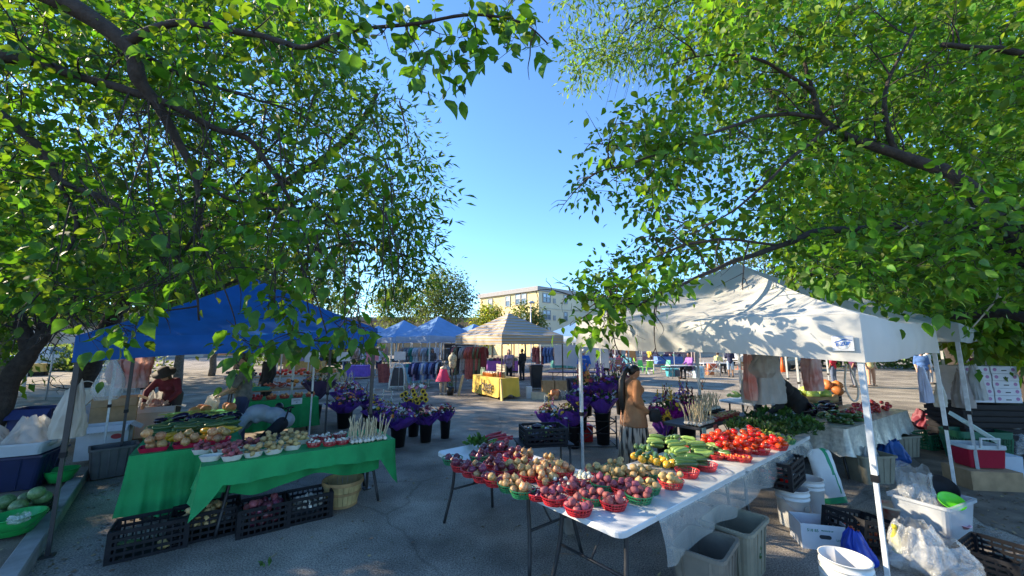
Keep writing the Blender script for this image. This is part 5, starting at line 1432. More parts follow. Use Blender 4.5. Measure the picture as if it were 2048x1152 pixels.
for kind, O, u0, u1, n, sz, w in (('corn_ear', t4, .1, .9, 34, .2, 'in the heap on the long market table'), ('pepper', t4, .9, 1.5, 34, .14, 'in the bright heap beside the corn'), ('gourd', t4, 1.5, 2.1, 10, .07, 'beside the upright garlic'), ('tomato', t5, .9, 2.4, 34, .06, 'on the farther market table'), ('peach', t5, 2.4, 3.5, 26, .06, 'at the end of the farther table'), ('eggplant', t5, .05, .85, 20, .2, 'in the dark heap on the farther table')):
    for i in range(n):
        p = O + GL * rnd.uniform(u0, u1) + GN * rnd.uniform(.1, .65)
        lay = (i * 3 // n)
        item(kind, (p.x, p.y, (.76 if O is t4 else .9) + .05 + lay * (sz * .25 if sz > .1 else sz * .9)), sz, rrot(), f'{kind.replace("_", " ")} {w}', kind.split('_')[-1], f'{PLUR(kind)} {w}')
garlic_rows(t4 + GL * 2.15 + GN * .15 + Vector((0, 0, .765)), GL * .085, GN * .09, 12, 4, 'garlic standing in rows on the long market table', 'garlic on the long market table', 1.3)
# teal tray and white sheets
b = MB(); b.loft([(.5, .3, 0, .02), (.56, .36, .07, .02), (.54, .34, .07, .02), (.48, .28, .01, .02)], 0, False, True, True)
tag(b.build('produce_tray', mat('tray_teal', (.02, .3, .24), .4), None, t4 + GL * .75 - GN * .05 + Vector((0, 0, .77)), GA_), 'teal tray under the bright pepper heap', 'tray')
# far produce wall and signs
for i in range(5):
    b = MB(); b.box((0, 0, .2), (.5, .02, .36)); o = b.build('stall_sign', (CARD, WPAPER, WPAPER, mat('sign_pink', (.6, .2, .28), .6), WPAPER)[i], None, (-8.6 + i * .95, 14.5 + i * .6, 1.25), GA_)
    tag(o, f'{("brown", "white", "pale", "pink", "small white")[i]} price board above the far produce table {("near the hat", "second along", "in the middle", "with pink face", "nearest the pole")[i]}', 'sign')
    p_ = MB(); p_.tube([(0, .03, -1.25), (0, .03, .1)], .012, 5); p_.build('post', STEEL_G, o)
# ------------------------------------------------------------------ flowers
PURP = mat('wrap_purple', (.15, .05, .32), .3, .25, 6, .4, 18, transl=.35, dist=.01)
PINKW = mat('wrap_magenta', (.42, .02, .30), .3, .2, 6, .4, 18, transl=.35, dist=.01)
BKT_K = mat('bucket_black', (.012, .012, .014), .4, .2, 8)
PET = {k: mat('petal_' + k, c, .6, .2, 12, orand=0, island=.3) for k, c in dict(red=(.42, .02, .03), pink=(.6, .2, .3), white=(.62, .62, .58), yellow=(.68, .42, .02), orange=(.62, .17, .02), purple=(.2, .05, .36), burgundy=(.14, .01, .03), blue=(.05, .14, .55)).items()}
SEED = mat('sunflower_disc', (.035, .018, .01), .9, .4, 40)
def bloom(b, c, d, r, mi, np_=9, cup=.35):
    d = Vector(d).normalized(); q = d.to_track_quat('Z', 'Y').to_matrix().to_4x4(); T = Matrix.Translation(c) @ q
    for lay, rr in ((0, r), (1, r * .68)):
        for k in range(np_):
            a = 2 * PI * (k + .5 * lay) / np_; w = PI / np_ * .95
            b.add([(0, 0, .1 * r * lay), (rr * .62 * math.cos(a - w), rr * .62 * math.sin(a - w), cup * rr * .4 + .1 * r * lay), (rr * math.cos(a), rr * math.sin(a), cup * rr), (rr * .62 * math.cos(a + w), rr * .62 * math.sin(a + w), cup * rr * .4 + .1 * r * lay)], [(0, 1, 2, 3)], mi, True, T)
    b.ell(T @ Vector((0, 0, r * .18)), r * .24, 6, 4, mi)
def bouquet(label, p, R_, h0, hb, colors, wrap=PURP, nb=34, seed=0, bucket_h=.36, bucket_r=.13, group=None, green=40, spikes=0, lean=(0, 0), br=.042, name='flower_bucket', wraps=3):
    r = random.Random(seed)
    root = thing(name, label, 'flowers', p, r.uniform(0, 6), group)
    if bucket_h:
        b = MB(); b.lathe([(bucket_r * .78, 0), (bucket_r, bucket_h * .96), (bucket_r * 1.08, bucket_h * .96), (bucket_r * 1.08, bucket_h), (bucket_r * .96, bucket_h), (bucket_r * .75, .02), (0, .02)], 20); b.build('bucket', BKT_K, root)
    for w in range(wraps):
        a0 = 2 * PI * w / wraps + r.uniform(-.3, .3); cx, cy = .38 * R_ * math.cos(a0) * (wraps > 1), .38 * R_ * math.sin(a0) * (wraps > 1)
        sd = r.uniform(0, 9)
        def fn(u, v):
            a = 2 * PI * u
            fl = 1 + .22 * math.sin(a * 4 + sd) * v + .12 * math.sin(a * 7 + sd * 2) * v
            rr = lerp(.035, R_ * (.72 if wraps > 1 else 1), v ** .9) * fl
            return (cx * (.3 + .7 * v) + lean[0] * v + rr * math.cos(a), cy * (.3 + .7 * v) + lean[1] * v + rr * math.sin(a), h0 + (hb - h0) * v + .05 * math.sin(a * 3 + sd) * v)
        b = MB(); b.grid(fn, 30, 7); b.build('wrap', wrap, root)
    ms = [PET[c] for c in colors]
    b = MB()
    for i in range(nb):
        a, d = r.uniform(0, 2 * PI), R_ * .92 * math.sqrt(r.random())
        z = hb + .03 + (1 - (d / R_) ** 2) * R_ * .55 + r.uniform(-.05, .05)
        bloom(b, Vector((d * math.cos(a) + lean[0], d * math.sin(a) + lean[1], z)), (math.cos(a) * d / R_ + r.gauss(0, .3), math.sin(a) * d / R_ + r.gauss(0, .3), 1), br * r.uniform(.7, 1.3), r.randrange(len(ms)))
    o = b.build('blooms', ms, root); o['kind'] = 'stuff'
    lc = leaf_clump('leaves', green * 2, R_ * .95, R_ * .95, R_ * .6, .07, M_GRD, root, seed + 5, 'simple', (lean[0], lean[1], hb - .03), .7); lc['kind'] = 'stuff'
    if spikes:
        b = MB()
        for i in range(spikes):
            a, d = r.uniform(0, 6.3), r.uniform(.2, .8) * R_; e = Vector((r.gauss(0, .12), r.gauss(0, .12), 1)).normalized()
            s0 = Vector((d * math.cos(a) + lean[0], d * math.sin(a) + lean[1], hb)); L_ = R_ * r.uniform(1.1, 1.9)
            b.tube([s0, s0 + e * L_ * .5, s0 + e * L_ + Vector((r.gauss(0, .03), r.gauss(0, .03), 0))], [.006, .006, .002], 4, len(ms))
            mi = r.randrange(len(ms))
            for k in range(9):
                t_ = .45 + .055 * k
                b.ell(s0 + e * L_ * t_ + Vector((r.gauss(0, .012), r.gauss(0, .012), 0)), .018 * (1.3 - t_ * .7), 5, 3, mi)
        o = b.build('flower_spikes', ms + [M_STEM], root); o['kind'] = 'stuff'
    return root
def sunflower(parent, c, d, r=.055):
    b = MB(); d = Vector(d).normalized(); T = d.to_track_quat('Z', 'Y').to_matrix().to_4x4()
    for lay in (0, 1):
        for k in range(15):
            a = 2 * PI * (k + .5 * lay) / 15; w = .16; rr = r * (1 - .15 * lay)
            b.add([(rr * .35 * math.cos(a), rr * .35 * math.sin(a), .004 + .004 * lay), (rr * .7 * math.cos(a - w), rr * .7 * math.sin(a - w), .01), (rr * math.cos(a), rr * math.sin(a), .004 - .01 * lay), (rr * .7 * math.cos(a + w), rr * .7 * math.sin(a + w), .01)], [(0, 1, 2, 3)], 0, True, T)
    b.lathe([(r * .45, .002), (r * .44, .014), (r * .3, .02), (0, .018)], 14, 1, M=T)
    b.tube([T @ Vector((0, 0, 0)), T @ Vector((0, 0, -.02)) + Vector((0, 0, -.1)), Vector((-.4 * c[0], -.4 * c[1], -.28))], .004, 4, 2)
    b.build('sunflower', [PET['yellow'], SEED, M_STEM], parent, c)
FB = 'flower buckets with purple wraps beside the blue canopy'
bouquet('purple wrapped bouquets in a black bucket nearest the green table corner', G(796, 893), .36, .28, .52, ['white', 'pink', 'burgundy', 'purple', 'orange'], nb=60, seed=1, group=FB, bucket_r=.15)
bouquet('purple wrapped red and white bouquets, middle bucket of the front row', G(851, 884), .27, .28, .5, ['red', 'burgundy', 'white', 'pink'], nb=46, seed=2, group=FB)
bouquet('purple wrapped small bouquet in the bucket farthest from the green table', G(890, 876), .2, .28, .52, ['white', 'purple', 'red'], nb=30, seed=3, group=FB, bucket_r=.11)
bouquet('purple wrapped mixed bouquets standing right behind the black tent leg', G(742, 884) + Vector((0, .5, 0)), .32, .28, .52, ['white', 'purple', 'pink', 'yellow'], nb=56, seed=4, group=FB, spikes=3)
bouquet('tall purple wrapped bouquets left of the black tent leg, blue tissue on top', G(675, 862) + Vector((0, .3, 0)), .36, .3, .56, ['pink', 'white', 'purple', 'orange'], nb=60, seed=5, group=FB, spikes=3, bucket_r=.16)
bouquet('dark purple bouquets with a single sunflower left of the tent leg', G(715, 852) + Vector((0, .6, 0)), .3, .28, .5, ['purple', 'burgundy', 'yellow', 'white'], nb=50, seed=6, group=FB, spikes=4)
bouquet('blue and white flowers half hidden behind the black pole of the blue canopy', G(660, 838) + Vector((0, 1.2, 0)), .36, .28, .58, ['blue', 'white', 'pink'], nb=50, seed=7, group=FB, spikes=5)
sf = bouquet('bunch of sunflowers with pink lilies raised above the purple wraps', G(818, 880) + Vector((0, .35, 0)), .24, .4, .72, ['white', 'pink'], nb=16, seed=8, spikes=0, bucket_h=.4, wraps=1, name='sunflower_bunch', br=.05)
sf.rotation_euler = (0, 0, 0)
rs = random.Random(4)
for i, (x, z) in enumerate(((-.24, .86), (-.14, .78), (-.05, .74), (.04, .88), (.08, .78), (.17, .8), (.24, .86), (.2, .94), (-.02, .82), (.1, .7), (-.17, .9), (.26, .76), (0, .95))):
    sunflower(sf, Vector((x, -.16 + abs(x) * .3 + rs.uniform(-.03, .03), z)), (x * 1.5 + rs.gauss(0, .2), -1, .35 + rs.gauss(0, .2)), .068)
b = MB()
for i in range(9):
    x = -.2 + .05 * i; b.tube(cat_rom([(x * .5, 0, .6), (x, .02, .9), (x * 1.5 + .05, .03, 1.1 + .05 * (i % 3))], 3), [.008] * 6 + [.003], 4)
b.build('grass_blades', M_STEM, sf)
b = MB()
for i in range(5): bloom(b, Vector((-.1 + .08 * i, .0, 1.0 + .03 * (i % 2))), (rs.gauss(0, .4), -.6, .7), .075, i % 2, 6, .6)
b.build('lilies', [PET['pink'], PET['white']], sf)
# far bouquets behind the peach table
bouquet('orange and red bouquet behind the peach table in dark wrap', (-5.15, 10.6, 0), .42, .5, .95, ['orange', 'pink', 'burgundy', 'yellow'], mat('wrap_dark', (.08, .05, .12), .4), 50, 9, spikes=5)
bouquet('red and purple bouquet at the corner of the peach table', (-4.2, 10.3, 0), .4, .3, .72, ['red', 'white', 'purple', 'orange'], PURP, 50, 10)
# ---- tiered flower stand by the woman
stand = thing('flower_stand', 'black tiered rack holding flower buckets beside the woman', 'stand', (1.62, 8.0, 0))
for (a, c_) in (((-.55, -.35, 0), (-.55, -.35, .6)), ((.35, -.35, 0), (.35, -.35, .6)), ((-.55, .35, 0), (-.55, .35, .6)), ((.35, .35, 0), (.35, .35, .6))):
    MB().tube([a, c_], .014, 6).build('leg', STEEL_K, stand)
b = MB()
for z in (.04, .28, .5): b.tube([(-.55, -.35, z), (.35, -.35, z)], .01, 5); b.tube([(-.55, .35, z), (.35, .35, z)], .01, 5); b.tube([(-.55, -.35, z), (-.55, .35, z)], .01, 5); b.tube([(.35, -.35, z), (.35, .35, z)], .01, 5)
b.tube([(-.55, -.35, .04), (.35, -.35, .5)], .008, 5)
for k in range(7): b.bar((-.55 + .15 * k, -.35, .285), (-.55 + .15 * k, .35, .285), .02, .012)
for k in range(7): b.bar((-.55 + .15 * k, .0, .505), (-.55 + .15 * k, .35, .505), .02, .012)
b.build('rack', STEEL_K, stand)
FS = 'flower buckets on the tiered rack'
bouquet('bright mixed bouquet low in front of the white canopy pole', G(1098, 880), .26, .26, .52, ['pink', 'red', 'yellow', 'white', 'orange'], PURP, 60, 21, .3, .1, FS, spikes=3, br=.04)
bouquet('red and lime bouquet between the pole and the bright mixed bouquet', G(1128, 892), .24, .26, .5, ['red', 'yellow', 'white', 'burgundy'], PURP, 46, 22, .3, .1, FS)
bouquet('orange lily bouquet just behind the white canopy pole', (1.18, 7.75, .0), .26, .4, .66, ['orange', 'yellow', 'purple'], PURP, 40, 23, .4, .13, FS, br=.045)
bouquet('dark purple wrapped bouquet on the middle shelf', (1.35, 7.9, .3), .27, .34, .6, ['burgundy', 'white', 'purple'], PURP, 36, 24, .4, .13, FS)
bouquet('red gladioli in purple wrap on the top shelf nearest the blue shirt', (1.5, 8.15, .52), .28, .34, .58, ['burgundy', 'red', 'orange'], PURP, 36, 25, .4, .14, FS, spikes=7)
bouquet('purple wrapped gladioli on the top shelf in the middle', (1.9, 8.2, .52), .28, .34, .62, ['burgundy', 'purple'], PURP, 30, 26, .4, .14, FS, spikes=9)
bouquet('dark red flowers on the rack just behind the woman head', (2.3, 8.4, .5), .26, .4, .7, ['burgundy', 'purple', 'red'], PURP, 30, 27, .45, .14, FS, spikes=8)
bouquet('purple bouquets in a tall black bucket at the foot of the rack', (1.75, 7.8, .05), .28, .5, .82, ['purple', 'burgundy'], PURP, 26, 28, .6, .15, FS)
b = MB(); b.loft([(.42, .32, 0, .05), (.44, .34, .3, .06), (.38, .28, .32, .05)], 0, False, True, True)
ck2 = thing('cooler', 'red cooler with white printed label under the flower rack', 'cooler', (1.42, 8.32, 0), .1)
b.build('cooler_body', mat('cooler_red', (.5, .015, .02), .4, .1), ck2)
MB().box((-.14, -.178, .16), (.16, .004, .2)).build('label', WPAPER, ck2)
bag('green plastic bag on the ground behind the bright bouquet', (.95, 8.5, 0), .3, .3, .22, mat('bag_green', (.02, .4, .14), .4, .1, 5, transl=.3), 3, 0, top=.5)
# ---- eggplant crate behind the onion table
ct = thing('crate_stand', 'low black table holding the eggplant crate behind the onions', 'table', (.42, 5.55, 0), math.atan2(TL.y, TL.x) - .5)
MB().box((0, 0, .63), (.72, .52, .02)).build('tabletop', PLAST_K, ct)
for s in (-1, 1):
    for k in (-1, 1): MB().tube([(s * .32, k * .2, 0), (s * .32, k * .2, .62)], .014, 6).build('leg', STEEL_K, ct)
crate(crate_mesh(.58, .42, .2, PLAST_K, 3), (.42, 5.55, .641), math.atan2(TL.y, TL.x) - .5, 'black plastic crate of glossy eggplants behind the onion table')
for i in range(16): item('eggplant', (.42 + rnd.uniform(-.2, .2), 5.55 + rnd.uniform(-.15, .15), .69 + .05 * (i // 6)), .2, rrot(), 'eggplant lying in the black crate behind the onions', 'eggplant', 'eggplants in the crate behind the onions')
# ------------------------------------------------------------------ right stall: second row of tables
tC = G(1338, 846, .74); tC.z = 0; tC += Vector((TL.y, -TL.x, 0)) * .5
folding_table('market_table', 'dark market table with upright garlic behind the tomatoes', tC, TL, 1.9, .62, .74, mat('table_dark', (.06, .06, .065), .6))
for dx, m_, nm in ((.05, mat('card_mint', (.45, .66, .6), .7), 'pale green'), (.42, mat('card_coral', (.7, .2, .18), .7), 'coral pink'), (.98, mat('card_mint2', (.42, .63, .58), .7), 'second pale green')):
    c = tC + TL * dx - Vector((-TL.y, TL.x, 0)) * .012; o = MB().box((0, 0, 0), (.12, .004, .085)).build('price_card', m_, None, (c.x, c.y, .70), TA)
    tag(o, f'{nm} price card hanging from the dark garlic table', 'price card')
TN = Vector((-TL.y, TL.x, 0))
garlic_rows(tC + TL * .05 + TN * .05 + Vector((0, 0, .745)), TL * .05, TN * .055, 10, 5, 'garlic with tall dry stalk on the dark table nearest the pole', 'garlic on the dark table', 1.05)
garlic_rows(tC + TL * .95 + TN * .42 + Vector((0, 0, .80)), TL * .05, TN * .05, 14, 4, 'garlic standing on the raised tray below the hanging bags', 'garlic on the raised tray', .95)
MB_ = MB(); MB_.box((0, 0, 0), (.85, .3, .02)); c = tC + TL * 1.28 + TN * .5; tag(MB_.build('raised_tray', PLAST_K, None, (c.x, c.y, .788), TA), 'black raised tray under the second garlic rows', 'tray')
for i in range(5):
    p = tC + TL * (.62 + .21 * i) + TN * .13 + Vector((0, 0, .745))
    w = ('beside the tall garlic', 'second from the tall garlic', 'third from the tall garlic', 'fourth from the tall garlic', 'nearest the herbs')[i]
    tag(obj('produce_basket', BK['red'], None, p, i), f'red basket of small yellow potatoes {w}', 'basket', 'baskets on the dark garlic table')
    heap(p, .1, 'yellow_potato' if i else 'garlic_bulb', 22, f'heaped in the red basket {w}', .02, .004)
bouquet('magenta wrapped bouquet with a sunflower behind the garlic', tC + TL * .75 + TN * .95, .3, .45, .82, ['white', 'burgundy', 'purple', 'yellow'], PINKW, 40, 31, .5, .15, None, spikes=8)
bouquet('magenta wrapped bouquet next to the hanging bags', tC + TL * 1.45 + TN * .95, .28, .45, .86, ['burgundy', 'orange', 'purple'], PINKW, 36, 32, .5, .15, None, spikes=7)
sf2 = bouquet('yellow sunflower bunch just behind the tall garlic', tC + TL * .42 + TN * .85, .16, .4, .66, ['yellow', 'red'], PURP, 14, 33, .45, .12, None, name='sunflower_bunch', wraps=1, spikes=2)
sf2.rotation_euler = (0, 0, 0); sunflower(sf2, Vector((.02, -.17, .72)), (.1, -1, .4), .1); sunflower(sf2, Vector((.15, -.1, .66)), (.4, -1, .3), .08)
bucket('white bucket standing under the dark garlic table', tC + TL * 1.0 + TN * .3, None, .34, .15)
# hanging bags from the canopy frame
bag('large white plastic bags hanging from the canopy frame in front of the black dressed person', D(1530, 806, 5.6), .5, .78, .3, BAGW, 1.7, .2, top=.55, bulge=.95)
bag('upper white shopping bag with red print bunched over the hanging white ones', D(1527, 755, 5.45), .34, .34, .26, BAGW, 3.3, .5, top=.5)
bag('pink striped bag hanging left of the white shopping bags', D(1503, 800, 5.5), .13, .62, .16, BAGR, 7.7, 0, top=.6, bulge=.9)
bag('orange red plastic bag hanging over the melon crates', D(1627, 781, 6.2), .32, .56, .2, BAGR, 5.1, .3, top=.75, bulge=.9)
q = MB(); q.tube(cat_rom([D(1692, 728, 5.2), D(1690, 770, 5.2), D(1702, 798, 5.2), D(1714, 800, 5.2), D(1716, 775, 5.2), D(1704, 745, 5.2), D(1698, 728, 5.2)], 4), .012, 6)
tag(q.build('loose_strap', mat('strap_white', (.5, .46, .4), .7)), 'loose cream strap hanging beside the near canopy pole', 'strap')
# melon crates
mc = G(1620, 842, .3) + Vector((.2, .6, -.3))
for i in range(2):
    p = mc + TL * (.64 * i); p.z = .42
    crate(CR_G, p, TA, ('green plastic crate of melons below the orange bag', 'second green plastic crate behind the orange bag')[i], 'green melon crates')
    crate(CR_K, p - Vector((0, 0, .28)), TA, 'black crate carrying a green melon crate', 'black crates carrying the melons')
    heap(p + Vector((0, 0, .12)), .2, 'melon', 7, f'in the {("first", "second")[i]} green crate', .08, .02)
# white lined tubs of greens
LINER = mat('bin_liner_white', (.62, .64, .64), .35, .06, 6, .5, 20, transl=.2)
tD = G(1590, 850, .70); tD.z = 0
folding_table('market_table', 'low dark table under the white lined tubs of greens', tD + TL * .1, TL, 1.5, .6, .6, mat('table_dark2', (.05, .05, .055), .6))
for i in range(4):
    c = tD + TL * (.3 + .38 * i) + TN * (.25 + .08 * (i % 2)) + Vector((0, 0, .605))
    w = ('nearest the black dressed person', 'second along', 'third along, dark leaves', 'last before the silver cloth')[i]
    tote('produce_tub', f'grey tub lined with white plastic and filled with greens, {w}', c, TA + .1 * i, .34, .3, .17, mat('tub_grey', (.3, .31, .3), .5), .01, 'tub', None, .85, False)
    b = MB(); sd = i * 2.2
    b.grid(lambda u, v: ((.17 + .07 * v) * (1 + .12 * math.sin(u * 2 * PI * 5 + sd)) * math.cos(2 * PI * u), (.15 + .07 * v) * (1 + .12 * math.sin(u * 2 * PI * 5 + sd)) * math.sin(2 * PI * u), .17 + .05 * math.sin(v * PI) + .02 * math.sin(u * 2 * PI * 7) - .07 * v * v), 40, 5)
    tag(b.build('bin_liner', LINER, None, c, i), f'white plastic liner folded over the tub of greens, {w}', 'liner')
    o = leaf_clump('greens_bunch', 70, .15, .14, .09, .09, M_GRD if i == 2 else M_GRN, None, 80 + i); o.location = c + Vector((0, 0, .14))
    tag(o, f'leafy greens in the white lined tub, {w}', 'greens')
# table with silver and red cloth
SILV = mat('silver_print_cloth', (.36, .35, .3), .35, .5, 22, .6, 30, col2=(.62, .6, .52), dist=.01, metal=.2)
e0, e1 = G(1690, 858, .74), G(1858, 806, .74); SL = (e1 - e0).normalized(); e0.z = 0
sl_ = math.atan2(SL.y, SL.x); SNv = Vector((-SL.y, SL.x, 0))
folding_table('market_table', 'long market table under the silver cloth with radishes', e0 + SL * .03 + SNv * .02, SL, 2.9, .8, .735)
skirt('silver_cloth', 'silver and red printed tablecloth under the radishes and zucchini', e0, 2.96, .84, lambda s, t_: .36 + .03 * math.sin(t_ * 30) if s in (0, 3) else .3, seed=2, h=.74, m=SILV, amp=.018, parent=sl_, wav=7)
for i in range(90):
    p = e0 + SL * rnd.uniform(.9, 2.8) + SNv * rnd.uniform(.12, .45); item('radish', (p.x, p.y, .775 + .045 * (i // 34)), .034, rrot(), 'dark red radish in the row on the silver cloth', 'radish', 'radishes on the silver cloth')
for i in range(34):
    p = e0 + SL * rnd.uniform(.1, 1.3) + SNv * rnd.uniform(.06, .4); item('zucchini', (p.x, p.y, .775 + .05 * (i // 14)), .22, (0, rnd.uniform(-.2, .2), sl_ + rnd.gauss(.6, .4)), 'zucchini on the silver cloth near the canopy pole', 'zucchini', 'zucchini on the silver cloth')
for i in range(20):
    p = e0 + SL * rnd.uniform(.6, 1.6) + SNv * rnd.uniform(.5, .75); item('eggplant', (p.x, p.y, .80 + .06 * (i // 8)), .2, rrot(), 'eggplant at the back of the silver cloth', 'eggplant', 'eggplants on the silver cloth')
# basket stand with watermelons and gourds behind it
p = e0 + SL * 2.2 + SNv * 1.3
ws = thing('melon_stand', 'round wicker rim on a green drum holding lime coloured melons', 'stand', p)
b = MB(); b.lathe([(.4, 0), (.45, .85), (.46, .86), (0, .86)], 26); b.build('drum', mat('drum_green', (.03, .27, .14), .6), ws)
b = MB(); b.lathe([(.47, .83), (.53, .85), (.53, .96), (.47, .95), (.45, .87), (0, .87)], 26); b.build('rim', WOODB2, ws)
for i in range(7):
    a = i * 2 * PI / 7; item('lime_melon', p + Vector((.33 * math.cos(a), .33 * math.sin(a), .97)), .11, rrot(), 'lime green melon on the round wicker stand', 'melon', 'melons on the wicker stand')
for i in range(9): item('gourd', p + Vector((.5 + rnd.uniform(-.1, .4), .3 + rnd.uniform(-.2, .3), 1.0 + .1 * (i // 5))), .1, rrot(), 'orange gourd heaped behind the lime melons', 'gourd', 'gourds behind the melons')
crate(CR_K, p + Vector((.65, .3, .62)), sl_, 'dark crate holding the orange gourds beside the wicker stand')
folding_table('market_table', 'small dark table under the gourd crate', p + Vector((.35, .0, 0)), SL, .8, .55, .61, mat('table_dark3', (.05, .05, .055), .6))
t6 = e0 + SL * .6 + SNv * 1.5
folding_table('market_table', 'market table of green corn and white price boards behind the radishes', t6, SL, 1.6, .7, .85)
for i in range(26):
    q_ = t6 + SL * rnd.uniform(.1, 1.5) + SNv * rnd.uniform(.1, .6); item('corn_ear', (q_.x, q_.y, .89 + .05 * (i // 9)), .22, (0, rnd.uniform(-.2, .2), rnd.uniform(0, 6)), 'green corn ear on the table behind the radishes', 'corn', 'corn ears behind the radishes')
o = MB().box((0, 0, 0), (.32, .004, .2)).build('price_card', WPAPER, None, t6 + SL * .75 - SNv * .02 + Vector((0, 0, .86)), sl_); tag(o, 'white price board in front of the green corn', 'price card')
t7 = G(1640, 790, .8); t7.z = 0
folding_table('market_table', 'dark table of pale squash behind the melon crates', t7, SL, 1.6, .6, .8, mat('table_dark3', (.05, .05, .055), .6))
for i in range(22):
    q_ = t7 + SL * rnd.uniform(.1, 1.5) + SNv * rnd.uniform(.1, .5); item('melon', (q_.x, q_.y, .87), .065, rrot(), 'pale netted melon on the dark table by the orange bag', 'melon', 'pale melons on the dark table')
# ------------------------------------------------------------------ clutter at the right front
GREYT = mat('tote_beige_grey', (.25, .23, .165), .6, .15, 7, .2, 50)
GREYT2 = mat('tote_grey', (.18, .155, .12), .6, .2, 7, .2, 50)
p = G(1408, 1082, .42); tote('produce_tote', 'grey brown plastic tote, empty, nearest the bare table end', (p.x, p.y, 0), TA + .15, .46, .37, .42, GREYT2, .018)
p = G(1467, 1036, .42); tote('produce_tote', 'pale beige plastic tote with cucumbers at its bottom, behind the empty one', (p.x, p.y, 0), TA + .05, .5, .4, .42, GREYT, .018)
for i in range(7): item('zucchini', (p.x + rnd.uniform(-.12, .12), p.y + rnd.uniform(-.1, .1), .14 + .05 * (i // 3)), .2, rrot(), 'dark zucchini at the bottom of the pale beige tote', 'zucchini', 'zucchini in the beige tote')
pb = G(1590, 1050); bucket('white bucket with a kraft label and wire handle carrying a black crate', pb, None, .39, .155, patch=True, rz=.35)
pb2 = G(1622, 1026); bucket('white bucket with dark print behind the labelled one', pb2, None, .39, .15, handle=False)
MB().box((0, 0, 0), (.06, .003, .2)).build('printed_label', INKB, bpy.data.objects[-1] if False else None, (pb2.x - .03, pb2.y - .153, .2)) if False else None
crate(CR_K, (pb.x - .03, pb.y + .14, .395), TA + .05, 'black plastic crate standing on the white buckets under the tomato table')
for i in range(8): item('tomato', (pb.x - .03 + rnd.uniform(-.18, .18), pb.y + .14 + rnd.uniform(-.1, .1), .45 + .06 * (i // 5)), .04, rrot(), 'red tomato in the black crate on the white buckets', 'tomato', 'tomatoes in the crate on the buckets')
# grow sack leaning against the table leg
SACKW = mat('sack_white', (.6, .62, .6), .4, .1, 5, .5, 20)
SACKG = mat('sack_green', (.015, .26, .11), .4, .1, 5, .4, 20)
ps = G(1680, 1010)
sk = thing('compost_sack', 'white and green plastic sack leaning beside the white buckets', 'sack', (ps.x - .02, ps.y + .05, 0), -.5)
def sackf(u, v):
    w = .19 * (1 - .5 * max(0, v - .93) / .07); d = .075 * math.sin(PI * min(1, .12 + v * .88)) ** .6 + .006
    a = 2 * PI * u; c, s = math.cos(a), math.sin(a)
    return (w * math.copysign(abs(c) ** .6, c) + .012 * noise.noise(Vector((c * 2, v * 6, s))), d * s + .05 * v - .02 + .01 * noise.noise(Vector((c * 3, s * 3, v * 9))), .72 * v)
b = MB(); b.grid(sackf, 40, 18)
b.m = [1 if (sum(b.v[i][0] for i in f) / 4 - .02 - .12 * (.72 - sum(b.v[i][2] for i in f) / 4) > .02 and sum(b.v[i][0] for i in f) / 4 < .12) or min(b.v[i][2] for i in f) < .07 else 0 for f in b.f]
b.build('sack_body', [SACKW, SACKG], sk).rotation_euler = (-.22, -.14, .3)
sk.scale = (.72, .8, .88)
# white carton with red fruit
pw = G(1645, 1098); cw = carton('carton', 'white carton of dark red tomatoes printed 518 85 and USA', (pw.x + .05, pw.y + .1, 0), TA - .95, .4, .28, .22, WPAPER, False)
for txt, x, z, s in (('518 85', -.1, .17, .035), ('PRODUCE OF', .02, .175, .016), ('U.S.A.', .12, .1, .026)):
    obj('lettering', text_mesh(txt, s, INKG, .0003, .0008), cw, (x, -.1405, z), (PI / 2, 0, 0))
b = MB(); b.loft([(.1, .035, 0, .017), (.1, .035, .002, .017)], 0, False, True, True); o = b.build('hand_hole', INKB, cw, (.0, -.1405, .12)); o.rotation_euler = (PI / 2, 0, 0)
heap((pw.x + .05, pw.y + .1, .01), .13, 'tomato', 16, 'deep red in the white carton', .036, .01)
# tilted black crate with red peppers, bottle and blue bag
pc_ = G(1755, 1112); crate(CR_K, (pc_.x, pc_.y + .15, .02), (.0, .22, TA - .4), 'tilted black crate of red peppers behind the near canopy pole')
for i in range(34): item('pepper', (pc_.x + rnd.uniform(-.18, .18), pc_.y + .15 + rnd.uniform(-.13, .13), .07 + .04 * (i // 10)), .09, rrot(), 'small red pepper in the tilted black crate', 'pepper', 'red peppers in the tilted crate')
bt = thing('bottle', 'clear bottle of yellow oil with a yellow cap beside the tilted crate', 'bottle', G(1795, 1105, .12))
MB().lathe([(.03, 0), (.034, .01), (.034, .13), (.014, .18), (.014, .21), (0, .21)], 14).build('glass_body', mat('bottle_oil', (.5, .45, .06), .15, .1, 4, alpha=.75), bt)
MB().lathe([(.017, .2), (.017, .23), (0, .23)], 12).build('cap', mat('cap_yellow', (.7, .55, .02), .4), bt)
b = bag_mesh(.24, .3, .22, 9, top=.3)
tag(b.build('plastic_bag', mat('bag_blue', (.012, .05, .4), .4, .2, 6, .5, 30, transl=.15), None, G(1742, 1150) + Vector((.0, .12, 0))), 'bright blue plastic bag standing behind the near canopy pole', 'plastic bag')
# nested white buckets in front
pf = G(1690, 1118, .40)
bucket('nearest white bucket, lower of two nested ones beside the canopy pole', (pf.x, pf.y, -.0), None, .34, .155, False)
bucket('upper white bucket nested in the nearest one, sunlight inside', (pf.x, pf.y, .075), None, .34, .152, True, rz=2.2)
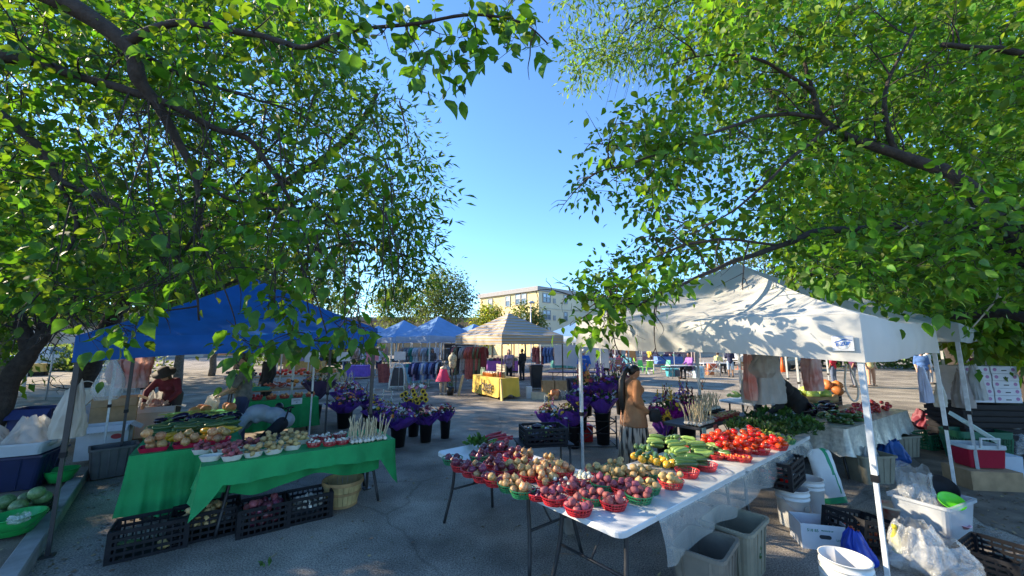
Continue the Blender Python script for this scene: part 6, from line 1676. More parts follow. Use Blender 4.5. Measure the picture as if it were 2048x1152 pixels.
# clear tub with plastic bags
pt = G(1915, 1085); tb = (pt.x + .02, pt.y + .22)
tote('storage_tub', 'large clear plastic tub full of bags and lids at the picture edge', (tb[0], tb[1], 0), .42, .62, .46, .36, CLEAR, .02, 'tub', None, .86, False)
bag('crumpled clear plastic bag bulging out of the clear tub at the back', (tb[0] - .02, tb[1] + .12, .16), .58, .42, .3, BAGC, 2.2, 1.0, top=.75, bulge=.9)
bag('white plastic bags filling the inside of the clear tub', (tb[0] - .1, tb[1] - .02, .03), .36, .3, .28, BAGW, 5.5, .2, top=.8)
bag('clear plastic bag lying on the asphalt in front of the clear tub', G(1860, 1150) + Vector((.02, .1, 0)), .55, .36, .4, BAGC, 7.4, .6, top=.5)
bag('second clear plastic bag slumped at the tub foot', G(1915, 1165) + Vector((0, .1, 0)), .5, .26, .35, BAGC, 3.9, .1, top=.6)
def lid(name, label, p, r, m, rot, cat='lid', hh=.03):
    b = MB(); b.lathe([(r * .9, 0), (r, hh), (r * 1.05, hh), (r * 1.05, hh + .006), (r * .97, hh + .004), (r * .86, .008), (0, .006)], 30); o = b.build(name, m, None, p, rot); return tag(o, label, cat)
lid('shallow_bowl', 'bright lime green shallow plastic bowl leaning in the clear tub', (tb[0] + .08, tb[1] - .12, .33), .1, mat('lid_lime', (.12, .62, .02), .35, .1), (.5, -.4, .2))
lid('black_bowl', 'black ribbed plastic bowl tipped on top of the clear tub', (tb[0] + .2, tb[1] + .08, .39), .125, PLAST_K, (.7, -.55, .3), 'bowl', .06)
lid('pink_tray', 'pink plastic tray seen through the side of the clear tub', (tb[0] + .1, tb[1] - .05, .12), .15, mat('lid_pink', (.6, .25, .3), .4), (.1, .2, 0))
it = thing('ice_cream_tub', 'white and red printed round tub behind the tilted crate', 'tub', G(1812, 1062) + Vector((0, .12, 0)))
MB().lathe([(.1, 0), (.125, .2), (.13, .2), (.13, .215), (.12, .215), (.098, .01), (0, .01)], 26).build('tub_body', mat('tub_red_print', (.6, .56, .42), .5, .1, 14, col2=(.55, .08, .06)), it)
MB().lathe([(.127, .19), (.134, .19), (.134, .216), (.122, .216), (.127, .19)], 26).build('rim', mat('rim_cream', (.62, .5, .36), .5), it)
crate(CR_L, G(2010, 1150) + Vector((.05, .1, 0)), .5, 'black crate at the bottom corner beyond the clear tub')
# ---- things behind, under the canopy and by the far legs
p = G(1733, 905, .38); tote('produce_tote', 'tan plastic tote holding a white bag, standing alone behind the near pole', (p.x, p.y, 0), TA - .6, .52, .4, .38, GREYT, .018)
bag('white plastic bag lying in the tan tote', (p.x, p.y, .1), .36, .36, .28, BAGW, 8.8, 0, top=.5)
tag(bag_mesh(.42, .38, .34, 4, top=.5).build('plastic_bag', mat('bag_blue2', (.015, .10, .36), .5, .2, 6, .4, 25, transl=.15), None, G(1786, 930)), 'blue plastic sack on the ground right of the tan tote', 'plastic bag')
p = G(1795, 868, .36); tote('produce_tote', 'second tan tote under the silver cloth behind the blue sack', (p.x, p.y, 0), TA - .5, .5, .38, .36, GREYT, .018)
jg = thing('water_jug', 'translucent white plastic jug hanging beside the second tan tote', 'jug', G(1818, 905))
b = MB(); b.loft([(.2, .14, 0, .04), (.21, .15, .24, .04), (.1, .09, .3, .04), (.06, .06, .33, .025)], 0, True, True, True); b.build('jug_body', FROST, jg)
MB().tube(cat_rom([(.03, 0, .31), (.09, 0, .33), (.11, 0, .27), (.09, 0, .22)], 3), .012, 6).build('handle', FROST, jg)
for i, (px, py) in enumerate(((1745, 858), (1860, 895))):
    crate(CR_G if i else CR_K, G(px, py), TA - .4, ('dark crate under the silver cloth table', 'dark green crate behind the white canopy far legs')[i])
p = G(1705, 905); tote('produce_tote', 'dark blue tote half hidden behind the near pole', (p.x + .1, p.y + .5, 0), TA, .4, .34, .34, NAVY, .015)
bag('maroon sack under the far end of the silver cloth', G(1858, 858), .6, .42, .4, mat('bag_maroon', (.15, .015, .03), .6, .2, 6, .3, 20), 5, 0, top=.5)
# laundry basket, cooler and cardboard
LB = mat('basket_dark_green', (.012, .12, .065), .45, .15, 8)
pl = G(1932, 925); lb = thing('laundry_basket', 'dark green plastic laundry basket with a square lattice behind the red cooler', 'basket', (pl.x + .36, pl.y + .12, 0), -.12)
b = MB(); L_, W_, H_ = .82, .42, .5
b.loft([(L_ * .84, W_ * .84, 0, .06), (L_ * .84, W_ * .84, .02, .06)], 0, False, True, True)
b.loft([(L_ * .97, W_ * .97, H_ * .78, .06), (L_, W_, H_, .06), (L_ * .98, W_ * .98, H_, .06), (L_ * .95, W_ * .95, H_ * .78, .06)], 0, False, False, False)
for k in range(15):
    t_ = (k + .5) / 15 - .5
    for s in (-1, 1): b.bar((L_ * .8 * t_, s * W_ * .42, .02), (L_ * .93 * t_, s * W_ * .48, H_ * .8), .02, .008)
for k in range(9):
    t_ = (k + .5) / 9 - .5
    for s in (-1, 1): b.bar((s * L_ * .42, W_ * .8 * t_, .02), (s * L_ * .48, W_ * .93 * t_, H_ * .8), .008, .02)
for k in range(6):
    z = .04 + k * .05; q = lerp(.84, .96, z / H_)
    for s in (-1, 1): b.box((0, s * W_ / 2 * q, z), (L_ * q * .94, .007, .014)); b.box((s * L_ / 2 * q, 0, z), (.007, W_ * q * .94, .014))
b.build('lattice_body', LB, lb)
pk = G(1975, 975); ck = thing('cooler', 'red and white cooler standing on a cardboard box with its lid off', 'cooler', (pk.x + .05, pk.y + .1, .26), -.12)
b = MB(); b.loft([(.42, .26, 0, .03), (.46, .3, .24, .03)], 0, False, True, True); b.build('cooler_body', mat('cooler_crimson', (.33, .008, .03), .35, .1), ck)
b = MB(); b.loft([(.46, .3, .24, .03), (.48, .32, .25, .03), (.48, .32, .3, .03), (.44, .28, .3, .03), (.42, .26, .2, .03)], 0, False, False, True); b.build('liner', mat('cooler_liner', (.5, .55, .56), .4), ck)
b = MB(); b.bar((-.1, -.17, .27), (-.1, -.19, .4), .02); b.bar((.12, -.17, .27), (.12, -.19, .4), .02); b.bar((-.11, -.19, .4), (.13, -.19, .4), .022); b.build('handle', STEEL_W, ck)
b = MB(); b.loft([(.5, .3, 0, .04), (.52, .32, .05, .04), (.48, .28, .055, .03), (.47, .27, .03, .03)], 0, False, True, True)
lidm = mat('cooler_lid', (.5, .6, .54), .4, .06)
tag(b.build('cooler_cover', lidm, None, (pk.x + .14, pk.y + .2, .74), (.35, .62, -.1)), 'pale cooler lid leaning diagonally across the green laundry basket', 'cooler lid')
carton('carton', 'flat brown cardboard box under the red cooler', (pk.x, pk.y + .05, 0), -.12, .62, .42, .235, CARD, False, False)
o = thing('cooler', 'white polystyrene box to the right of the red cooler', 'cooler', (pk.x + .5, pk.y + .22, .02), -.2)
b = MB(); b.loft([(.3, .25, 0, .02), (.33, .28, .36, .02)], 0, False, True, True); b.build('cooler_body', mat('foam_white', (.5, .56, .62), .7, .06), o)
bag('pale translucent bag at the picture edge behind the foam box', G(2030, 915), .5, .5, .4, BAGC, 6.6, 0, top=.5)
# stacks of printed fruit boxes on dark crates
FBX = mat('fruit_box', (.6, .6, .62), .7, .06, 8)
FBL = mat('fruit_box_print', (.36, .16, .3), .6, .2)
pz = D(1955, 800, 7.0); base = Vector((pz.x + .3, 7.35, 0))
fl = thing('pallet_bins', 'tall black slatted bins under the printed fruit boxes', 'bins', base, -.12)
for k in range(9): MB().box((.25, 0, .06 + .1 * k), (1.5, .75, .075)).build('slat', PLAST_K, fl)
MB().box((.25, .02, .45), (1.44, .68, .86)).build('bin_core', mat('bin_core_dark', (.012, .012, .013), .8), fl)
for cx_ in range(2):
    for k in range(5):
        r_ = thing('fruit_box', f'white printed fruit box, {("bottom", "second", "third", "fourth", "top")[k]} of the {("nearer the pole", "outer")[cx_]} stack', 'box', base + Vector((-.2 + .42 * cx_ + .01 * (k % 2), -.1 - .05 * cx_, .94 + .125 * k)), -.12, 'stacked fruit boxes')
        MB().box((0, 0, .06), (.40, .5, .12)).build('box_body', FBX, r_)
        for s in (-1, 1):
            b = MB(); ringf(b, 0, .03, 0, 0, 14); o = b.build('printed_mark', FBL, r_, (s * .14, -.252, .065)); o.rotation_euler = (PI / 2, 0, 0)
        MB().box((0, -.2505, .05), (.08, .003, .018)).build('hand_hole', INKB, r_)
# legs and canopy of the neighbouring stall on the right
canopy('canopy_tent', 'greenish grey canopy of the neighbouring stall behind the hanging leaves', [(6.4, 5.6), (4.6, 8.1), (7.1, 9.9), (8.9, 7.4)], [1.98] * 4, [2.25] * 4, 2.95, mat('canopy_grey', (.42, .46, .43), .75, .12, 3, transl=.2), STEEL_G, None, 9, 10, .02, .045, True)
canopy('canopy_tent', 'pale canopy farther right behind the fruit boxes', [(9.2, 8.4), (7.5, 10.9), (10, 12.6), (11.7, 10.1)], [2.0] * 4, [2.27] * 4, 2.95, mat('canopy_grey', (.42, .46, .43)), STEEL_G, None, 11, 8, .02, .04, True)
for i, (px, py, y, w, h, lab) in enumerate(((1925, 778, 6.9, .34, .62, 'grey brown shopping bags hanging from the stall leg behind the white canopy'), (1952, 766, 6.85, .3, .56, 'white plastic bag hanging to the right of the grey brown ones'), (1849, 770, 5.4, .16, .46, 'pale lilac plastic bags tied to the far white canopy leg'), (1880, 790, 6.3, .2, .36, 'small beige bag hanging behind the far canopy leg'))):
    bag(lab, D(px, py, y) - Vector((0, 0, h * .5)), w, h, w * .6, (mat('bag_taupe', (.34, .29, .26), .5, .2, 6, .5, 22, transl=.2), BAGW, mat('bag_lilac', (.5, .52, .64), .4, .1, 6, .5, 22, transl=.3), mat('bag_beige', (.42, .38, .3), .5, .1, 6, .5, 22))[i], 1.9 * i + .7, .3, top=.4, bulge=1.0)
sd = thing('rod_stand', 'thin grey stand with a small tray behind the far canopy legs', 'stand', D(1922, 760, 7.2).xy.to_3d())
MB().tube([(0, 0, 0), (0, 0, 1.25)], .012, 6).build('rod', STEEL_G, sd); MB().box((.0, 0, 1.26), (.3, .2, .02)).build('tray', STEEL_W, sd)
# litter on the ground
def litter(name, label, poly, n, m, size, z, seed):
    r = random.Random(seed); P = []
    xs = [q[0] for q in poly]; ys = [q[1] for q in poly]
    while len(P) < n:
        x, y = r.uniform(min(xs), max(xs)), r.uniform(min(ys), max(ys))
        if in_poly(x, y, poly):
            q = Vector((x, y, z))
            if noise.noise(q * 1.6) > -.15: P.append((x, y, z + r.uniform(.002, .012)))
    P = np.array(P); g_ = np.random.default_rng(seed)
    Dv = g_.normal(0, 1, (n, 3)); Dv[:, 2] *= .12; Nv = g_.normal(0, .25, (n, 3)); Nv[:, 2] = 1
    o = obj(name, leaf_mesh(name, P, Dv, Nv, size * g_.uniform(.4, 1.3, n), 'simple', m))
    return tag(o, label, None, None, 'stuff')
DRYL = mat('dry_leaf', (.2, .14, .075), .9, .4, 5, island=.5)
kb = lambda t_, o: (KP.x + KD.x * t_ + KN.x * o, KP.y + KD.y * t_ + KN.y * o)
litter('leaf_litter', 'dry leaves and scraps along the kerb', [kb(-3, -.7), kb(6, -.5), kb(6, 0), kb(-3, 0)], 420, DRYL, .05, 0, 1)
litter('leaf_litter', 'dry leaves on the dirt bed', [kb(-3, .2), kb(7, .2), kb(7, 4), kb(-3, 4)], 700, DRYL, .055, .125, 2)
litter('leaf_litter', 'dry leaves under the right tree', [(3.6, 3.0), (9, 3.0), (9, 8), (5.4, 6.2)], 900, DRYL, .055, .005, 3)
litter('leaf_litter', 'scattered leaf scraps on the open asphalt', [(-3.6, 2.4), (3, 2.2), (3, 6), (2, 9), (-3, 9)], 330, DRYL, .045, .001, 4)
sb = MB()
for i in range(40):
    x, y, a, l_ = rnd.uniform(-3.4, 2.6), rnd.uniform(2.4, 6.5), rnd.uniform(0, 6.3), rnd.uniform(.06, .22)
    sb.tube([(x, y, .006), (x + math.cos(a) * l_ * .5, y + math.sin(a) * l_ * .5 + .01, .012), (x + math.cos(a + .3) * l_, y + math.sin(a + .3) * l_, .006)], [.003, .003, .0015], 4)
tag(sb.build('twig_litter', DRYL), 'thin dry twigs scattered on the asphalt', None, None, 'stuff')
tag(leaf_clump('fallen_sprig', 9, .1, .06, .02, .05, M_GRN, None, 77), 'small fresh green sprig fallen on the asphalt before the potato stall', 'sprig').location = G(535, 1138, .004)
dp = MB(); edge = [(4.3, 2.6), (5.0, 3.6), (5.2, 4.6), (5.9, 5.6), (6.6, 6.6), (7.6, 7.8), (9.5, 9.2), (13, 10.5), (16, 6), (12, 2), (6, 1.8)]
ring_ = cat_rom([(x, y, .004) for x, y in edge] + [(4.3, 2.6, .004)], 5)[:-1]
dp.add([(p.x + .12 * noise.noise(p * 3), p.y + .12 * noise.noise(p * 3 + Vector((5, 0, 0))), .004) for p in ring_], [tuple(range(len(ring_)))])
tag(dp.build('dirt_patch', DIRT), 'dirt covered ground strewn with leaves under the right tree', None, None, 'structure')
gb = MB()
for i in range(26):
    a = rnd.uniform(-.6, .6); x = rnd.uniform(-.15, .15)
    gb.tube(cat_rom([(x, 0, .66), (x + .12 * math.sin(a) + .1, -.05, .5), (x + .3 * math.sin(a) + .12, -.1, .32 + rnd.uniform(-.05, .1))], 3), [.005, .006, .006, .006, .005, .004, .002], 4)
o = gb.build('green_onion_tops', M_GRD, None, G(1270, 1075) + Vector((.2, .2, 0)), TA); tag(o, 'dark green onion tops hanging under the potato table', 'greens')
WOODL = mat('bench_wood', (.2, .17, .14), .9, .3, 10)
bn = thing('wooden_bench', 'weathered wooden bench standing under the potato table', 'bench', G(1185, 1085) + Vector((.1, .35, 0)), .25)
MB().box((0, 0, .4), (.85, .26, .04)).build('seat', WOODL, bn)
for s in (-1, 1): MB().box((s * .33, 0, .19), (.09, .22, .38)).build('leg', WOODL, bn)
# ------------------------------------------------------------------ middle and far distance
YEL = mat('yellow_cloth', (.66, .42, .035), .6, .1, 4, .2, 40, sheen=.2)
CREAM = mat('card_cream', (.58, .5, .36), .7)
def stripe_mat():
    m = mat('canopy_stripe', (.5, .5, .5), .75, .05, 3, transl=.2)
    nt = m.node_tree; L = nt.links.new; b = nt.nodes['Principled BSDF']
    tc = nt.nodes['Texture Coordinate']; sp = nt.nodes.new('ShaderNodeSeparateXYZ'); L(tc.outputs['Object'], sp.inputs[0])
    mu = nt.nodes.new('ShaderNodeMath'); mu.operation = 'MULTIPLY'; mu.inputs[1].default_value = 8.3; L(sp.outputs['Z'], mu.inputs[0])
    fr = nt.nodes.new('ShaderNodeMath'); fr.operation = 'FRACT'; L(mu.outputs[0], fr.inputs[0])
    cr = nt.nodes.new('ShaderNodeValToRGB'); cr.color_ramp.interpolation = 'CONSTANT'
    e = cr.color_ramp.elements; e[0].position = 0; e[0].color = (.5, .49, .46, 1); e[1].position = .3; e[1].color = (.3, .31, .33, 1)
    x = e.new(.52); x.color = (.5, .49, .46, 1); x = e.new(.72); x.color = (.5, .29, .07, 1)
    L(fr.outputs[0], cr.inputs[0]); L(cr.outputs[0], b.inputs['Base Color'])
    for l in list(nt.links):
        if l.to_node.type == 'BSDF_TRANSLUCENT': L(cr.outputs[0], l.to_socket)
    return m
beeN, beeR, beeB, beeL = (-.37, 14.2), (2.1, 16.0), (.1, 18.4), (-2.4, 16.7)
canopy('canopy_tent', 'striped grey and gold canopy over the yellow honey table', [beeN, beeR, beeB, beeL], [1.93, 1.95, 1.95, 1.93], [2.3] * 4, 3.25, stripe_mat(), STEEL_K, None, 21, 16, .03, .04, True)
CANB = mat('canopy_shade_blue', (.22, .42, .74), .75, .1, 3, transl=.4, tcol=(1.2, 1.15, 1.0))  # white canvas on its shadow side; the blue shade is put into the colour
CANP = mat('canopy_shade_pale', (.42, .52, .68), .75, .1, 3, transl=.3)  # valances carry the same shade tint, paler
CAND = mat('canopy_dark', (.04, .045, .05), .8)
CANM = mat('canopy_magenta', (.36, .07, .2), .75, .1, 3, transl=.2)
MT = 'far market tents'
def far_tent(label, cx, y, w, zp, cm, rot=.75, pm=STEEL_W, vm=None, zt=2.35, zb=2.05, seed=0):
    c = Vector((cx, y, 0)); cs = []
    for k in range(4):
        a = rot + k * PI / 2 - PI * .75
        cs.append(c + Vector((math.cos(a), math.sin(a), 0)) * w * .7071)
    return canopy('market_tent', label, cs, [zb] * 4, [zt] * 4, zp, cm, pm, MT, seed, 8, .02, .045, True, vm)
T2 = far_tent('large white tent tinted shade blue over the blue cloth table left of the honey stall', -3.9, 20.6, 3.1, 3.4, CANB, .8, STEEL_W, CANP, seed=1)
T3 = far_tent('white tent tinted shade blue over the man in the white shirt', -7.1, 25.6, 3.6, 3.5, CANB, .8, STEEL_W, CANP, seed=2)
far_tent('low white tent tinted shade blue between the large blue one and the striped one', -2.3, 23.6, 3.3, 3.15, CANB, .75, STEEL_W, CANP, seed=3)
far_tent('small white tent peak tinted shade blue farthest left', -11.3, 33, 3.4, 3.5, CANB, .6, STEEL_W, seed=4)
far_tent('small white tent peak tinted shade blue behind the white shirt tent', -8.6, 34, 3.4, 3.6, CANB, .7, STEEL_W, seed=5)
far_tent('dark pointed tent behind the low blue one', -4.1, 30, 3.2, 3.5, CAND, .7, STEEL_K, seed=6)
far_tent('white tent tip between the blue tents', -7.5, 38, 3.4, 3.6, mat('canopy_far_white', (.6, .6, .58), .8), .7, STEEL_W, seed=7)
far_tent('magenta tent behind the striped one', .75, 24, 3.8, 3.45, CANM, .9, STEEL_W, seed=8)
far_tent('blue tent between the striped canopy and the white canopy pole', 3.8, 20.5, 3.4, 3.3, CANB, .9, STEEL_G, CANP, seed=9)
# honey table
hb = Vector((-.44, 14.02, 0)); hl = Vector((-.60, 1.02, 0)); hl = Vector((-1.18, 1.95, 0)).normalized()
hang = math.atan2(hl.y, hl.x)
# table local frame: origin near corner, x to the right side face, y along front face away
hx = Vector((hl.y, -hl.x, 0)); hx = hx if hx.x > 0 else -hx
O = hb + hl * 2.1
hang = math.atan2(-hl.y, -hl.x)
skirt('yellow_cloth', 'sunlit yellow tablecloth lettered with bee over the honey table', O, 2.1, .78, lambda s, t_: .66 if s != 1 else .62 + .05 * math.sin(t_ * 9), seed=4, h=.745, m=YEL, amp=.012, parent=hang, wav=4)
folding_table('folding_table', 'folding table hidden under the yellow honey cloth', O - hl * .02 + hx * .02, -hl, 2.04, .74, .738)
yc = [o for o in bpy.data.objects if o.get('label', '').startswith('sunlit yellow tablecloth')][0]
INKH = mat('honey_ink', (.12, .085, .05), .7)
def on_cloth(txt, size, x, z, bold=0, sh=0):
    o = obj('lettering', text_mesh(txt, size, INKH, .0006, bold, sh), yc, (x, -.105, z), (PI / 2 - .03, 0, 0)); return o
on_cloth('bee', .6, 1.3, .43, .01)
on_cloth('simply honey', .115, 1.32, .21, .001, .2)
on_cloth('www.simplyhoney.com', .05, 1.32, .12)
on_cloth('let us', .1, .42, .48, 0, .2); on_cloth('be', .1, .48, .36, 0, .2); on_cloth('sweet', .11, .45, .23, 0, .2)
HONEY = mat('honey_amber', (.55, .17, .01), .2, .2, 5, spec=.7)
jarb = MB(); jarb.lathe([(.04, 0), (.045, .01), (.045, .11), (.03, .13), (.03, .15), (0, .15)], 12); jme = jarb.mesh('jar_glass', HONEY)
lidb = MB(); lidb.lathe([(.034, .14), (.034, .165), (0, .165)], 12); lme = lidb.mesh('lid', mat('lid_white', (.6, .58, .5), .5))
for i in range(24):
    q = O - hl * (.62 + .1 * (i % 8)) + hx * (.12 + .1 * (i // 8)) + Vector((0, 0, .75))
    r_ = tag(obj('honey_jar', jme, None, q), 'amber honey jar in the block of jars on the yellow table', 'jar', 'honey jars on the yellow table')
    obj('lid', lme, r_)
for i in range(3):
    q = O - hl * (.3 + .12 * i) + hx * .2 + Vector((0, 0, .75)); b = MB(); b.lathe([(.035, 0), (.04, .02), (.038, .2), (.015, .26), (.015, .3), (0, .3)], 12)
    tag(b.build('bottle', mat('bottle_pale_green', (.42, .55, .36), .3, .1), None, q), ('tall pale bottle at the far end of the yellow table', 'middle pale bottle beside the honey jars', 'pale bottle nearest the honey jars')[i], 'bottle')
wd = thing('wooden_rack', 'slatted wooden display rack standing behind the honey jars', 'rack', O - hl * 1.3 + hx * .5 + Vector((0, 0, .75)), hang)
for k in range(4): MB().box((0, 0, .06 + .11 * k), (.62, .02, .09)).build('slat', CREAM, wd)
for s in (-1, 1): MB().box((s * .3, .03, .23), (.03, .05, .46)).build('post', CREAM, wd)
for i in range(5):
    q = O - hl * (1.55 + .1 * i) + hx * (.25 + .08 * (i % 2)) + Vector((0, 0, .75)); b = MB(); b.lathe([(.05, 0), (.06, .1), (.055, .16), (.03, .2), (0, .2)], 10)
    tag(b.build('gift_jar', (CARD, WPAPER, mat('gift_red', (.4, .05, .04), .5), CREAM, CARD)[i], None, q), f'{("brown", "white", "red", "cream", "kraft")[i]} small pot at the near end of the honey table', 'pot')
pl_ = MB(); pl_.box((0, 0, .35), (.12, .05, .75)); o = pl_.build('wood_post', mat('plank_pale', (.62, .42, .16), .7, .15, 6), None, hb + hx * .02 - hl * .14, hang); o.rotation_euler = (0, -.14, hang)
tag(o, 'pale plank leaning against the near corner of the yellow table', 'plank')
# stall goods right of the honey table
tarp = MB(); tarp.grid(lambda u, v: (u * 2.5, .05 * math.sin(u * 7) * (1 - v), .95 + .95 * v - .12 * u * (1 - v) + .03 * math.sin(u * 9) * (1 - v)), 16, 6)
tag(tarp.build('hanging_tarp', mat('tarp_grey_white', (.46, .49, .54), .7, .08, 3, transl=.25), None, (2.0, 18.6, 0), -.15), 'pale grey sheet hanging between poles right of the honey stall', 'tarp')
folding_table('market_table', 'dark blue covered table below the hanging pale sheet', (1.6, 17.7, 0), (1, -.1, 0), 2.2, .7, .72, mat('cloth_navy', (.02, .03, .11), .8))
for i in range(2): carton('carton', ('brown cardboard box on the ground right of the honey table', 'second brown box next to the navy bin')[i], (1.42 + .5 * i, 15.9 + .05 * i, 0), .1, .46, .4, .5, CARD, False, False)
carton('carton', 'white box standing on end beside the honey table', (.62, 14.6, 0), .1, .2, .2, .4, WPAPER, False, False)
wc = thing('wooden_crate', 'flat pale wooden crate on the asphalt beside the honey table', 'crate', (.95, 14.35, 0), .1)
for k in range(3):
    for s in (-1, 1): MB().box((0, s * .15, .04 + .08 * k), (.5, .012, .065)).build('slat', CREAM, wc)
MB().box((0, 0, .01), (.5, .3, .015)).build('base', CREAM, wc)
tag(bag_mesh(.36, .32, .3, 3, top=.8).build('shopping_bag', mat('bag_orange', (.62, .12, .03), .5, .3, 6, col2=(.66, .4, .2)), None, (1.5, 14.3, 0)), 'orange red shopping bag on the ground right of the flat crate', 'bag')
tag(bag_mesh(.3, .3, .26, 5, top=.8).build('shopping_bag', mat('bag_check', (.5, .5, .48), .6, .6, 30, col2=(.04, .04, .05)), None, (1.82, 14.35, 0)), 'black and white checked bag next to the orange one', 'bag')
tote('storage_bin', 'dark navy bin behind the brown boxes under the striped canopy', (2.55, 16.2, 0), .1, .6, .5, .55, NAVY, .02, 'bin')
b = MB(); b.loft([(.4, .4, .08, .06), (.5, .5, .95, .05), (.56, .56, .96, .05), (.56, .56, 1.02, .05), (.5, .5, 1.06, .06)], 0, False, True, True)
tag(b.build('wheeled_bin', mat('bin_dark_navy', (.02, .022, .035), .5), None, (1.05, 17.4, .0), .2), 'tall dark bin standing between the honey table and the hanging sheet', 'bin')
b = MB(); b.box((0, 0, 0), (.09, .9, .06)); o = b.build('plank', mat('plank_white', (.58, .57, .52), .7), None, (2.62, 12.9, .35), (.5, 0, .6)); tag(o, 'white plank leaning near the white canopy pole', 'plank')
# clothes
GARM = [mat('garment_' + n, c, .85, .25, 9, .3, 30) for n, c in (('rose', (.42, .13, .13)), ('black', (.03, .025, .03)), ('wine', (.18, .03, .05)), ('olive', (.12, .15, .1)), ('grey', (.3, .3, .33)), ('blue', (.12, .2, .42)), ('white', (.55, .56, .6)), ('teal', (.06, .3, .26)), ('navy', (.03, .035, .11)), ('lilac', (.36, .3, .5)), ('peach', (.58, .36, .28)))]
GNAME = 'rose black wine olive grey blue white teal navy lilac peach'.split()
def garment_mesh(w, h, seed, m):
    b = MB(); r = random.Random(seed); fl = r.uniform(.8, 1.3)
    def fn(u, v):
        a = 2 * PI * u; s = (.55 if v > .93 else (1.0 if v > .8 else lerp(fl, .8, v / .8)))
        d = .05 + .035 * (1 - v)
        return (w / 2 * s * math.cos(a), d * math.sin(a) + .025 * math.sin(math.cos(a) * 9 + seed) * (1 - v), -h * (1 - v))
    b.grid(fn, 20, 8)
    for s in (-1, 1): b.tube([(s * w * .42, 0, -.06), (s * w * .62, .01, -.28), (s * w * .62, .02, -.5 if h > .6 else -.3)], [.06, .055, .05], 6)
    return b.mesh('garment', m)
def rack(label, p, rz, L_, h, cols, gh, n, seed, glabel):
    root = thing('clothes_rack', label, 'clothes rack', p, rz)
    b = MB(); b.tube([(-L_ / 2, 0, h), (L_ / 2, 0, h)], .015, 6)
    for s in (-1, 1): b.tube([(s * L_ / 2, 0, .05), (s * L_ / 2, 0, h)], .015, 6); b.tube([(s * L_ / 2, -.25, .05), (s * L_ / 2, .25, .05)], .015, 6)
    b.build('rail', STEEL_G, root)
    r = random.Random(seed); T = Matrix.Translation(p) @ Matrix.Rotation(rz, 4, 'Z')
    for i in range(n):
        c = cols[r.randrange(len(cols))]; x = -L_ / 2 + L_ * (i + .5) / n
        o = obj('garment', garment_mesh(.46, gh * r.uniform(.8, 1.15), seed * 31 + i, GARM[c]), None, T @ Vector((x, 0, h - .03)), rz + PI / 2 + r.uniform(-.7, -.2))
        tag(o, GNAME[c] + ' ' + glabel, 'garment', glabel.replace('garment', 'garments', 1))
rack('clothes rack of dark and rose dresses inside the striped stall', (-1.95, 17.6, 0), -.1, 1.5, 1.85, [0, 1, 2, 3, 1, 0, 4], 1.25, 13, 1, 'garment on the rack of long dresses in the striped stall')
rack('low clothes rack of navy prints under the large blue tent', (-3.85, 17.9, 0), .15, 1.3, 1.15, [8, 9, 8, 5, 6, 1], .75, 13, 2, 'garment on the low rack under the large blue tent')
rack('clothes rack of pale and pink tops inside the white shirt tent', (-5.7, 24.4, 0), .1, 2.2, 1.75, [6, 10, 7, 6, 4], .9, 12, 3, 'garment on the pale rack deep inside the blue tents')
rack('clothes rack behind the purple cloth table at the left', (-9.6, 26.5, 0), .1, 2.4, 1.7, [6, 4, 1, 10, 6], .8, 11, 4, 'garment on the rack beside the man in white')
skirt('blue_cloth', 'pale blue drape over the table under the large blue tent', Vector((-5.35, 18.3, 0)), 1.5, .8, lambda s, t_: .68 if s == 0 else .5, seed=8, h=.85, m=mat('cloth_pale_blue', (.3, .52, .62), .8, .15, 4), amp=.03, parent=.25)
folding_table('market_table', 'table under the pale blue drape', (-5.32, 18.33, 0), (1, .25, 0), 1.42, .72, .84)
folding_table('market_table', 'table of goods in front of the man in white', (-9.3, 24.6, 0), (1, .1, 0), 3.2, .8, .85, WOODT)
folding_table('market_table', 'long table of hats and goods inside the large blue tent', (-5.2, 21.6, 0), (1, .3, 0), 3, .8, .9, WOODT)
for i in range(46):
    t_ = i % 3; bx = ((-9.2, 24.7), (-5.1, 21.7), (-5.2, 18.45))[t_]
    o = MB().ell((0, 0, .07), (rnd.uniform(.07, .15), rnd.uniform(.06, .1), rnd.uniform(.05, .12)), 8, 5).build('merchandise', GARM[rnd.randrange(11)], None, (bx[0] + rnd.uniform(0, (3, 2.8, 1.3)[t_]), bx[1] + rnd.uniform(.05, .5) + .1, .87 + (.03 if t_ == 1 else 0)))
    tag(o, ('small folded ware on the table by the man in white', 'small ware on the table inside the large blue tent', 'small ware on the pale blue drape')[t_], 'ware', ('wares by the man in white', 'wares inside the blue tent', 'wares on the pale blue drape')[t_])
skirt('purple_cloth', 'purple tablecloth on a far table left of the tents', Vector((-9.4, 22.2, 0)), 1.2, .8, lambda s, t_: .6, seed=9, h=.74, m=mat('cloth_purple', (.2, .1, .5), .8), amp=.02, parent=.1)
bd = thing('chalk_board', 'dark lettered board hanging inside the large blue tent', 'sign', (-2.75, 20.4, 1.15), .1)
MB().box((0, 0, .25), (1.5, .03, .6)).build('panel', mat('board_brown', (.1, .09, .085), .8), bd)
obj('lettering', text_mesh('BOUTIQUE', .26, mat('chalk', (.4, .4, .38), .9), .001), bd, (0, -.02, .2), (PI / 2, 0, 0))
MB().box((0, 0, .7), (1.5, .03, .2)).build('header', mat('board_dark', (.07, .06, .06), .8), bd)
af = thing('sandwich_board', 'white framed chalkboard standing in front of the pale blue drape', 'sign', (-4.95, 17.3, 0), .1)
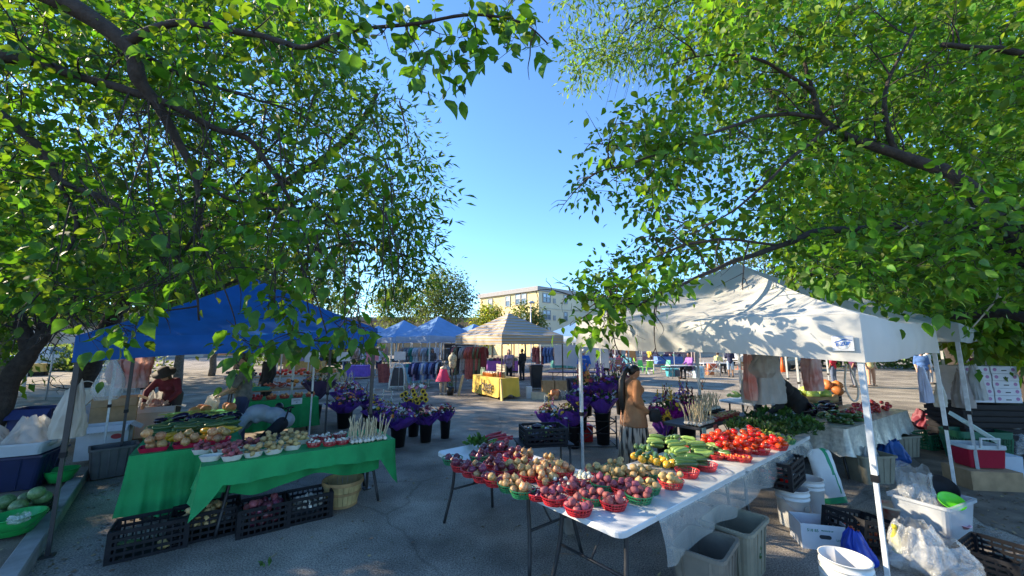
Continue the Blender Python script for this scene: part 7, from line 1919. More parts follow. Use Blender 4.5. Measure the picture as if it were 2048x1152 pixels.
for s in (-1, 1):
    f = MB()
    f.tube(cat_rom([(-.32, s * .3, 0), (-.3, s * .2, .5), (-.2, s * .05, .95), (0, s * .02, 1.08), (.2, s * .05, .95), (.3, s * .2, .5), (.32, s * .3, 0)], 4), .035, 6); f.bar((-.3, s * .27, .15), (.3, s * .27, .15), .05); f.build('frame', mat('frame_white', (.6, .6, .56), .6), af)
    f = MB(); f.add([(-.28, s * .26, .17), (.28, s * .26, .17), (.2, s * .06, .93), (-.2, s * .06, .93)], [(0, 1, 2, 3)]); f.build('chalk_panel', mat('board_dark', (.07, .06, .06)), af)
# dress forms
def dress_form(label, p, m, skirt_=True, top=True, rz=0, leg=True):
    root = thing('mannequin', label, 'mannequin', p, rz)
    if skirt_:
        b = MB(); b.lathe([(.13, .98), (.15, .9), (.2, .75), (.3, .52)], 20, wob=lambda a, i: 1 + (.08 * math.sin(a * 7) if i == 3 else 0)); b.build('skirt', m, root)
        b = MB(); b.lathe([(.13, .98), (.12, 1.05), (.0, 1.1)], 14); b.build('waist', mat('form_skin', (.6, .48, .36), .6), root)
        b = MB()
        for s in (-1, 1): b.tube([(s * .08, 0, .75), (s * .08, 0, .42), (s * .07, 0, .08)], [.075, .06, .04], 8); b.ell((s * .08, -.06, .04), (.045, .1, .04), 8, 5)
        b.build('legs', mat('form_skin', (.6, .48, .36), .6), root)
    if top:
        b = MB(); b.ell((0, 0, 1.35), (.18, .12, .2), 14, 8); b.ell((0, 0, 1.15), (.15, .11, .22), 14, 8); b.tube([(0, 0, 1.5), (0, 0, 1.6)], [.06, .05], 8); b.build('torso', m, root)
        b = MB(); b.tube([(0, 0, .02), (0, 0, 1.1)], .02, 6); b.lathe([(.2, 0), (.2, .02), (0, .03)], 14); b.build('stand', STEEL_K, root)
    return root
dress_form('half mannequin wearing a bright pink skirt beside the striped stall', (-2.68, 15.5, 0), mat('skirt_pink', (.72, .04, .14), .7, .1), True, False)
dress_form('torso mannequin in a pale patterned top behind the pink skirt', (-2.45, 16.3, 0), mat('top_floral', (.45, .42, .3), .8, .5, 30), False, True)
ft = thing('plant_pot', 'black pot with white flowers beside the pink skirt mannequin', 'plant', (-2.38, 15.4, 0))
MB().lathe([(.11, 0), (.16, .3), (.15, .3), (0, .26)], 14).build('pot', BKT_K, ft)
lc = leaf_clump('leaves', 90, .16, .16, .35, .07, M_GRN, ft, 5, 'simple', (0, 0, .3)); lc['kind'] = 'stuff'
o = MB().box((0, 0, .38), (.09, .03, .8)).build('plank', mat('plank_tan', (.55, .42, .22), .7), None, (-2.05, 15.3, 0), (0, .22, .2)); tag(o, 'tan plank leaning against the striped stall leg by the mannequin', 'plank')
CONE = mat('cone_orange', (.72, .13, .02), .5, .12)
CONEW = mat('cone_white', (.62, .62, .6), .5)
def cone(label, p, h=.45, band=True):
    root = thing('traffic_cone', label, 'cone', p, 0, 'traffic cones')
    s = h / .7
    MB().lathe([(.12 * s, .03), (.03 * s, h), (.0, h)], 16).build('cone_body', CONE, root)
    MB().box((0, 0, .015), (.34 * s, .34 * s, .03)).build('base', CONE, root)
    if band: MB().lathe([(.088 * s, h * .36), (.066 * s, h * .6)], 16).build('band', CONEW, root)
cone('small orange cone at the feet of the man in white', G(780, 757), .32, False); cone('small orange cone beside the low clothes rack', G(846, 770), .32, False); cone('small orange cone farthest left near the woman in blue', G(727, 748), .32, False)
cone('tall orange and white cone beyond the white canopy near the white car', G(1480, 739), .95); cone('tall orange cone in front of the dark parked car', G(1566, 744), 1.0)
b = MB(); b.lathe([(.16, .0), (.18, .06), (.16, .14), (.05, .16), (0, .1)], 18); tag(b.build('hat', PLAST_K, None, G(845, 766)), 'round black object on the ground by the low rack', 'hat')
cl = MB(); cl.grid(lambda u, v: (-.3 + .6 * u + .1 * (1 - v), .05 * math.sin(u * 9), .95 * v), 12, 6); tag(cl.build('rust_cloth', mat('cloth_rust', (.34, .08, .07), .85, .3, 8), None, (-6.6, 20.3, 0)), 'rust red cloth hanging beside the sandwich board', 'cloth')
# ---- far right
folding_table('picnic_table', 'pale table with the seated person in purple', (8.9, 22.3, 0), (1, .05, 0), 1.5, .7, .75)
CH = {'green': mat('chair_green', (.1, .5, .12), .5), 'lime': mat('chair_lime', (.25, .62, .06), .5), 'teal': mat('chair_teal', (.1, .45, .5), .5), 'dark green': mat('chair_dkgreen', (.04, .32, .2), .5)}
def chair(label, p, rz, m):
    root = thing('chair', label, 'chair', p, rz, 'plastic chairs around the far table')
    MB().box((0, 0, .44), (.44, .42, .03)).build('seat', m, root)
    b = MB(); b.grid(lambda u, v: (.22 * (2 * u - 1) * (1 - .15 * v), .2 + .03 * (1 - (2 * u - 1) ** 2) + .06 * v, .46 + .4 * v), 6, 4); b.build('backrest', m, root)
    for sx in (-1, 1):
        for sy in (-1, 1): MB().tube([(sx * .19, sy * .18, .43), (sx * .23, sy * .22, 0)], .016, 5).build('leg', m, root)
    return root
for i, (px, py, k, rz) in enumerate(((1262, 742, 'teal', 2.2), (1286, 746, 'green', .4), (1300, 748, 'lime', 2.9), (1332, 746, 'dark green', -1.2), (1275, 738, 'lime', 1.4))):
    chair(f'{k} plastic chair {("nearest the wine crates", "on the near side of the round table", "with its back to the stalls", "on the seated person side", "behind the round table")[i]}', G(px, py), rz, CH[k])
pt_ = G(1308, 741); rt_ = thing('round_table', 'pale round table among the green plastic chairs', 'table', pt_)
MB().lathe([(.55, .72), (.55, .75), (0, .755)], 24).build('tabletop', TOP_W, rt_); MB().lathe([(.25, 0), (.06, .06), (.05, .72)], 12).build('pedestal', STEEL_W, rt_)
pcx = G(1225, 741); wcr = thing('wooden_crate', 'brown wooden wine crate stack left of the plastic chairs', 'crate', pcx, .1)
for k in range(6): MB().box((0, -.2, .08 + .13 * k), (1.1, .02, .1)).build('slat', mat('crate_brown', (.24, .12, .06), .8), wcr)
for s in (-1, 1): MB().box((s * .5, -.17, .4), (.06, .05, .8)).build('post', mat('crate_brown', (.24, .12, .06)), wcr)
cq = thing('cooler', 'teal cooler with an open dark lid on the asphalt left of the seated person', 'cooler', G(1345, 753), .05)
b = MB(); b.loft([(.6, .4, 0, .03), (.7, .45, .42, .03)], 0, False, True, True); b.build('cooler_body', mat('cooler_teal', (.05, .3, .38), .5), cq)
MB().box((-.1, 0, .45), (.85, .45, .06)).build('lid', mat('lid_teal', (.1, .45, .48), .5), cq); MB().box((.22, -.23, .22), (.3, .02, .36)).build('front_panel', NAVY, cq)
wt = thing('water_container', 'pale blue white square canister right of the seated person', 'canister', G(1397, 756), .1)
b = MB(); b.loft([(.5, .4, 0, .05), (.5, .4, .62, .05), (.4, .3, .68, .05)], 0, False, True, True); b.build('canister_body', mat('canister_pale', (.5, .66, .74), .5), wt); obj('lettering', text_mesh('WATER', .13, mat('ink_blue', (.03, .2, .4), .6), .001), wt, (.08, -.203, .33), (PI / 2, PI / 2, 0))
ez = thing('easel', 'folding cart with metal legs right of the pale canister', 'cart', G(1425, 752), .1)
b = MB()
for x in (-.4, .4):
    for y in (-.2, .2): b.tube([(x, y, 0), (x, y, .95)], .02, 5)
b.tube([(-.4, -.2, .1), (.4, -.2, .9)], .015, 5); b.tube([(.4, -.2, .1), (-.4, -.2, .9)], .015, 5); b.build('frame', STEEL_G, ez); MB().box((0, 0, .3), (.8, .4, .04)).build('shelf', STEEL_W, ez)
MB().box((0, 0, .62), (.5, .3, .25)).build('red_box', mat('box_redorange', (.6, .12, .05), .6), ez)
for k in range(4): o = MB().tube([(0, 0, 0), (.03, 0, 1.9)], .03, 6).build('pole', mat('umbrella_pole', (.5, .42, .36), .7), None, G(1392 + k * 6, 748) + Vector((0, .5, 0))); tag(o, 'thin upright pole standing behind the pale canister', 'pole', 'thin poles behind the canister')
def sandwich(label, p, m, rz=0, h=1.1, w=.7):
    root = thing('sandwich_board', label, 'sign', p, rz)
    for s in (-1, 1):
        b = MB(); b.add([(-w / 2, s * .35, 0), (w / 2, s * .35, 0), (w / 2, s * .03, h), (-w / 2, s * .03, h)], [(0, 1, 2, 3)]); b.add([(-w / 2, s * .35 - s * .03, 0), (w / 2, s * .35 - s * .03, 0), (w / 2, s * .03 - s * .02, h), (-w / 2, s * .03 - s * .02, h)], [(3, 2, 1, 0)]); b.build('panel', m, root)
    return root
sandwich('orange brown sandwich board beyond the plastic chairs', G(1262, 722), mat('board_orange', (.5, .22, .06), .7), .3, 1.6, 1.1)
sandwich('white sandwich board beside the orange brown one', G(1224, 724), WPAPER, -.2, 1.7, 1.2)
BAN = mat('banner_mauve', (.36, .2, .24), .8, .08)
for i, (px0, px1, txt) in enumerate(((1285, 1318, 'MARKET'), (1330, 1392, 'FARMERS MARKET'))):
    a, c = G(px0, 728), G(px1, 728); d = (c - a)
    root = thing('banner', ('short mauve banner with white lettering', 'long mauve banner with white lettering behind the seated person')[i], 'banner', (a + c) / 2, 0)
    b = MB(); b.box((0, 0, .85), (d.length, .04, 1.3)); b.build('panel', BAN, root)
    for j in range(3 if i else 2): obj('lettering', text_mesh(('FARMERS', 'MARKET', 'FRESH LOCAL')[j], .36, WPAPER, .002, .004), root, (0, -.025, 1.2 - .36 * j), (PI / 2, 0, 0))
    b = MB()
    for s in (-1, 1): b.tube([(s * d.length / 2, 0, 0), (s * d.length / 2, 0, 1.6)], .03, 6)
    b.build('post', STEEL_G, root)
# ---- cars
def wheel(parent, x, y, r=.33):
    w = MB(); w.lathe([(r * .6, -.1), (r * .96, -.1), (r, -.06), (r, .06), (r * .96, .1), (r * .6, .1)], 20, M=Matrix.Translation((x, y, r)) @ Matrix.Rotation(PI / 2, 4, 'X')); o = w.build('wheel', mat('tyre', (.02, .02, .02), .9), parent)
    q = MB(); q.lathe([(0, .07), (r * .2, .09), (r * .58, .1), (r * .6, .06), (r * .6, -.06), (0, -.06)], 14, M=Matrix.Translation((x, y, r)) @ Matrix.Rotation(PI / 2, 4, 'X')); q.build('rim', mat('rim_metal', (.4, .4, .42), .35, metal=.7), o)
def car(label, p, rz, m, kind='sedan', L_=4.4, W_=1.78, H_=1.46):
    root = thing('parked_car', label, 'car', p, rz, 'parked cars')
    if kind == 'pickup': prof = [(-.5, .32), (-.5, .62), (-.47, .64), (-.12, .64), (-.1, .98), (-.02, 1.0), (.1, 1.0), (.2, .68), (.46, .62), (.5, .5), (.5, .3)]
    elif kind == 'suv': prof = [(-.5, .3), (-.5, .66), (-.46, 1.0), (-.2, 1.03), (.08, 1.0), (.22, .7), (.46, .62), (.5, .46), (.5, .28)]
    else: prof = [(-.5, .3), (-.5, .6), (-.47, .66), (-.34, .7), (-.22, .98), (-.05, 1.02), (.08, .98), (.24, .68), (.45, .6), (.5, .48), (.5, .28)]
    b = MB(); n = len(prof); secs = [(-1, .94, 0), (-.9, 1, 0), (.9, 1, 0), (1, .94, 0)]
    vs = []
    for s, q, _ in secs:
        for x, z in prof:
            tum = 1 - .2 * max(0, (z - .64) / .36)
            vs.append((x * L_ * (1 if abs(s) < 1 else .985), s * W_ / 2 * tum, z * H_ * (1 if abs(s) < 1 else .99)))
    fs = [tuple(range(n - 1, -1, -1)), tuple(range(3 * n, 4 * n))] + [(k * n + i, k * n + (i + 1) % n, (k + 1) * n + (i + 1) % n, (k + 1) * n + i) for k in range(3) for i in range(n)]
    b.add(vs, fs); b.build('body', m, root)
    GL_ = mat('car_glass', (.09, .13, .17), .08, .1, spec=.8)
    top = [q for q in prof if q[1] > .9]; x0, x1 = top[0][0], top[-1][0]
    lo0 = [q for q in prof if q[0] <= x0 and .6 < q[1] < .9]; xb = (lo0[-1][0] if lo0 else x0 - .03) + .02; xf = [q for q in prof if q[0] > x1][0][0] - .015
    for s in (-1, 1):
        for a0, a1, c0, c1 in ((xb, (x0 + x1) / 2 - .012, x0 + .012, (x0 + x1) / 2 - .012), ((x0 + x1) / 2 + .012, xf, (x0 + x1) / 2 + .012, x1 - .008)):
            if kind == 'pickup' and a0 == xb: continue
            w = MB(); yl, yh = W_ / 2 * .985, W_ / 2 * .845
            w.add([(a0 * L_, s * (yl + .006), .70 * H_), (a1 * L_, s * (yl + .006), .70 * H_), (c1 * L_, s * (yh + .008), .95 * H_), (c0 * L_, s * (yh + .008), .95 * H_)], [(0, 1, 2, 3)]); w.build('window', GL_, root)
    w = MB(); w.add([((xf + .017) * L_, -.75 * W_ / 2 * 1.1, .71 * H_), ((xf + .017) * L_, .75 * W_ / 2 * 1.1, .71 * H_), ((x1 + .012) * L_, .68 * W_ / 2, .965 * H_), ((x1 + .012) * L_, -.68 * W_ / 2, .965 * H_)], [(0, 1, 2, 3)]); w.build('windscreen', GL_, root)
    for x in (-.32, .31):
        for s in (-1, 1): wheel(root, x * L_, s * (W_ / 2 - .1))
    for s in (-1, 1):
        MB().box((.494 * L_, s * W_ * .36, .5 * H_), (.05, .34, .13)).build('headlight', mat('lamp_glass', (.6, .6, .58), .15, spec=.8), root)
        MB().box((-.497 * L_, s * W_ * .38, .55 * H_), (.04, .22, .14)).build('taillight', mat('lamp_red', (.4, .02, .02), .2), root)
    MB().box((.499 * L_, 0, .34 * H_), (.04, W_ * .9, .12)).build('bumper', PLAST_K, root)
P_ = lambda n, c: mat('paint_' + n, c, .25, .04, 3, spec=.7)
g_ = G(1590, 741); car('dark grey sedan parked behind the tall orange cone', (g_.x, g_.y + .6, 0), PI + .35, P_('dark', (.05, .055, .06)))
g_ = G(1502, 731); car('white car parked beyond the orange and white cone', (g_.x, g_.y, 0), PI + .3, P_('white', (.6, .62, .64)), 'suv')
g_ = G(72, 742); car('pale blue and white pickup parked far left behind the leaning trunk', (g_.x + .4, g_.y + .6, 0), .55, P_('pale_blue', (.5, .58, .66)), 'pickup', 5.2, 1.9, 1.75)
g_ = G(20, 735); car('silver car half hidden behind the leaning trunk', (g_.x - 3, g_.y + 5, 0), .5, P_('silver', (.35, .36, .38)))
g_ = G(1690, 738); car('dark suv parked behind the two people in red', (g_.x + 1, g_.y + 4, 0), PI + .3, P_('dark2', (.03, .03, .035)), 'suv')
g_ = G(1760, 734); car('light grey car parked behind the melon stand', (g_.x + 1, g_.y + 2, 0), PI + .3, P_('grey', (.4, .42, .44)))
YS = mat('caution_yellow', (.6, .42, .12), .5)
g_ = G(58, 752); b = MB(); b.loft([(1.5, .5, 0, .05), (1.5, .5, .25, .05)], 1, False, True, True); b.loft([(1.4, .45, .25, .05), (1.3, .4, .75, .08)], 0, False, True, True)
tag(b.build('yellow_barrier', [YS, PLAST_K], None, g_, .5), 'low yellow and black barrier in front of the pickup', 'barrier')
sg = thing('street_sign', 'thin pole with a small pale square sign in front of the pickup', 'sign', D(98, 760, 14).xy.to_3d())
MB().tube([(0, 0, 0), (0, 0, 2.3)], .025, 6).build('post', STEEL_G, sg); MB().box((0, -.03, 2.15), (.32, .015, .42)).build('panel', mat('sign_cream', (.6, .52, .46), .6), sg)
tbp = G(140, 758); tb_ = folding_table('picnic_table', 'pale outdoor table beside the dark trunk behind the stalls', tbp, (1, .2, 0), 1.6, .8, .74)
sw = thing('white_stake', 'short white post beside the leaning trunk', 'post', G(46, 778)); MB().box((0, 0, .35), (.09, .09, .7)).build('post', mat('stake_white', (.55, .57, .55), .7), sw)
# ---- buildings
def window(parent, M, w, h, m, fr, panes=2, name='window'):
    b = MB(); t = .14
    for s in (-1, 1): b.box((s * w / 2, 0, .0), (t, h + t, .12)); b.box((0, s * h / 2, 0), (w - t, t, .12))
    b.box((0, .05 * h, .0), (w - t, t * .7, .1))
    if panes > 1: b.box((0, 0, 0), (t * .7, h - t, .1))
    o = b.build(name, fr, parent); o.matrix_basis = M
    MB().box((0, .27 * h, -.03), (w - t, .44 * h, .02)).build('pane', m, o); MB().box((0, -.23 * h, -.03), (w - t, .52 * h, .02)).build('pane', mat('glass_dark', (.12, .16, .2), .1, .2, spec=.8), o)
YW = mat('render_yellow_lit', (.74, .57, .28), .9, .06, .4, .1, 6); YG = mat('render_yellow_shaded', (.66, .56, .38), .9, .06, .4, .1, 6)  # one render in two tones: sunlit face and shaded faces put into the colour
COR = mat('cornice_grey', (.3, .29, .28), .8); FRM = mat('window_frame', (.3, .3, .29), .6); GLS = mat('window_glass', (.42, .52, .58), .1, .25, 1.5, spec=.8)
by = 62.0; c0 = D(1077, 572, by); H_b = c0.z
cL, cR = D(960, 590, by * (572 - 688 - 5) / (590 - 688 - 5) * 1.0), D(1185, 584, by * 1.13)
A = Vector((c0.x, c0.y, 0)); Lq = Vector((cL.x, cL.y, 0)); Rq = Vector((cR.x, cR.y, 0))
dl, dr = (Lq - A).normalized(), (Rq - A).normalized()
dr = Vector((-dl.y, dl.x, 0)); dr = dr if dr.x > 0 else -dr
lenL = (Lq - A).length; lenR = 34
bd_ = thing('apartment_building', 'yellow rendered flat roofed apartment building beyond the tents', 'building', A)
b = MB(); b.add([(0, 0, 0), tuple(dl * lenL), tuple(dl * lenL) [:2] + (H_b - .7,), (0, 0, H_b - .7)], [(0, 1, 2, 3)], 0)
Z = lambda v, z: (v.x, v.y, z)
b = MB(); c_ = [Vector(), dl * lenL, dl * lenL + dr * lenR, dr * lenR]
for i in range(4):
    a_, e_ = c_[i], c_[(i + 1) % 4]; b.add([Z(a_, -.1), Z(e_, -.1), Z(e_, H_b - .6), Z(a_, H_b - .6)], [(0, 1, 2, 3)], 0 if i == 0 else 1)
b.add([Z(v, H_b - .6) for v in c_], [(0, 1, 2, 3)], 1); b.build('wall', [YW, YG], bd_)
b = MB(); o_ = [v + (v - (c_[0] + c_[2]) / 2).normalized() * .45 for v in c_]
for i in range(4):
    a_, e_ = o_[i], o_[(i + 1) % 4]; b.add([Z(a_, H_b - .75), Z(e_, H_b - .75), Z(e_, H_b), Z(a_, H_b)], [(0, 1, 2, 3)]); b.add([Z(c_[i], H_b - .76), Z(c_[(i + 1) % 4], H_b - .76), Z(e_, H_b - .75), Z(a_, H_b - .75)], [(0, 1, 2, 3)])
b.add([Z(v, H_b) for v in o_], [(0, 1, 2, 3)]); b.build('cornice', COR, bd_)
def wall_pt(px, py, d):
    # intersection of the pixel ray with the vertical wall plane through A along d
    r = ray(px, py); n = Vector((-d.y, d.x, 0)); t = n.dot(A - Vector((0, 0, CAM_H))) / n.dot(r)
    return Vector((0, 0, CAM_H)) + r * t
def add_win(px, py, w, h, d, panes):
    q = wall_pt(px, py, d) - A; nn = Vector((-d.y, d.x, 0)); nn = nn if nn.y < 0 else -nn
    x = d if d.x > 0 else -d; M = Matrix((x, Vector((0, 0, 1)), x.cross(Vector((0, 0, 1))))).transposed().to_4x4()
    if M.to_3x3().col[2].dot(nn) < 0: M = Matrix((-x, Vector((0, 0, 1)), nn)).transposed().to_4x4()
    M.translation = q + nn * .06; window(bd_, M, w, h, GLS, FRM, panes)
for px, py in ((981, 608), (1016, 603), (1036, 599), (1048, 598), (981, 640), (1016, 638), (1048, 636)): add_win(px, py, 1.15, 1.75, dl, 1)
for px, py, w in ((1093, 596, 1.8), (1131, 599, .8), (1093, 630, 1.8), (1131, 633, .8), (1165, 601, .8), (1093, 664, 1.8)): add_win(px, py, w, 1.45, dr, 2 if w > 1.2 else 1)
for px, py in ((1108.5, 602), (1108.5, 636)):
    q = wall_pt(px, py, dr) - A; nn = Vector((dr.y, -dr.x, 0)); o = MB().box((0, 0, 0), (.6, .1, .8)).build('vent', FRM, bd_, q + nn * .05, math.atan2(dr.y, dr.x))
b = MB(); zz = wall_pt(1100, 617, dr).z; nn = Vector((dr.y, -dr.x, 0)); q0 = nn * .04; b.bar(Vector((0, 0, zz)) + q0, dr * lenR + Vector((0, 0, zz)) + q0, .1, .1); b.build('string_course', mat('course_pale', (.5, .46, .36), .8), bd_)
lp = thing('street_lamp', 'street lamp pole in front of the yellow building corner', 'lamp', D(1062, 690, 52).xy.to_3d())
MB().tube([(0, 0, 0), (0, 0, 7.4)], [.12, .07], 8).build('pole', STEEL_G, lp); MB().ell((.1, 0, 7.5), (.45, .25, .2), 10, 6).build('lamp_head', STEEL_G, lp)
TANB = mat('brick_tan', (.36, .24, .13), .9, .15, 1.5); ROOFB = mat('roof_dark_tan', (.2, .16, .12), .9)
lbld = thing('long_building', 'long low tan brick building behind the blue tents', 'building', (-24, 72, 0), .05)
b = MB(); b.box((0, 5, 3.0), (62, 10, 6.4)); b.build('wall', TANB, lbld); b = MB(); b.box((0, 5, 6.5), (62.6, 10.6, .7)); b.build('roof', ROOFB, lbld)
for i in range(14): MB().box((-28 + i * 4, -.04, 3), (1.6, .1, 1.6)).build('window', mat('glass_dark', (.12, .16, .2)), lbld)
lb2 = thing('long_building', 'low grey buff building behind the lime tree', 'building', (-3.5, 84, 0), 0)
b = MB(); b.box((0, 5, 3.2), (16, 9, 6.8)); b.build('wall', mat('wall_buff', (.3, .26, .2), .9, .1, 1), lb2); b = MB(); b.box((0, 5, 6.8), (16.5, 9.4, .4)); b.build('roof', ROOFB, lb2)
lb3 = thing('far_shop', 'pale far shop front behind the cars on the right', 'building', (38, 60, 0), -.2)
b = MB(); b.box((0, 5, 2.4), (50, 10, 5)); b.build('wall', mat('wall_pale', (.48, .4, .32), .9, .1, 1), lb3); b = MB(); b.box((0, 5, 5.1), (50.6, 10.6, .5)); b.build('roof', ROOFB, lb3)
for i in range(10): MB().box((-22 + i * 5, -.05, 1.6), (3, .1, 2)).build('window', mat('glass_dark', (.12, .16, .2)), lb3)
for i in range(9):
    far_tree('background_tree', ('round', 'broad', 'tall', 'dense', 'open', 'dark', 'sunlit', 'low', 'wide')[i] + ' tree in the far tree line, ' + ('beyond the yellow building', 'right of the building', 'behind the banners', 'behind the white car', 'behind the dark car', 'behind the far shop', 'left of the brick building', 'at the far left road', 'beyond the pickup')[i], (1230, 1310, 1400, 1500, 1590, 1800, 660, 480, 200)[i], 690, (610, 590, 600, 590, 580, 540, 560, 560, 500)[i], 150, (80, 75, 70, 66, 62, 50, 80, 75, 55)[i], (LEAF_F, LEAF_E)[i % 2], 60 + i, 130, 24, .55, cz=.8)

CANF = mat('canopy_far_white', (.6, .6, .58), .8)
for i, (x, y, lab) in enumerate(((9, 36, 'white market tent beyond the plastic chairs'), (15, 39, 'white market tent behind the mauve banners'), (22, 37, 'pale market tent behind the white car'), (4.5, 33, 'white market tent behind the blue tent by the pole'), (-14.5, 29, 'white market tent at the far left of the row'), (-.5, 29.5, 'white market tent behind the magenta one'))):
    far_tent(lab, x, y, 3.4, 3.3, CANF, .7 + .1 * i, STEEL_W, seed=30 + i)
    tbl = folding_table('market_table', f'cloth covered table under the {lab}', (x - 1.2, y - 1.7, 0), (1, .1, 0), 2.4, .8, .76)
    skirt('table_cloth', f'coloured cloth under the {lab}', Vector((x - 1.22, y - 1.72, 0)), 2.44, .84, lambda s, t_: .68, seed=i, h=.765, m=mat('cloth_far_%s' % 'abcdef'[i], ((.5, .12, .2), (.1, .2, .5), (.55, .5, .4), (.08, .3, .25), (.5, .3, .1), (.3, .1, .35))[i], .8), amp=.02, parent=math.atan2(.1, 1))
    for k in range(9):
        o = MB().ell((0, 0, .07), (rnd.uniform(.08, .2), rnd.uniform(.07, .12), rnd.uniform(.06, .2)), 8, 5).build('merchandise', GARM[rnd.randrange(11)], None, (x - 1 + .25 * k, y - 1.35 + rnd.uniform(-.2, .2), .78))
        tag(o, f'small ware under the {lab}', 'ware', f'wares under the {lab}')
rack('clothes rack of pale shirts under the tent beyond the plastic chairs', (8.6, 35.6, 0), 0, 2.6, 1.8, [6, 10, 0, 9, 6, 4], .9, 12, 7, 'garment on the rack beyond the plastic chairs')
rack('clothes rack of bright tops behind the hanging pale sheet', (2.4, 22.6, 0), 0, 2.4, 1.8, [10, 0, 6, 5, 7, 6], .9, 12, 8, 'garment on the rack behind the hanging pale sheet')
rack('clothes rack of mixed shirts in the low blue and white tent', (-2.6, 22.4, 0), .1, 2.2, 1.75, [1, 4, 8, 6, 2], .9, 12, 9, 'garment on the rack in the low blue and white tent')

lb4 = thing('far_house', 'low pale house across the road at the far left', 'building', (-62, 52, 0), .5)
b = MB(); b.box((0, 5, 2.2), (34, 10, 4.6)); b.build('wall', mat('wall_pale', (.48, .4, .32)), lb4)
b = MB(); b.add([(-17.5, -.5, 4.4), (17.5, -.5, 4.4), (17.5, 10.5, 4.4), (-17.5, 10.5, 4.4), (-17.5, 5, 7.4), (17.5, 5, 7.4)], [(0, 1, 5, 4), (2, 3, 4, 5), (0, 4, 3), (1, 2, 5), (0, 3, 2, 1)]); b.build('roof', ROOFB, lb4)
for i in range(6): MB().box((-14 + i * 5.5, -.05, 2.2), (1.6, .1, 1.4)).build('window', mat('glass_dark', (.12, .16, .2)), lb4)
for i, (x0, y0, x1, y1, lab) in enumerate(((-46, 33, -24, 27, 'long clipped hedge across the road behind the pickup'), (-24, 36, -13, 40, 'low hedge behind the farther market table'), (26, 34, 46, 24, 'hedge behind the parked cars on the right'))):
    d = Vector((x1 - x0, y1 - y0, 0)); L_ = d.length
    o = leaf_clump('hedge', 5200, L_ / 2, 1.1, 1.7, .3, LEAF_F, None, 200 + i, 'simple'); 
    o.location = ((x0 + x1) / 2, (y0 + y1) / 2, 0); o.rotation_euler = (0, 0, math.atan2(d.y, d.x)); tag(o, lab, 'hedge')
# ------------------------------------------------------------------ people
SKIN = {'a': mat('skin_tan', (.40, .21, .125), .55, .1, 10), 'b': mat('skin_fair', (.52, .32, .23), .55, .1, 10), 'c': mat('skin_brown', (.27, .14, .08), .55, .1, 10)}
HAIR = {'black': mat('hair_black', (.009, .008, .008), .4, .4, 40), 'brown': mat('hair_brown', (.06, .035, .02), .5, .4, 40), 'grey': mat('hair_grey', (.3, .28, .26), .6, .3, 40)}
CL = lambda n, c, **k: mat('clothes_' + n, c, .85, .16, 7, .35, 40, dist=.008, **k)
EYE_W, EYE_K = mat('eye_white', (.6, .58, .55), .3), mat('eye_dark', (.02, .015, .01), .2)
LIP = mat('lips', (.3, .1, .09), .5)
def mir(J):
    for k in list(J):
        if k.endswith('L') and k[:-1] + 'R' not in J: J[k[:-1] + 'R'] = (-J[k][0], J[k][1], J[k][2])
    return J
DEF = dict(pel=(0, 0, .92), wst=(0, 0, 1.08), chs=(0, .0, 1.27), nkb=(0, -.01, 1.43), hd=(0, .02, 1.585), shL=(-.165, -.005, 1.385), elL=(-.215, -.03, 1.11), wrL=(-.21, .07, .88), hpL=(-.09, 0, .89), knL=(-.1, .02, .49), anL=(-.1, -.01, .08))
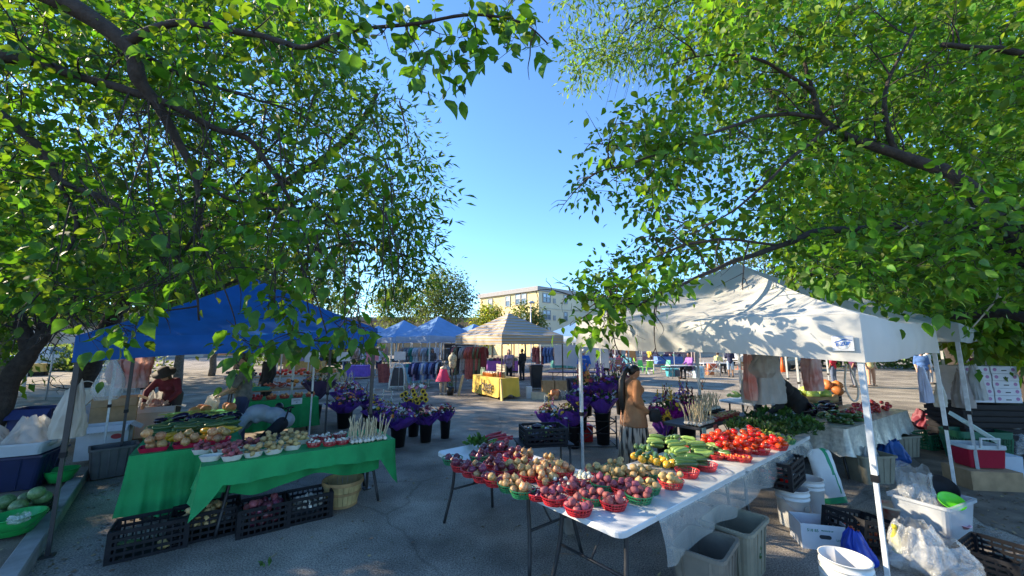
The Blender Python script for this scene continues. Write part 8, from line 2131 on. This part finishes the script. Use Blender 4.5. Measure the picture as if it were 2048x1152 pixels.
def person(label, p, rz, J=None, skin='a', top=None, sleeve=1, bottom=None, btype='trousers', shoes=None, hair='black', hstyle='short', hat=None, vox=.018, fem=False, look=(0, 1, 0), sc=1.0, girth=1.0, tail=None, apron=None, headsc=1.0, hem=None, seat=False, group=None):
    j = dict(DEF); j.update(mir(dict(J or {})))
    if J:
        for k in J:
            if k.endswith('L') and k[:-1] + 'R' not in J: j[k[:-1] + 'R'] = (-J[k][0], J[k][1], J[k][2])
    for k in list(j):
        if k.endswith('L') and k[:-1] + 'R' not in j: j[k[:-1] + 'R'] = (-j[k][0], j[k][1], j[k][2])
    j = {k: Vector(v) for k, v in j.items()}
    root = thing('person', label, 'person', p, rz, group); root.scale = (sc, sc, sc)
    g = girth
    up = (j['nkb'] - j['pel']).normalized(); lat = Vector((1, 0, 0)); fw = up.cross(lat) * -1 if up.cross(lat).y < 0 else up.cross(lat)
    fw = lat.cross(up) if lat.cross(up).y > 0 else up.cross(lat)
    MT_ = Matrix((lat, fw.normalized(), up)).transposed().to_4x4()
    lk = Vector(look).normalized(); hu = (up * .5 + Vector((0, 0, 1))).normalized(); hl_ = lk.cross(hu).normalized(); hu = hl_.cross(lk)
    MH = Matrix((hl_, lk, hu)).transposed().to_4x4()
    def torso(b, e):
        b.ell(j['pel'], (.158 * g + e, .118 * g + e, .13 + e), 16, 10, 0, MT_); b.ell(j['wst'], (.135 * g + e, .105 * g + e, .16), 16, 10, 0, MT_)
        b.ell(j['chs'], (.165 * g + e, .112 * g + e, .18 + e * .5), 16, 10, 0, MT_)
        b.caps(j['pel'], j['chs'], .1 * g + e, .1 * g + e, 12)
        if fem:
            for s in (-1, 1): b.ell(j['chs'] + MT_.to_3x3() @ Vector((s * .07, .085 * g, 0)), .062 + e, 10, 6)
        for s in 'LR': b.caps(j['chs'] + up * .05, j['sh' + s], .085 * g + e, .058 + e, 10)
    def arm(b, s, e, fore=True, cut=1.0):
        b.caps(j['sh' + s], j['el' + s], .054 * (.6 + .4 * g) + e, .042 + e, 10)
        if fore:
            w = j['el' + s].lerp(j['wr' + s], cut); b.caps(j['el' + s], w, .042 + e, .029 + e * .8, 10)
    def leg(b, s, e, low=1.0):
        b.caps(j['hp' + s], j['kn' + s], .082 * (.5 + .5 * g) + e, .056 + e, 12)
        if low > 0: b.caps(j['kn' + s], j['kn' + s].lerp(j['an' + s], low), .054 + e, .036 + e, 12)
    b = MB()
    torso(b, 0); b.caps(j['nkb'] - up * .03, j['hd'] - up * .04, .055, .05, 10)
    for s in 'LR':
        arm(b, s, 0); leg(b, s, 0); b.caps(j['an' + s], j['an' + s] + Vector((0, .13, -.045)), .036, .03, 8)
        d = (j['wr' + s] - j['el' + s]).normalized(); sd = d.cross(Vector((0, 0, 1)));
        sd = sd.normalized() if sd.length > .1 else Vector((0, 1, 0)); nrm_ = sd.cross(d)
        c = j['wr' + s] + d * .05
        b.caps(j['wr' + s], c, .026, .03, 8); b.ell(c, (.04, .018, .045), 8, 6, 0, Matrix((sd, nrm_, d)).transposed().to_4x4())
        for k, (o_, ln) in enumerate(((-.03, .062), (-.01, .075), (.01, .07), (.029, .055))):
            a0 = c + d * .035 + sd * o_; a1 = a0 + d * ln * .55 - nrm_ * .006; a2 = a1 + d * ln * .4 - nrm_ * .022; b.caps(a0, a1, .0085, .008, 6); b.caps(a1, a2, .008, .0065, 6)
        t0 = c + sd * -.03 - d * .015; t1 = t0 - sd * .03 + d * .022 - nrm_ * .01; t2 = t1 + d * .028 - nrm_ * .01; b.caps(t0, t1, .011, .0095, 6); b.caps(t1, t2, .0095, .0075, 6)
    hs = headsc; H_ = lambda x, y, z: j['hd'] + MH.to_3x3() @ (Vector((x, y, z)) * hs)
    b.ell(j['hd'], (.076 * hs, .094 * hs, .108 * hs), 16, 12, 0, MH); b.ell(H_(0, .03, -.065), (.052 * hs, .058 * hs, .05 * hs), 12, 8, 0, MH)
    b.ell(H_(0, .1, -.02), (.014 * hs, .02 * hs, .024 * hs), 8, 6, 0, MH); b.caps(H_(0, .088, .02), H_(0, .104, -.022), .009 * hs, .012 * hs, 6)
    for s in (-1, 1): b.ell(H_(s * .077, -.005, -.01), (.012 * hs, .02 * hs, .03 * hs), 8, 6, 0, MH)
    me = remesh(b, vox * .6 if vox < .012 else vox, 1, 'body'); me.materials.append(SKIN[skin]); obj('body', me, root)
    if vox < .016:
        for s in (-1, 1):
            MB().ell(H_(s * .03, .083, .008), (.0125 * hs, .008 * hs, .008 * hs), 8, 6, 0, MH).ell(H_(s * .03, .0895, .008), (.006 * hs, .004 * hs, .006 * hs), 8, 6, 1, MH).build('eye', [EYE_W, EYE_K], root)
            q = MB(); q.caps(H_(s * .018, .092, .03), H_(s * .045, .08, .028), .004, .003, 5); q.build('eyebrow', HAIR[hair], root)
        MB().ell(H_(0, .086, -.055), (.023 * hs, .012 * hs, .008 * hs), 10, 6, 0, MH).build('mouth', LIP, root)
    if top:
        b = MB(); torso(b, .012)
        for s in 'LR':
            if sleeve: arm(b, s, .014 if sleeve > 1 else .016, sleeve > 1, .94)
        if hem: # coat skirt
            z0, r0, zt_ = hem
            b.lathe([(0, z0), (r0, z0), (r0 * .98, z0 + .03), (.16 * g + .012, j['wst'].z), (.12, j['chs'].z), (0, j['chs'].z)], 20, 0, (j['pel'].x, j['pel'].y, 0), 1, .78)
        b.caps(j['nkb'] - up * .05, j['nkb'], .075, .068, 10)
        m = remesh(b, vox, 2, 'top'); m.materials.append(top); obj('jacket' if hem else 'shirt', m, root)
    if bottom:
        b = MB()
        if btype == 'skirt':
            n = 44; b.lathe([(.14, j['wst'].z), (.17 * g, j['pel'].z), (.2 * g, .6), (.24 * g, .1), (.22 * g, .1)], n * 2, 0, (j['pel'].x, j['pel'].y, 0), 1, .85, wob=lambda a, i: 1 + (.035 * math.cos(a * n / 2) if i > 0 else 0)); m = b.mesh('skirt', bottom); obj('skirt', m, root)
        else:
            b.ell(j['pel'], (.166 * g, .125 * g, .13), 16, 10, 0, MT_)
            for s in 'LR': leg(b, s, .016, {'trousers': .97, 'shorts': 0.0, 'capri': .45}[btype])
            m = remesh(b, vox, 1, 'trousers'); m.materials.append(bottom); obj('trousers' if btype == 'trousers' else 'shorts', m, root)
    sm_ = shoes or CL('shoe', (.03, .03, .03))
    for s in 'LR':
        a = j['an' + s]; q = MB(); q.ell(a + Vector((0, .055, -.04)), (.05, .14, .042), 10, 6, 0); q.caps(a, a + Vector((0, 0, -.03)), .048, .05, 8); q.build('shoe', sm_, root)
    if hair:
        b = MB(); b.ell(H_(0, -.016, .018), (.086 * hs, .098 * hs, .108 * hs), 14, 10, 0, MH, lambda v: Vector((v.x, v.y if v.z > .15 else min(v.y, .05 + v.z * .4), v.z)) if True else v)
        if hstyle in ('long', 'bob'):
            for s in (-1, 1): b.caps(H_(s * .06, -.03, .0), H_(s * .065, -.05, -.13 if hstyle == 'bob' else -.28), .04, .03, 8)
            b.caps(H_(0, -.05, 0), H_(0, -.075, -.14 if hstyle == 'bob' else -.3), .065, .05, 8)
        if tail: b.tube([Vector(q) for q in tail[0]], tail[1], 10, 0)
        m = b.mesh('hair', HAIR[hair]); obj('hair', m, root)
    if hat:
        kind, hm = hat; b = MB(); T = Matrix.Translation(H_(0, -.01, .045)) @ MH
        if kind == 'cap':
            b.ell(H_(0, -.012, .04), (.093 * hs, .105 * hs, .085 * hs), 14, 8, 0, MH, lambda v: Vector((v.x, v.y, max(v.z, -.05)))); b.add([(-.07, .08, .0), (.07, .08, 0), (.05, .17, -.015), (-.05, .17, -.015), (-.07, .08, -.006), (.07, .08, -.006), (.05, .17, -.021), (-.05, .17, -.021)], [(0, 1, 2, 3), (7, 6, 5, 4), (3, 2, 6, 7)], 0, False, T)
        else: b.lathe([(.19, -.02), (.192, -.012), (.1, .005), (.095, .08), (.07, .105), (0, .11)], 24, 0, M=T, sy=1.08); b.lathe([(.19, -.022), (0.09, -.005)], 24, 0, M=T, sy=1.08)
        b.build('hat', hm, root)
    return root
# woman with the long ponytail
JK = CL('jacket_tan', (.34, .145, .06), col2=(.42, .2, .09)); SKT = mat('skirt_stripe', (.03, .026, .024), .85, .2, 9)
nt = SKT.node_tree; wv = nt.nodes.new('ShaderNodeTexNoise'); wv.inputs['Scale'].default_value = 26; mp = nt.nodes.new('ShaderNodeMapping'); mp.inputs['Scale'].default_value = (1, 1, .06)
nt.links.new(nt.nodes['Texture Coordinate'].outputs['Object'], mp.inputs[0]); nt.links.new(mp.outputs[0], wv.inputs['Vector'])
cr = nt.nodes.new('ShaderNodeValToRGB'); cr.color_ramp.elements[0].position = .46; cr.color_ramp.elements[0].color = (.022, .02, .018, 1); cr.color_ramp.elements[1].position = .55; cr.color_ramp.elements[1].color = (.5, .42, .33, 1)
nt.links.new(wv.outputs['Fac'], cr.inputs[0]); nt.links.new(cr.outputs[0], nt.nodes['Principled BSDF'].inputs['Base Color'])
wm = person('woman with a very long black ponytail in a tan jacket and striped pleated skirt', (1.97, 6.55, 0), R(-78),
    dict(elL=(-.24, -.06, 1.08), wrL=(-.15, .2, .92), elR=(.25, -.07, 1.08), wrR=(.16, .2, .9), hd=(0, .055, 1.56), nkb=(0, .0, 1.42)), 'a', JK, 2, SKT, 'skirt', None, 'black', 'short', None, .013, True, (0, .9, -.45), .955, 1.28,
    ([(0, -.06, 1.62), (0, -.13, 1.56), (0, -.19, 1.42), (0, -.2, 1.2), (0, -.19, 1.0), (0, -.18, .86)], [.05, .04, .055, .06, .05, .02]), None, 1.0, (.68, .28, 1.1))
b = MB(); b.lathe([(.02, 0), (.1, .02), (.11, .12), (.08, .2), (0, .2)], 14, 0, sx=1, sy=.5)
tag(b.build('handbag', CL('bag_black', (.02, .02, .022)), None, (2.27, 6.4, .72), .3), 'small black handbag held by the woman in the tan jacket', 'handbag')
bq = bouquet('small white and dark red posy in the hands of the woman in the tan jacket', (2.3, 6.48, .62), .055, .2, .26, ['white', 'burgundy'], CL('paper_white', (.6, .58, .52)), 8, 71, 0, .1, None, 6, 0, (0, 0), .02, 'posy', 1)
# left stall
pb_ = person('person in a pale grey top bending over behind the potato table', (-3.72, 6.5, 0), R(104),
    dict(pel=(0, -.05, .70), wst=(0, .1, .79), chs=(0, .3, .83), nkb=(0, .46, .78), hd=(0, .6, .72), shL=(-.16, .42, .78), elL=(-.24, .52, .56), wrL=(-.16, .72, .72), elR=(.26, .56, .6), wrR=(.2, .76, .72), shR=(.16, .42, .78), hpL=(-.1, -.05, .68), knL=(-.12, .22, .42), anL=(-.11, -.02, .08)),
    'a', CL('top_pale_grey', (.27, .30, .31)), 2, CL('trousers_black', (.015, .015, .018)), 'trousers', None, 'black', 'short', None, .014, True, (0, .8, -.6), 1.05, .95)
b = MB(); bw = mat('bow_black', (.012, .012, .013), .8)
for s in (-1, 1): b.tube(cat_rom([(0, 0, 0), (s * .07, .01, .05), (s * .12, .0, .02), (s * .06, -.01, -.01), (0, 0, 0)], 3), .009, 6); b.tube([(0, 0, 0), (s * .05, .02, -.1)], .009, 6)
o = b.build('apron_bow', bw, pb_, (.13, -.02, .86), (R(-50), 0, R(90)))
b = MB(); b.tube([(-.17, -.1, .72), (-.1, -.12, .86), (.0, -.1, .88), (.12, -.1, .86), (.19, -.06, .7)], .012, 6); b.build('apron_strap', bw, pb_)
person('small child with dark hair in a pale top beside the bending person', (-4.02, 6.95, 0), R(75), dict(hd=(0, .03, 1.6)), 'a', CL('top_child', (.42, .42, .38)), 1, CL('trousers_child', (.1, .1, .14)), 'trousers', None, 'black', 'bob', None, .02, False, (0, 1, -.1), .53, 1.0, None, None, 1.45)
MAROON = CL('top_maroon', (.13, .016, .028))
wh = person('woman in a wide dark hat and maroon top leaning over the long vegetable table', (-7.2, 8.5, 0), R(192),
    dict(pel=(0, 0, .86), wst=(0, .06, .98), chs=(0, .17, 1.1), nkb=(0, .27, 1.22), hd=(0, .37, 1.335), shL=(-.17, .24, 1.19), elL=(-.28, .34, .98), wrL=(-.2, .5, .83), shR=(.17, .24, 1.19), elR=(.3, .32, .98), wrR=(.24, .46, .8)), 'b', MAROON, 2, CL('trousers_charcoal', (.04, .04, .045)), 'trousers', None, 'brown', 'long', ('brim', CL('hat_dark', (.045, .04, .035))), .014, True, (0, .85, -.5), 1.0, 1.05)
bag('white sack beside the woman in the hat', (-7.55, 8.45, .5), .5, .45, .4, BAGW, 6.1, 0, top=.5)
CAMO = mat('shirt_camo', (.05, .055, .045), .85, .5, 9, .3, 40, col2=(.2, .2, .17))
person('man in a dark patterned shirt standing with arms lowered behind the child', (-5.33, 7.95, 0), R(112),
    dict(hd=(0, .06, 1.57), elL=(-.23, .1, 1.12), wrL=(-.12, .34, .96), elR=(.23, .08, 1.1), wrR=(.12, .36, .92)), 'b', CAMO, 1, CL('jeans_navy', (.03, .04, .09)), 'trousers', None, 'brown', 'short', ('cap', CL('cap_grey', (.1, .1, .1))), .014, False, (0, .8, -.45), 1.04, 1.15)
bag('white carrier bag held by the man in the dark patterned shirt', (-5.78, 7.72, .62), .28, .34, .16, BAGW, 2.9, .4, top=.55, bulge=.95)
person('dark clothed person far behind the standing man by the flower bouquets', (-7.0, 11.4, 0), R(160), None, 'c', CL('top_dark', (.02, .02, .024)), 2, CL('trousers_dark', (.02, .02, .024)), 'trousers', None, 'black', 'short', None, .022)
SEATED = dict(pel=(0, 0, .5), wst=(0, -.02, .66), chs=(0, -.02, .86), nkb=(0, -.01, 1.02), hd=(0, .03, 1.17), shL=(-.165, 0, .97), elL=(-.22, .08, .74), wrL=(-.12, .3, .72), hpL=(-.09, .04, .5), knL=(-.12, .44, .5), anL=(-.12, .46, .08))
person('seated person in a mustard yellow shirt behind the hanging bags', (-13.1, 13.8, 0), R(-75), SEATED, 'c', CL('top_mustard', (.5, .33, .09)), 1, CL('trousers_dark', (.02, .02, .024)), 'trousers', None, 'black', 'short', None, .024, sc=1.12)
st = chair('grey folding chair under the person in mustard yellow', (-13.1, 13.8, 0), R(105), STEEL_G)
# right side and distance
BLK = CL('dress_black', (.012, .012, .014))
person('person dressed in black bending behind the hanging white bags', (4.88, 6.95, 0), R(100), dict(pel=(0, -.03, .9), wst=(0, .08, 1.04), chs=(0, .26, 1.15), nkb=(0, .42, 1.18), hd=(0, .56, 1.17), shL=(-.16, .38, 1.15), elL=(-.2, .45, .9), wrL=(-.14, .6, .78)), 'a', BLK, 2, BLK, 'trousers', None, 'black', 'short', None, .016, False, (0, .8, -.6), 1.05, 1.3)
BLUET = CL('tee_blue', (.03, .12, .50))
mb_ = person('man in a blue t-shirt and grey cap walking behind the white canopy pole', (2.98, 16.4, 0), R(150), dict(elL=(-.25, .0, 1.12), wrL=(-.24, .2, .94), elR=(.25, 0, 1.1), wrR=(.2, .2, .92), knL=(-.1, .08, .49), anL=(-.1, .06, .08), anR=(.1, -.14, .08), knR=(.1, .0, .48)), 'b', BLUET, 1, mat('shorts_camo', (.08, .09, .05), .85, .4, 9, col2=(.2, .19, .13)), 'shorts', CL('shoe_white', (.5, .5, .5)), 'grey', 'short', ('cap', CL('cap_stone', (.42, .41, .39))), .015, False, (-.1, .95, -.3), 1.02, 1.4)
obj('shirt_lettering', text_mesh('VOLUNTEER', .055, WPAPER, .004, .001), mb_, (0, .165, 1.3), (PI / 2, 0, PI))
tag(bag_mesh(.2, .36, .14, 6, top=.5).build('plastic_bag', mat('bag_orange2', (.6, .22, .06), .5, .3, 8), None, (3.05, 16.0, .5)), 'orange bag of flowers carried by the man in the blue t-shirt', 'plastic bag')
person('man in a white t-shirt and navy shorts seen from behind at the blue tents', (-8.15, 24.2, 0), R(-10), dict(elL=(-.24, .05, 1.12), wrL=(-.12, .26, 1.05), elR=(.24, .05, 1.12), wrR=(.12, .26, 1.05)), 'b', CL('tee_white', (.6, .62, .64)), 1, CL('shorts_navy', (.02, .025, .07)), 'shorts', CL('shoe_white', (.5, .5, .5)), 'grey', 'short', ('brim', CL('hat_straw', (.5, .42, .3))), .024, False, (0, 1, 0), 1.05, 1.1)
person('woman in light blue clothes beside the man in the white t-shirt', (-9.45, 25.2, 0), R(-60), None, 'b', CL('top_light_blue', (.3, .42, .6)), 1, CL('trousers_light_blue', (.25, .36, .5)), 'trousers', None, 'grey', 'bob', None, .024, True)
person('seated person in a purple top and dark trousers at the far pale table', (10.15, 22.6, 0), R(110), SEATED, 'c', CL('top_purple', (.3, .12, .42)), 2, CL('trousers_dark', (.02, .02, .024)), 'trousers', None, 'black', 'short', None, .024, sc=1.15)
chair('folding chair under the seated person in purple', (10.15, 22.62, 0), R(-70), STEEL_G)
person('person in a navy top and denim shorts standing on the sunlit asphalt', (12.9, 23.4, 0), R(-20), dict(elL=(-.24, .06, 1.12), wrL=(-.1, .24, 1.1)), 'c', CL('top_navy', (.02, .025, .07)), 1, CL('shorts_denim', (.3, .4, .52)), 'shorts', None, 'black', 'long', None, .024, True)
RP_ = 'people behind the melon crates'
person('person in a bright red t-shirt and jeans beyond the melon crates', (14.9, 18.4, 0), R(30), None, 'c', CL('tee_red', (.55, .02, .05)), 1, CL('jeans', (.1, .13, .2)), 'trousers', None, 'black', 'short', None, .024)
person('person in a dark maroon t-shirt beside the one in bright red', (15.55, 18.1, 0), R(60), None, 'c', CL('tee_plum', (.09, .012, .05)), 1, CL('jeans_grey', (.16, .18, .22)), 'trousers', None, 'black', 'short', None, .024, girth=1.15)
person('heavy man in a burgundy shirt seen from behind past the far canopy leg', (14.4, 12.5, 0), R(-25), None, 'b', CL('shirt_burgundy', (.16, .012, .022)), 1, CL('jeans_dark', (.03, .04, .07)), 'trousers', None, 'grey', 'short', None, .02, False, (0, 1, 0), 1.05, 1.35)
person('man in a blue shirt stooping behind the orange gourds', (17.6, 17, 0), R(150), None, 'b', CL('shirt_mid_blue', (.06, .14, .36)), 1, CL('jeans', (.1, .13, .2)), 'trousers', None, 'brown', 'short', None, .022, False, (0, 1, -.3), 1.0, 1.25)
person('woman in a white and yellow top beyond the corn table', (16.8, 18.6, 0), R(170), None, 'b', CL('top_pale_yellow', (.6, .5, .25)), 1, CL('trousers_peach', (.55, .3, .2)), 'trousers', None, 'brown', 'bob', None, .024, True)
person('person in black walking behind the white bag on the right', (15.6, 11.6, 0), R(20), None, 'c', BLK, 1, CL('shorts_navy', (.02, .025, .07)), 'shorts', None, 'black', 'short', None, .022)
person('vendor in a lilac top standing behind the honey table', (-.15, 18.9, 0), R(190), None, 'b', CL('top_lilac', (.36, .28, .4)), 1, CL('trousers_dark', (.02, .02, .024)), 'trousers', None, 'brown', 'long', None, .022, True)
person('person in black browsing the racks behind the honey vendor', (.55, 21.5, 0), R(40), None, 'c', BLK, 2, BLK, 'trousers', None, 'black', 'short', None, .024)

for (x, y, rz, tc_, bc, lab, hs_) in ((4.6, 27, 40, (.55, .3, .32), (.05, .06, .1), 'person in a pink top by the far white tent', 'long'), (6.4, 29.5, 200, (.55, .56, .58), (.2, .25, .35), 'person in white walking beyond the plastic chairs', 'short'), (7.4, 31, 120, (.08, .2, .4), (.03, .03, .04), 'person in a blue top near the wooden sandwich boards', 'short'), (11.5, 33, 300, (.6, .45, .06), (.05, .05, .06), 'person in a yellow top near the mauve banners', 'bob'), (18.2, 29, 60, (.4, .06, .05), (.05, .06, .1), 'person in red near the white car', 'short'), (-5.6, 26.8, 180, (.5, .48, .44), (.06, .06, .08), 'vendor in a cream top inside the blue tents', 'bob'), (-11.2, 26.5, 90, (.05, .05, .06), (.04, .05, .09), 'person in black at the far left clothes rack', 'short'), (-4.6, 22.8, 200, (.1, .1, .11), (.03, .03, .04), 'dark dressed vendor under the large blue tent', 'long'), (20.5, 19.5, 200, (.5, .52, .55), (.3, .32, .35), 'person in pale clothes beyond the silver cloth table', 'short'), (-10.4, 15.6, 150, (.3, .32, .4), (.04, .04, .05), 'person in grey behind the farther market table', 'short')):
    person(lab, (x, y, 0), R(rz), None, 'b' if x > 5 else 'a', CL('far_%d' % int(x * 10 + 500), tc_), 1, CL('farb_%d' % int(x * 10 + 500), bc), 'trousers', None, 'brown', hs_, None, .026)

for i, (x, y, rz) in enumerate(((4.9, 21.5, 30), (5.6, 22.3, 200), (6.1, 21.2, 100), (6.9, 23.6, -40), (4.2, 23.4, 160), (11.6, 24.6, 60), (13.8, 26.5, 120))):
    chair('grey metal folding chair on the asphalt between the blue shirt man and the plastic chairs' if i < 5 else 'grey metal folding chair beyond the seated person in purple', (x, y, 0), R(rz), STEEL_G)['group'] = 'grey folding chairs'
folding_table('market_table', 'white folding table among the grey folding chairs', (4.6, 22.2, 0), (1, .1, 0), 1.8, .75, .74)
folding_table('market_table', 'white folding table beyond the pale canister', (12.2, 25.2, 0), (1, .1, 0), 1.8, .75, .74)
for x, y, rz, c_, lab in ((5.6, 22.35, 20, (.5, .42, .38), 'seated person in a beige top among the grey chairs'), (6.9, 23.6, 140, (.1, .3, .4), 'seated person in a teal top near the wine crates'), (13.8, 26.5, 300, (.55, .5, .2), 'seated person in yellow beyond the seated person in purple')):
    person(lab, (x, y, 0), R(rz), SEATED, 'b', CL('seat_%d' % int(x * 10), c_), 1, CL('trousers_dark', (.02, .02, .024)), 'trousers', None, 'brown', 'short', None, .026, sc=1.12)
for i, (x, y, w, h, c_, lab) in enumerate(((8.0, 26, .5, .45, (.5, .5, .48), 'white box on the asphalt behind the round table'), (12.7, 25.5, .4, .4, (.5, .16, .05), 'orange box under the far folding table'), (5.0, 22.5, .4, .35, (.1, .2, .4), 'blue box on the table among the grey chairs'))):
    carton('carton', lab, (x, y, .745 if i == 2 else 0), .2, w, w * .8, h, mat('box_far_%s' % 'abc'[i], c_), False, False)
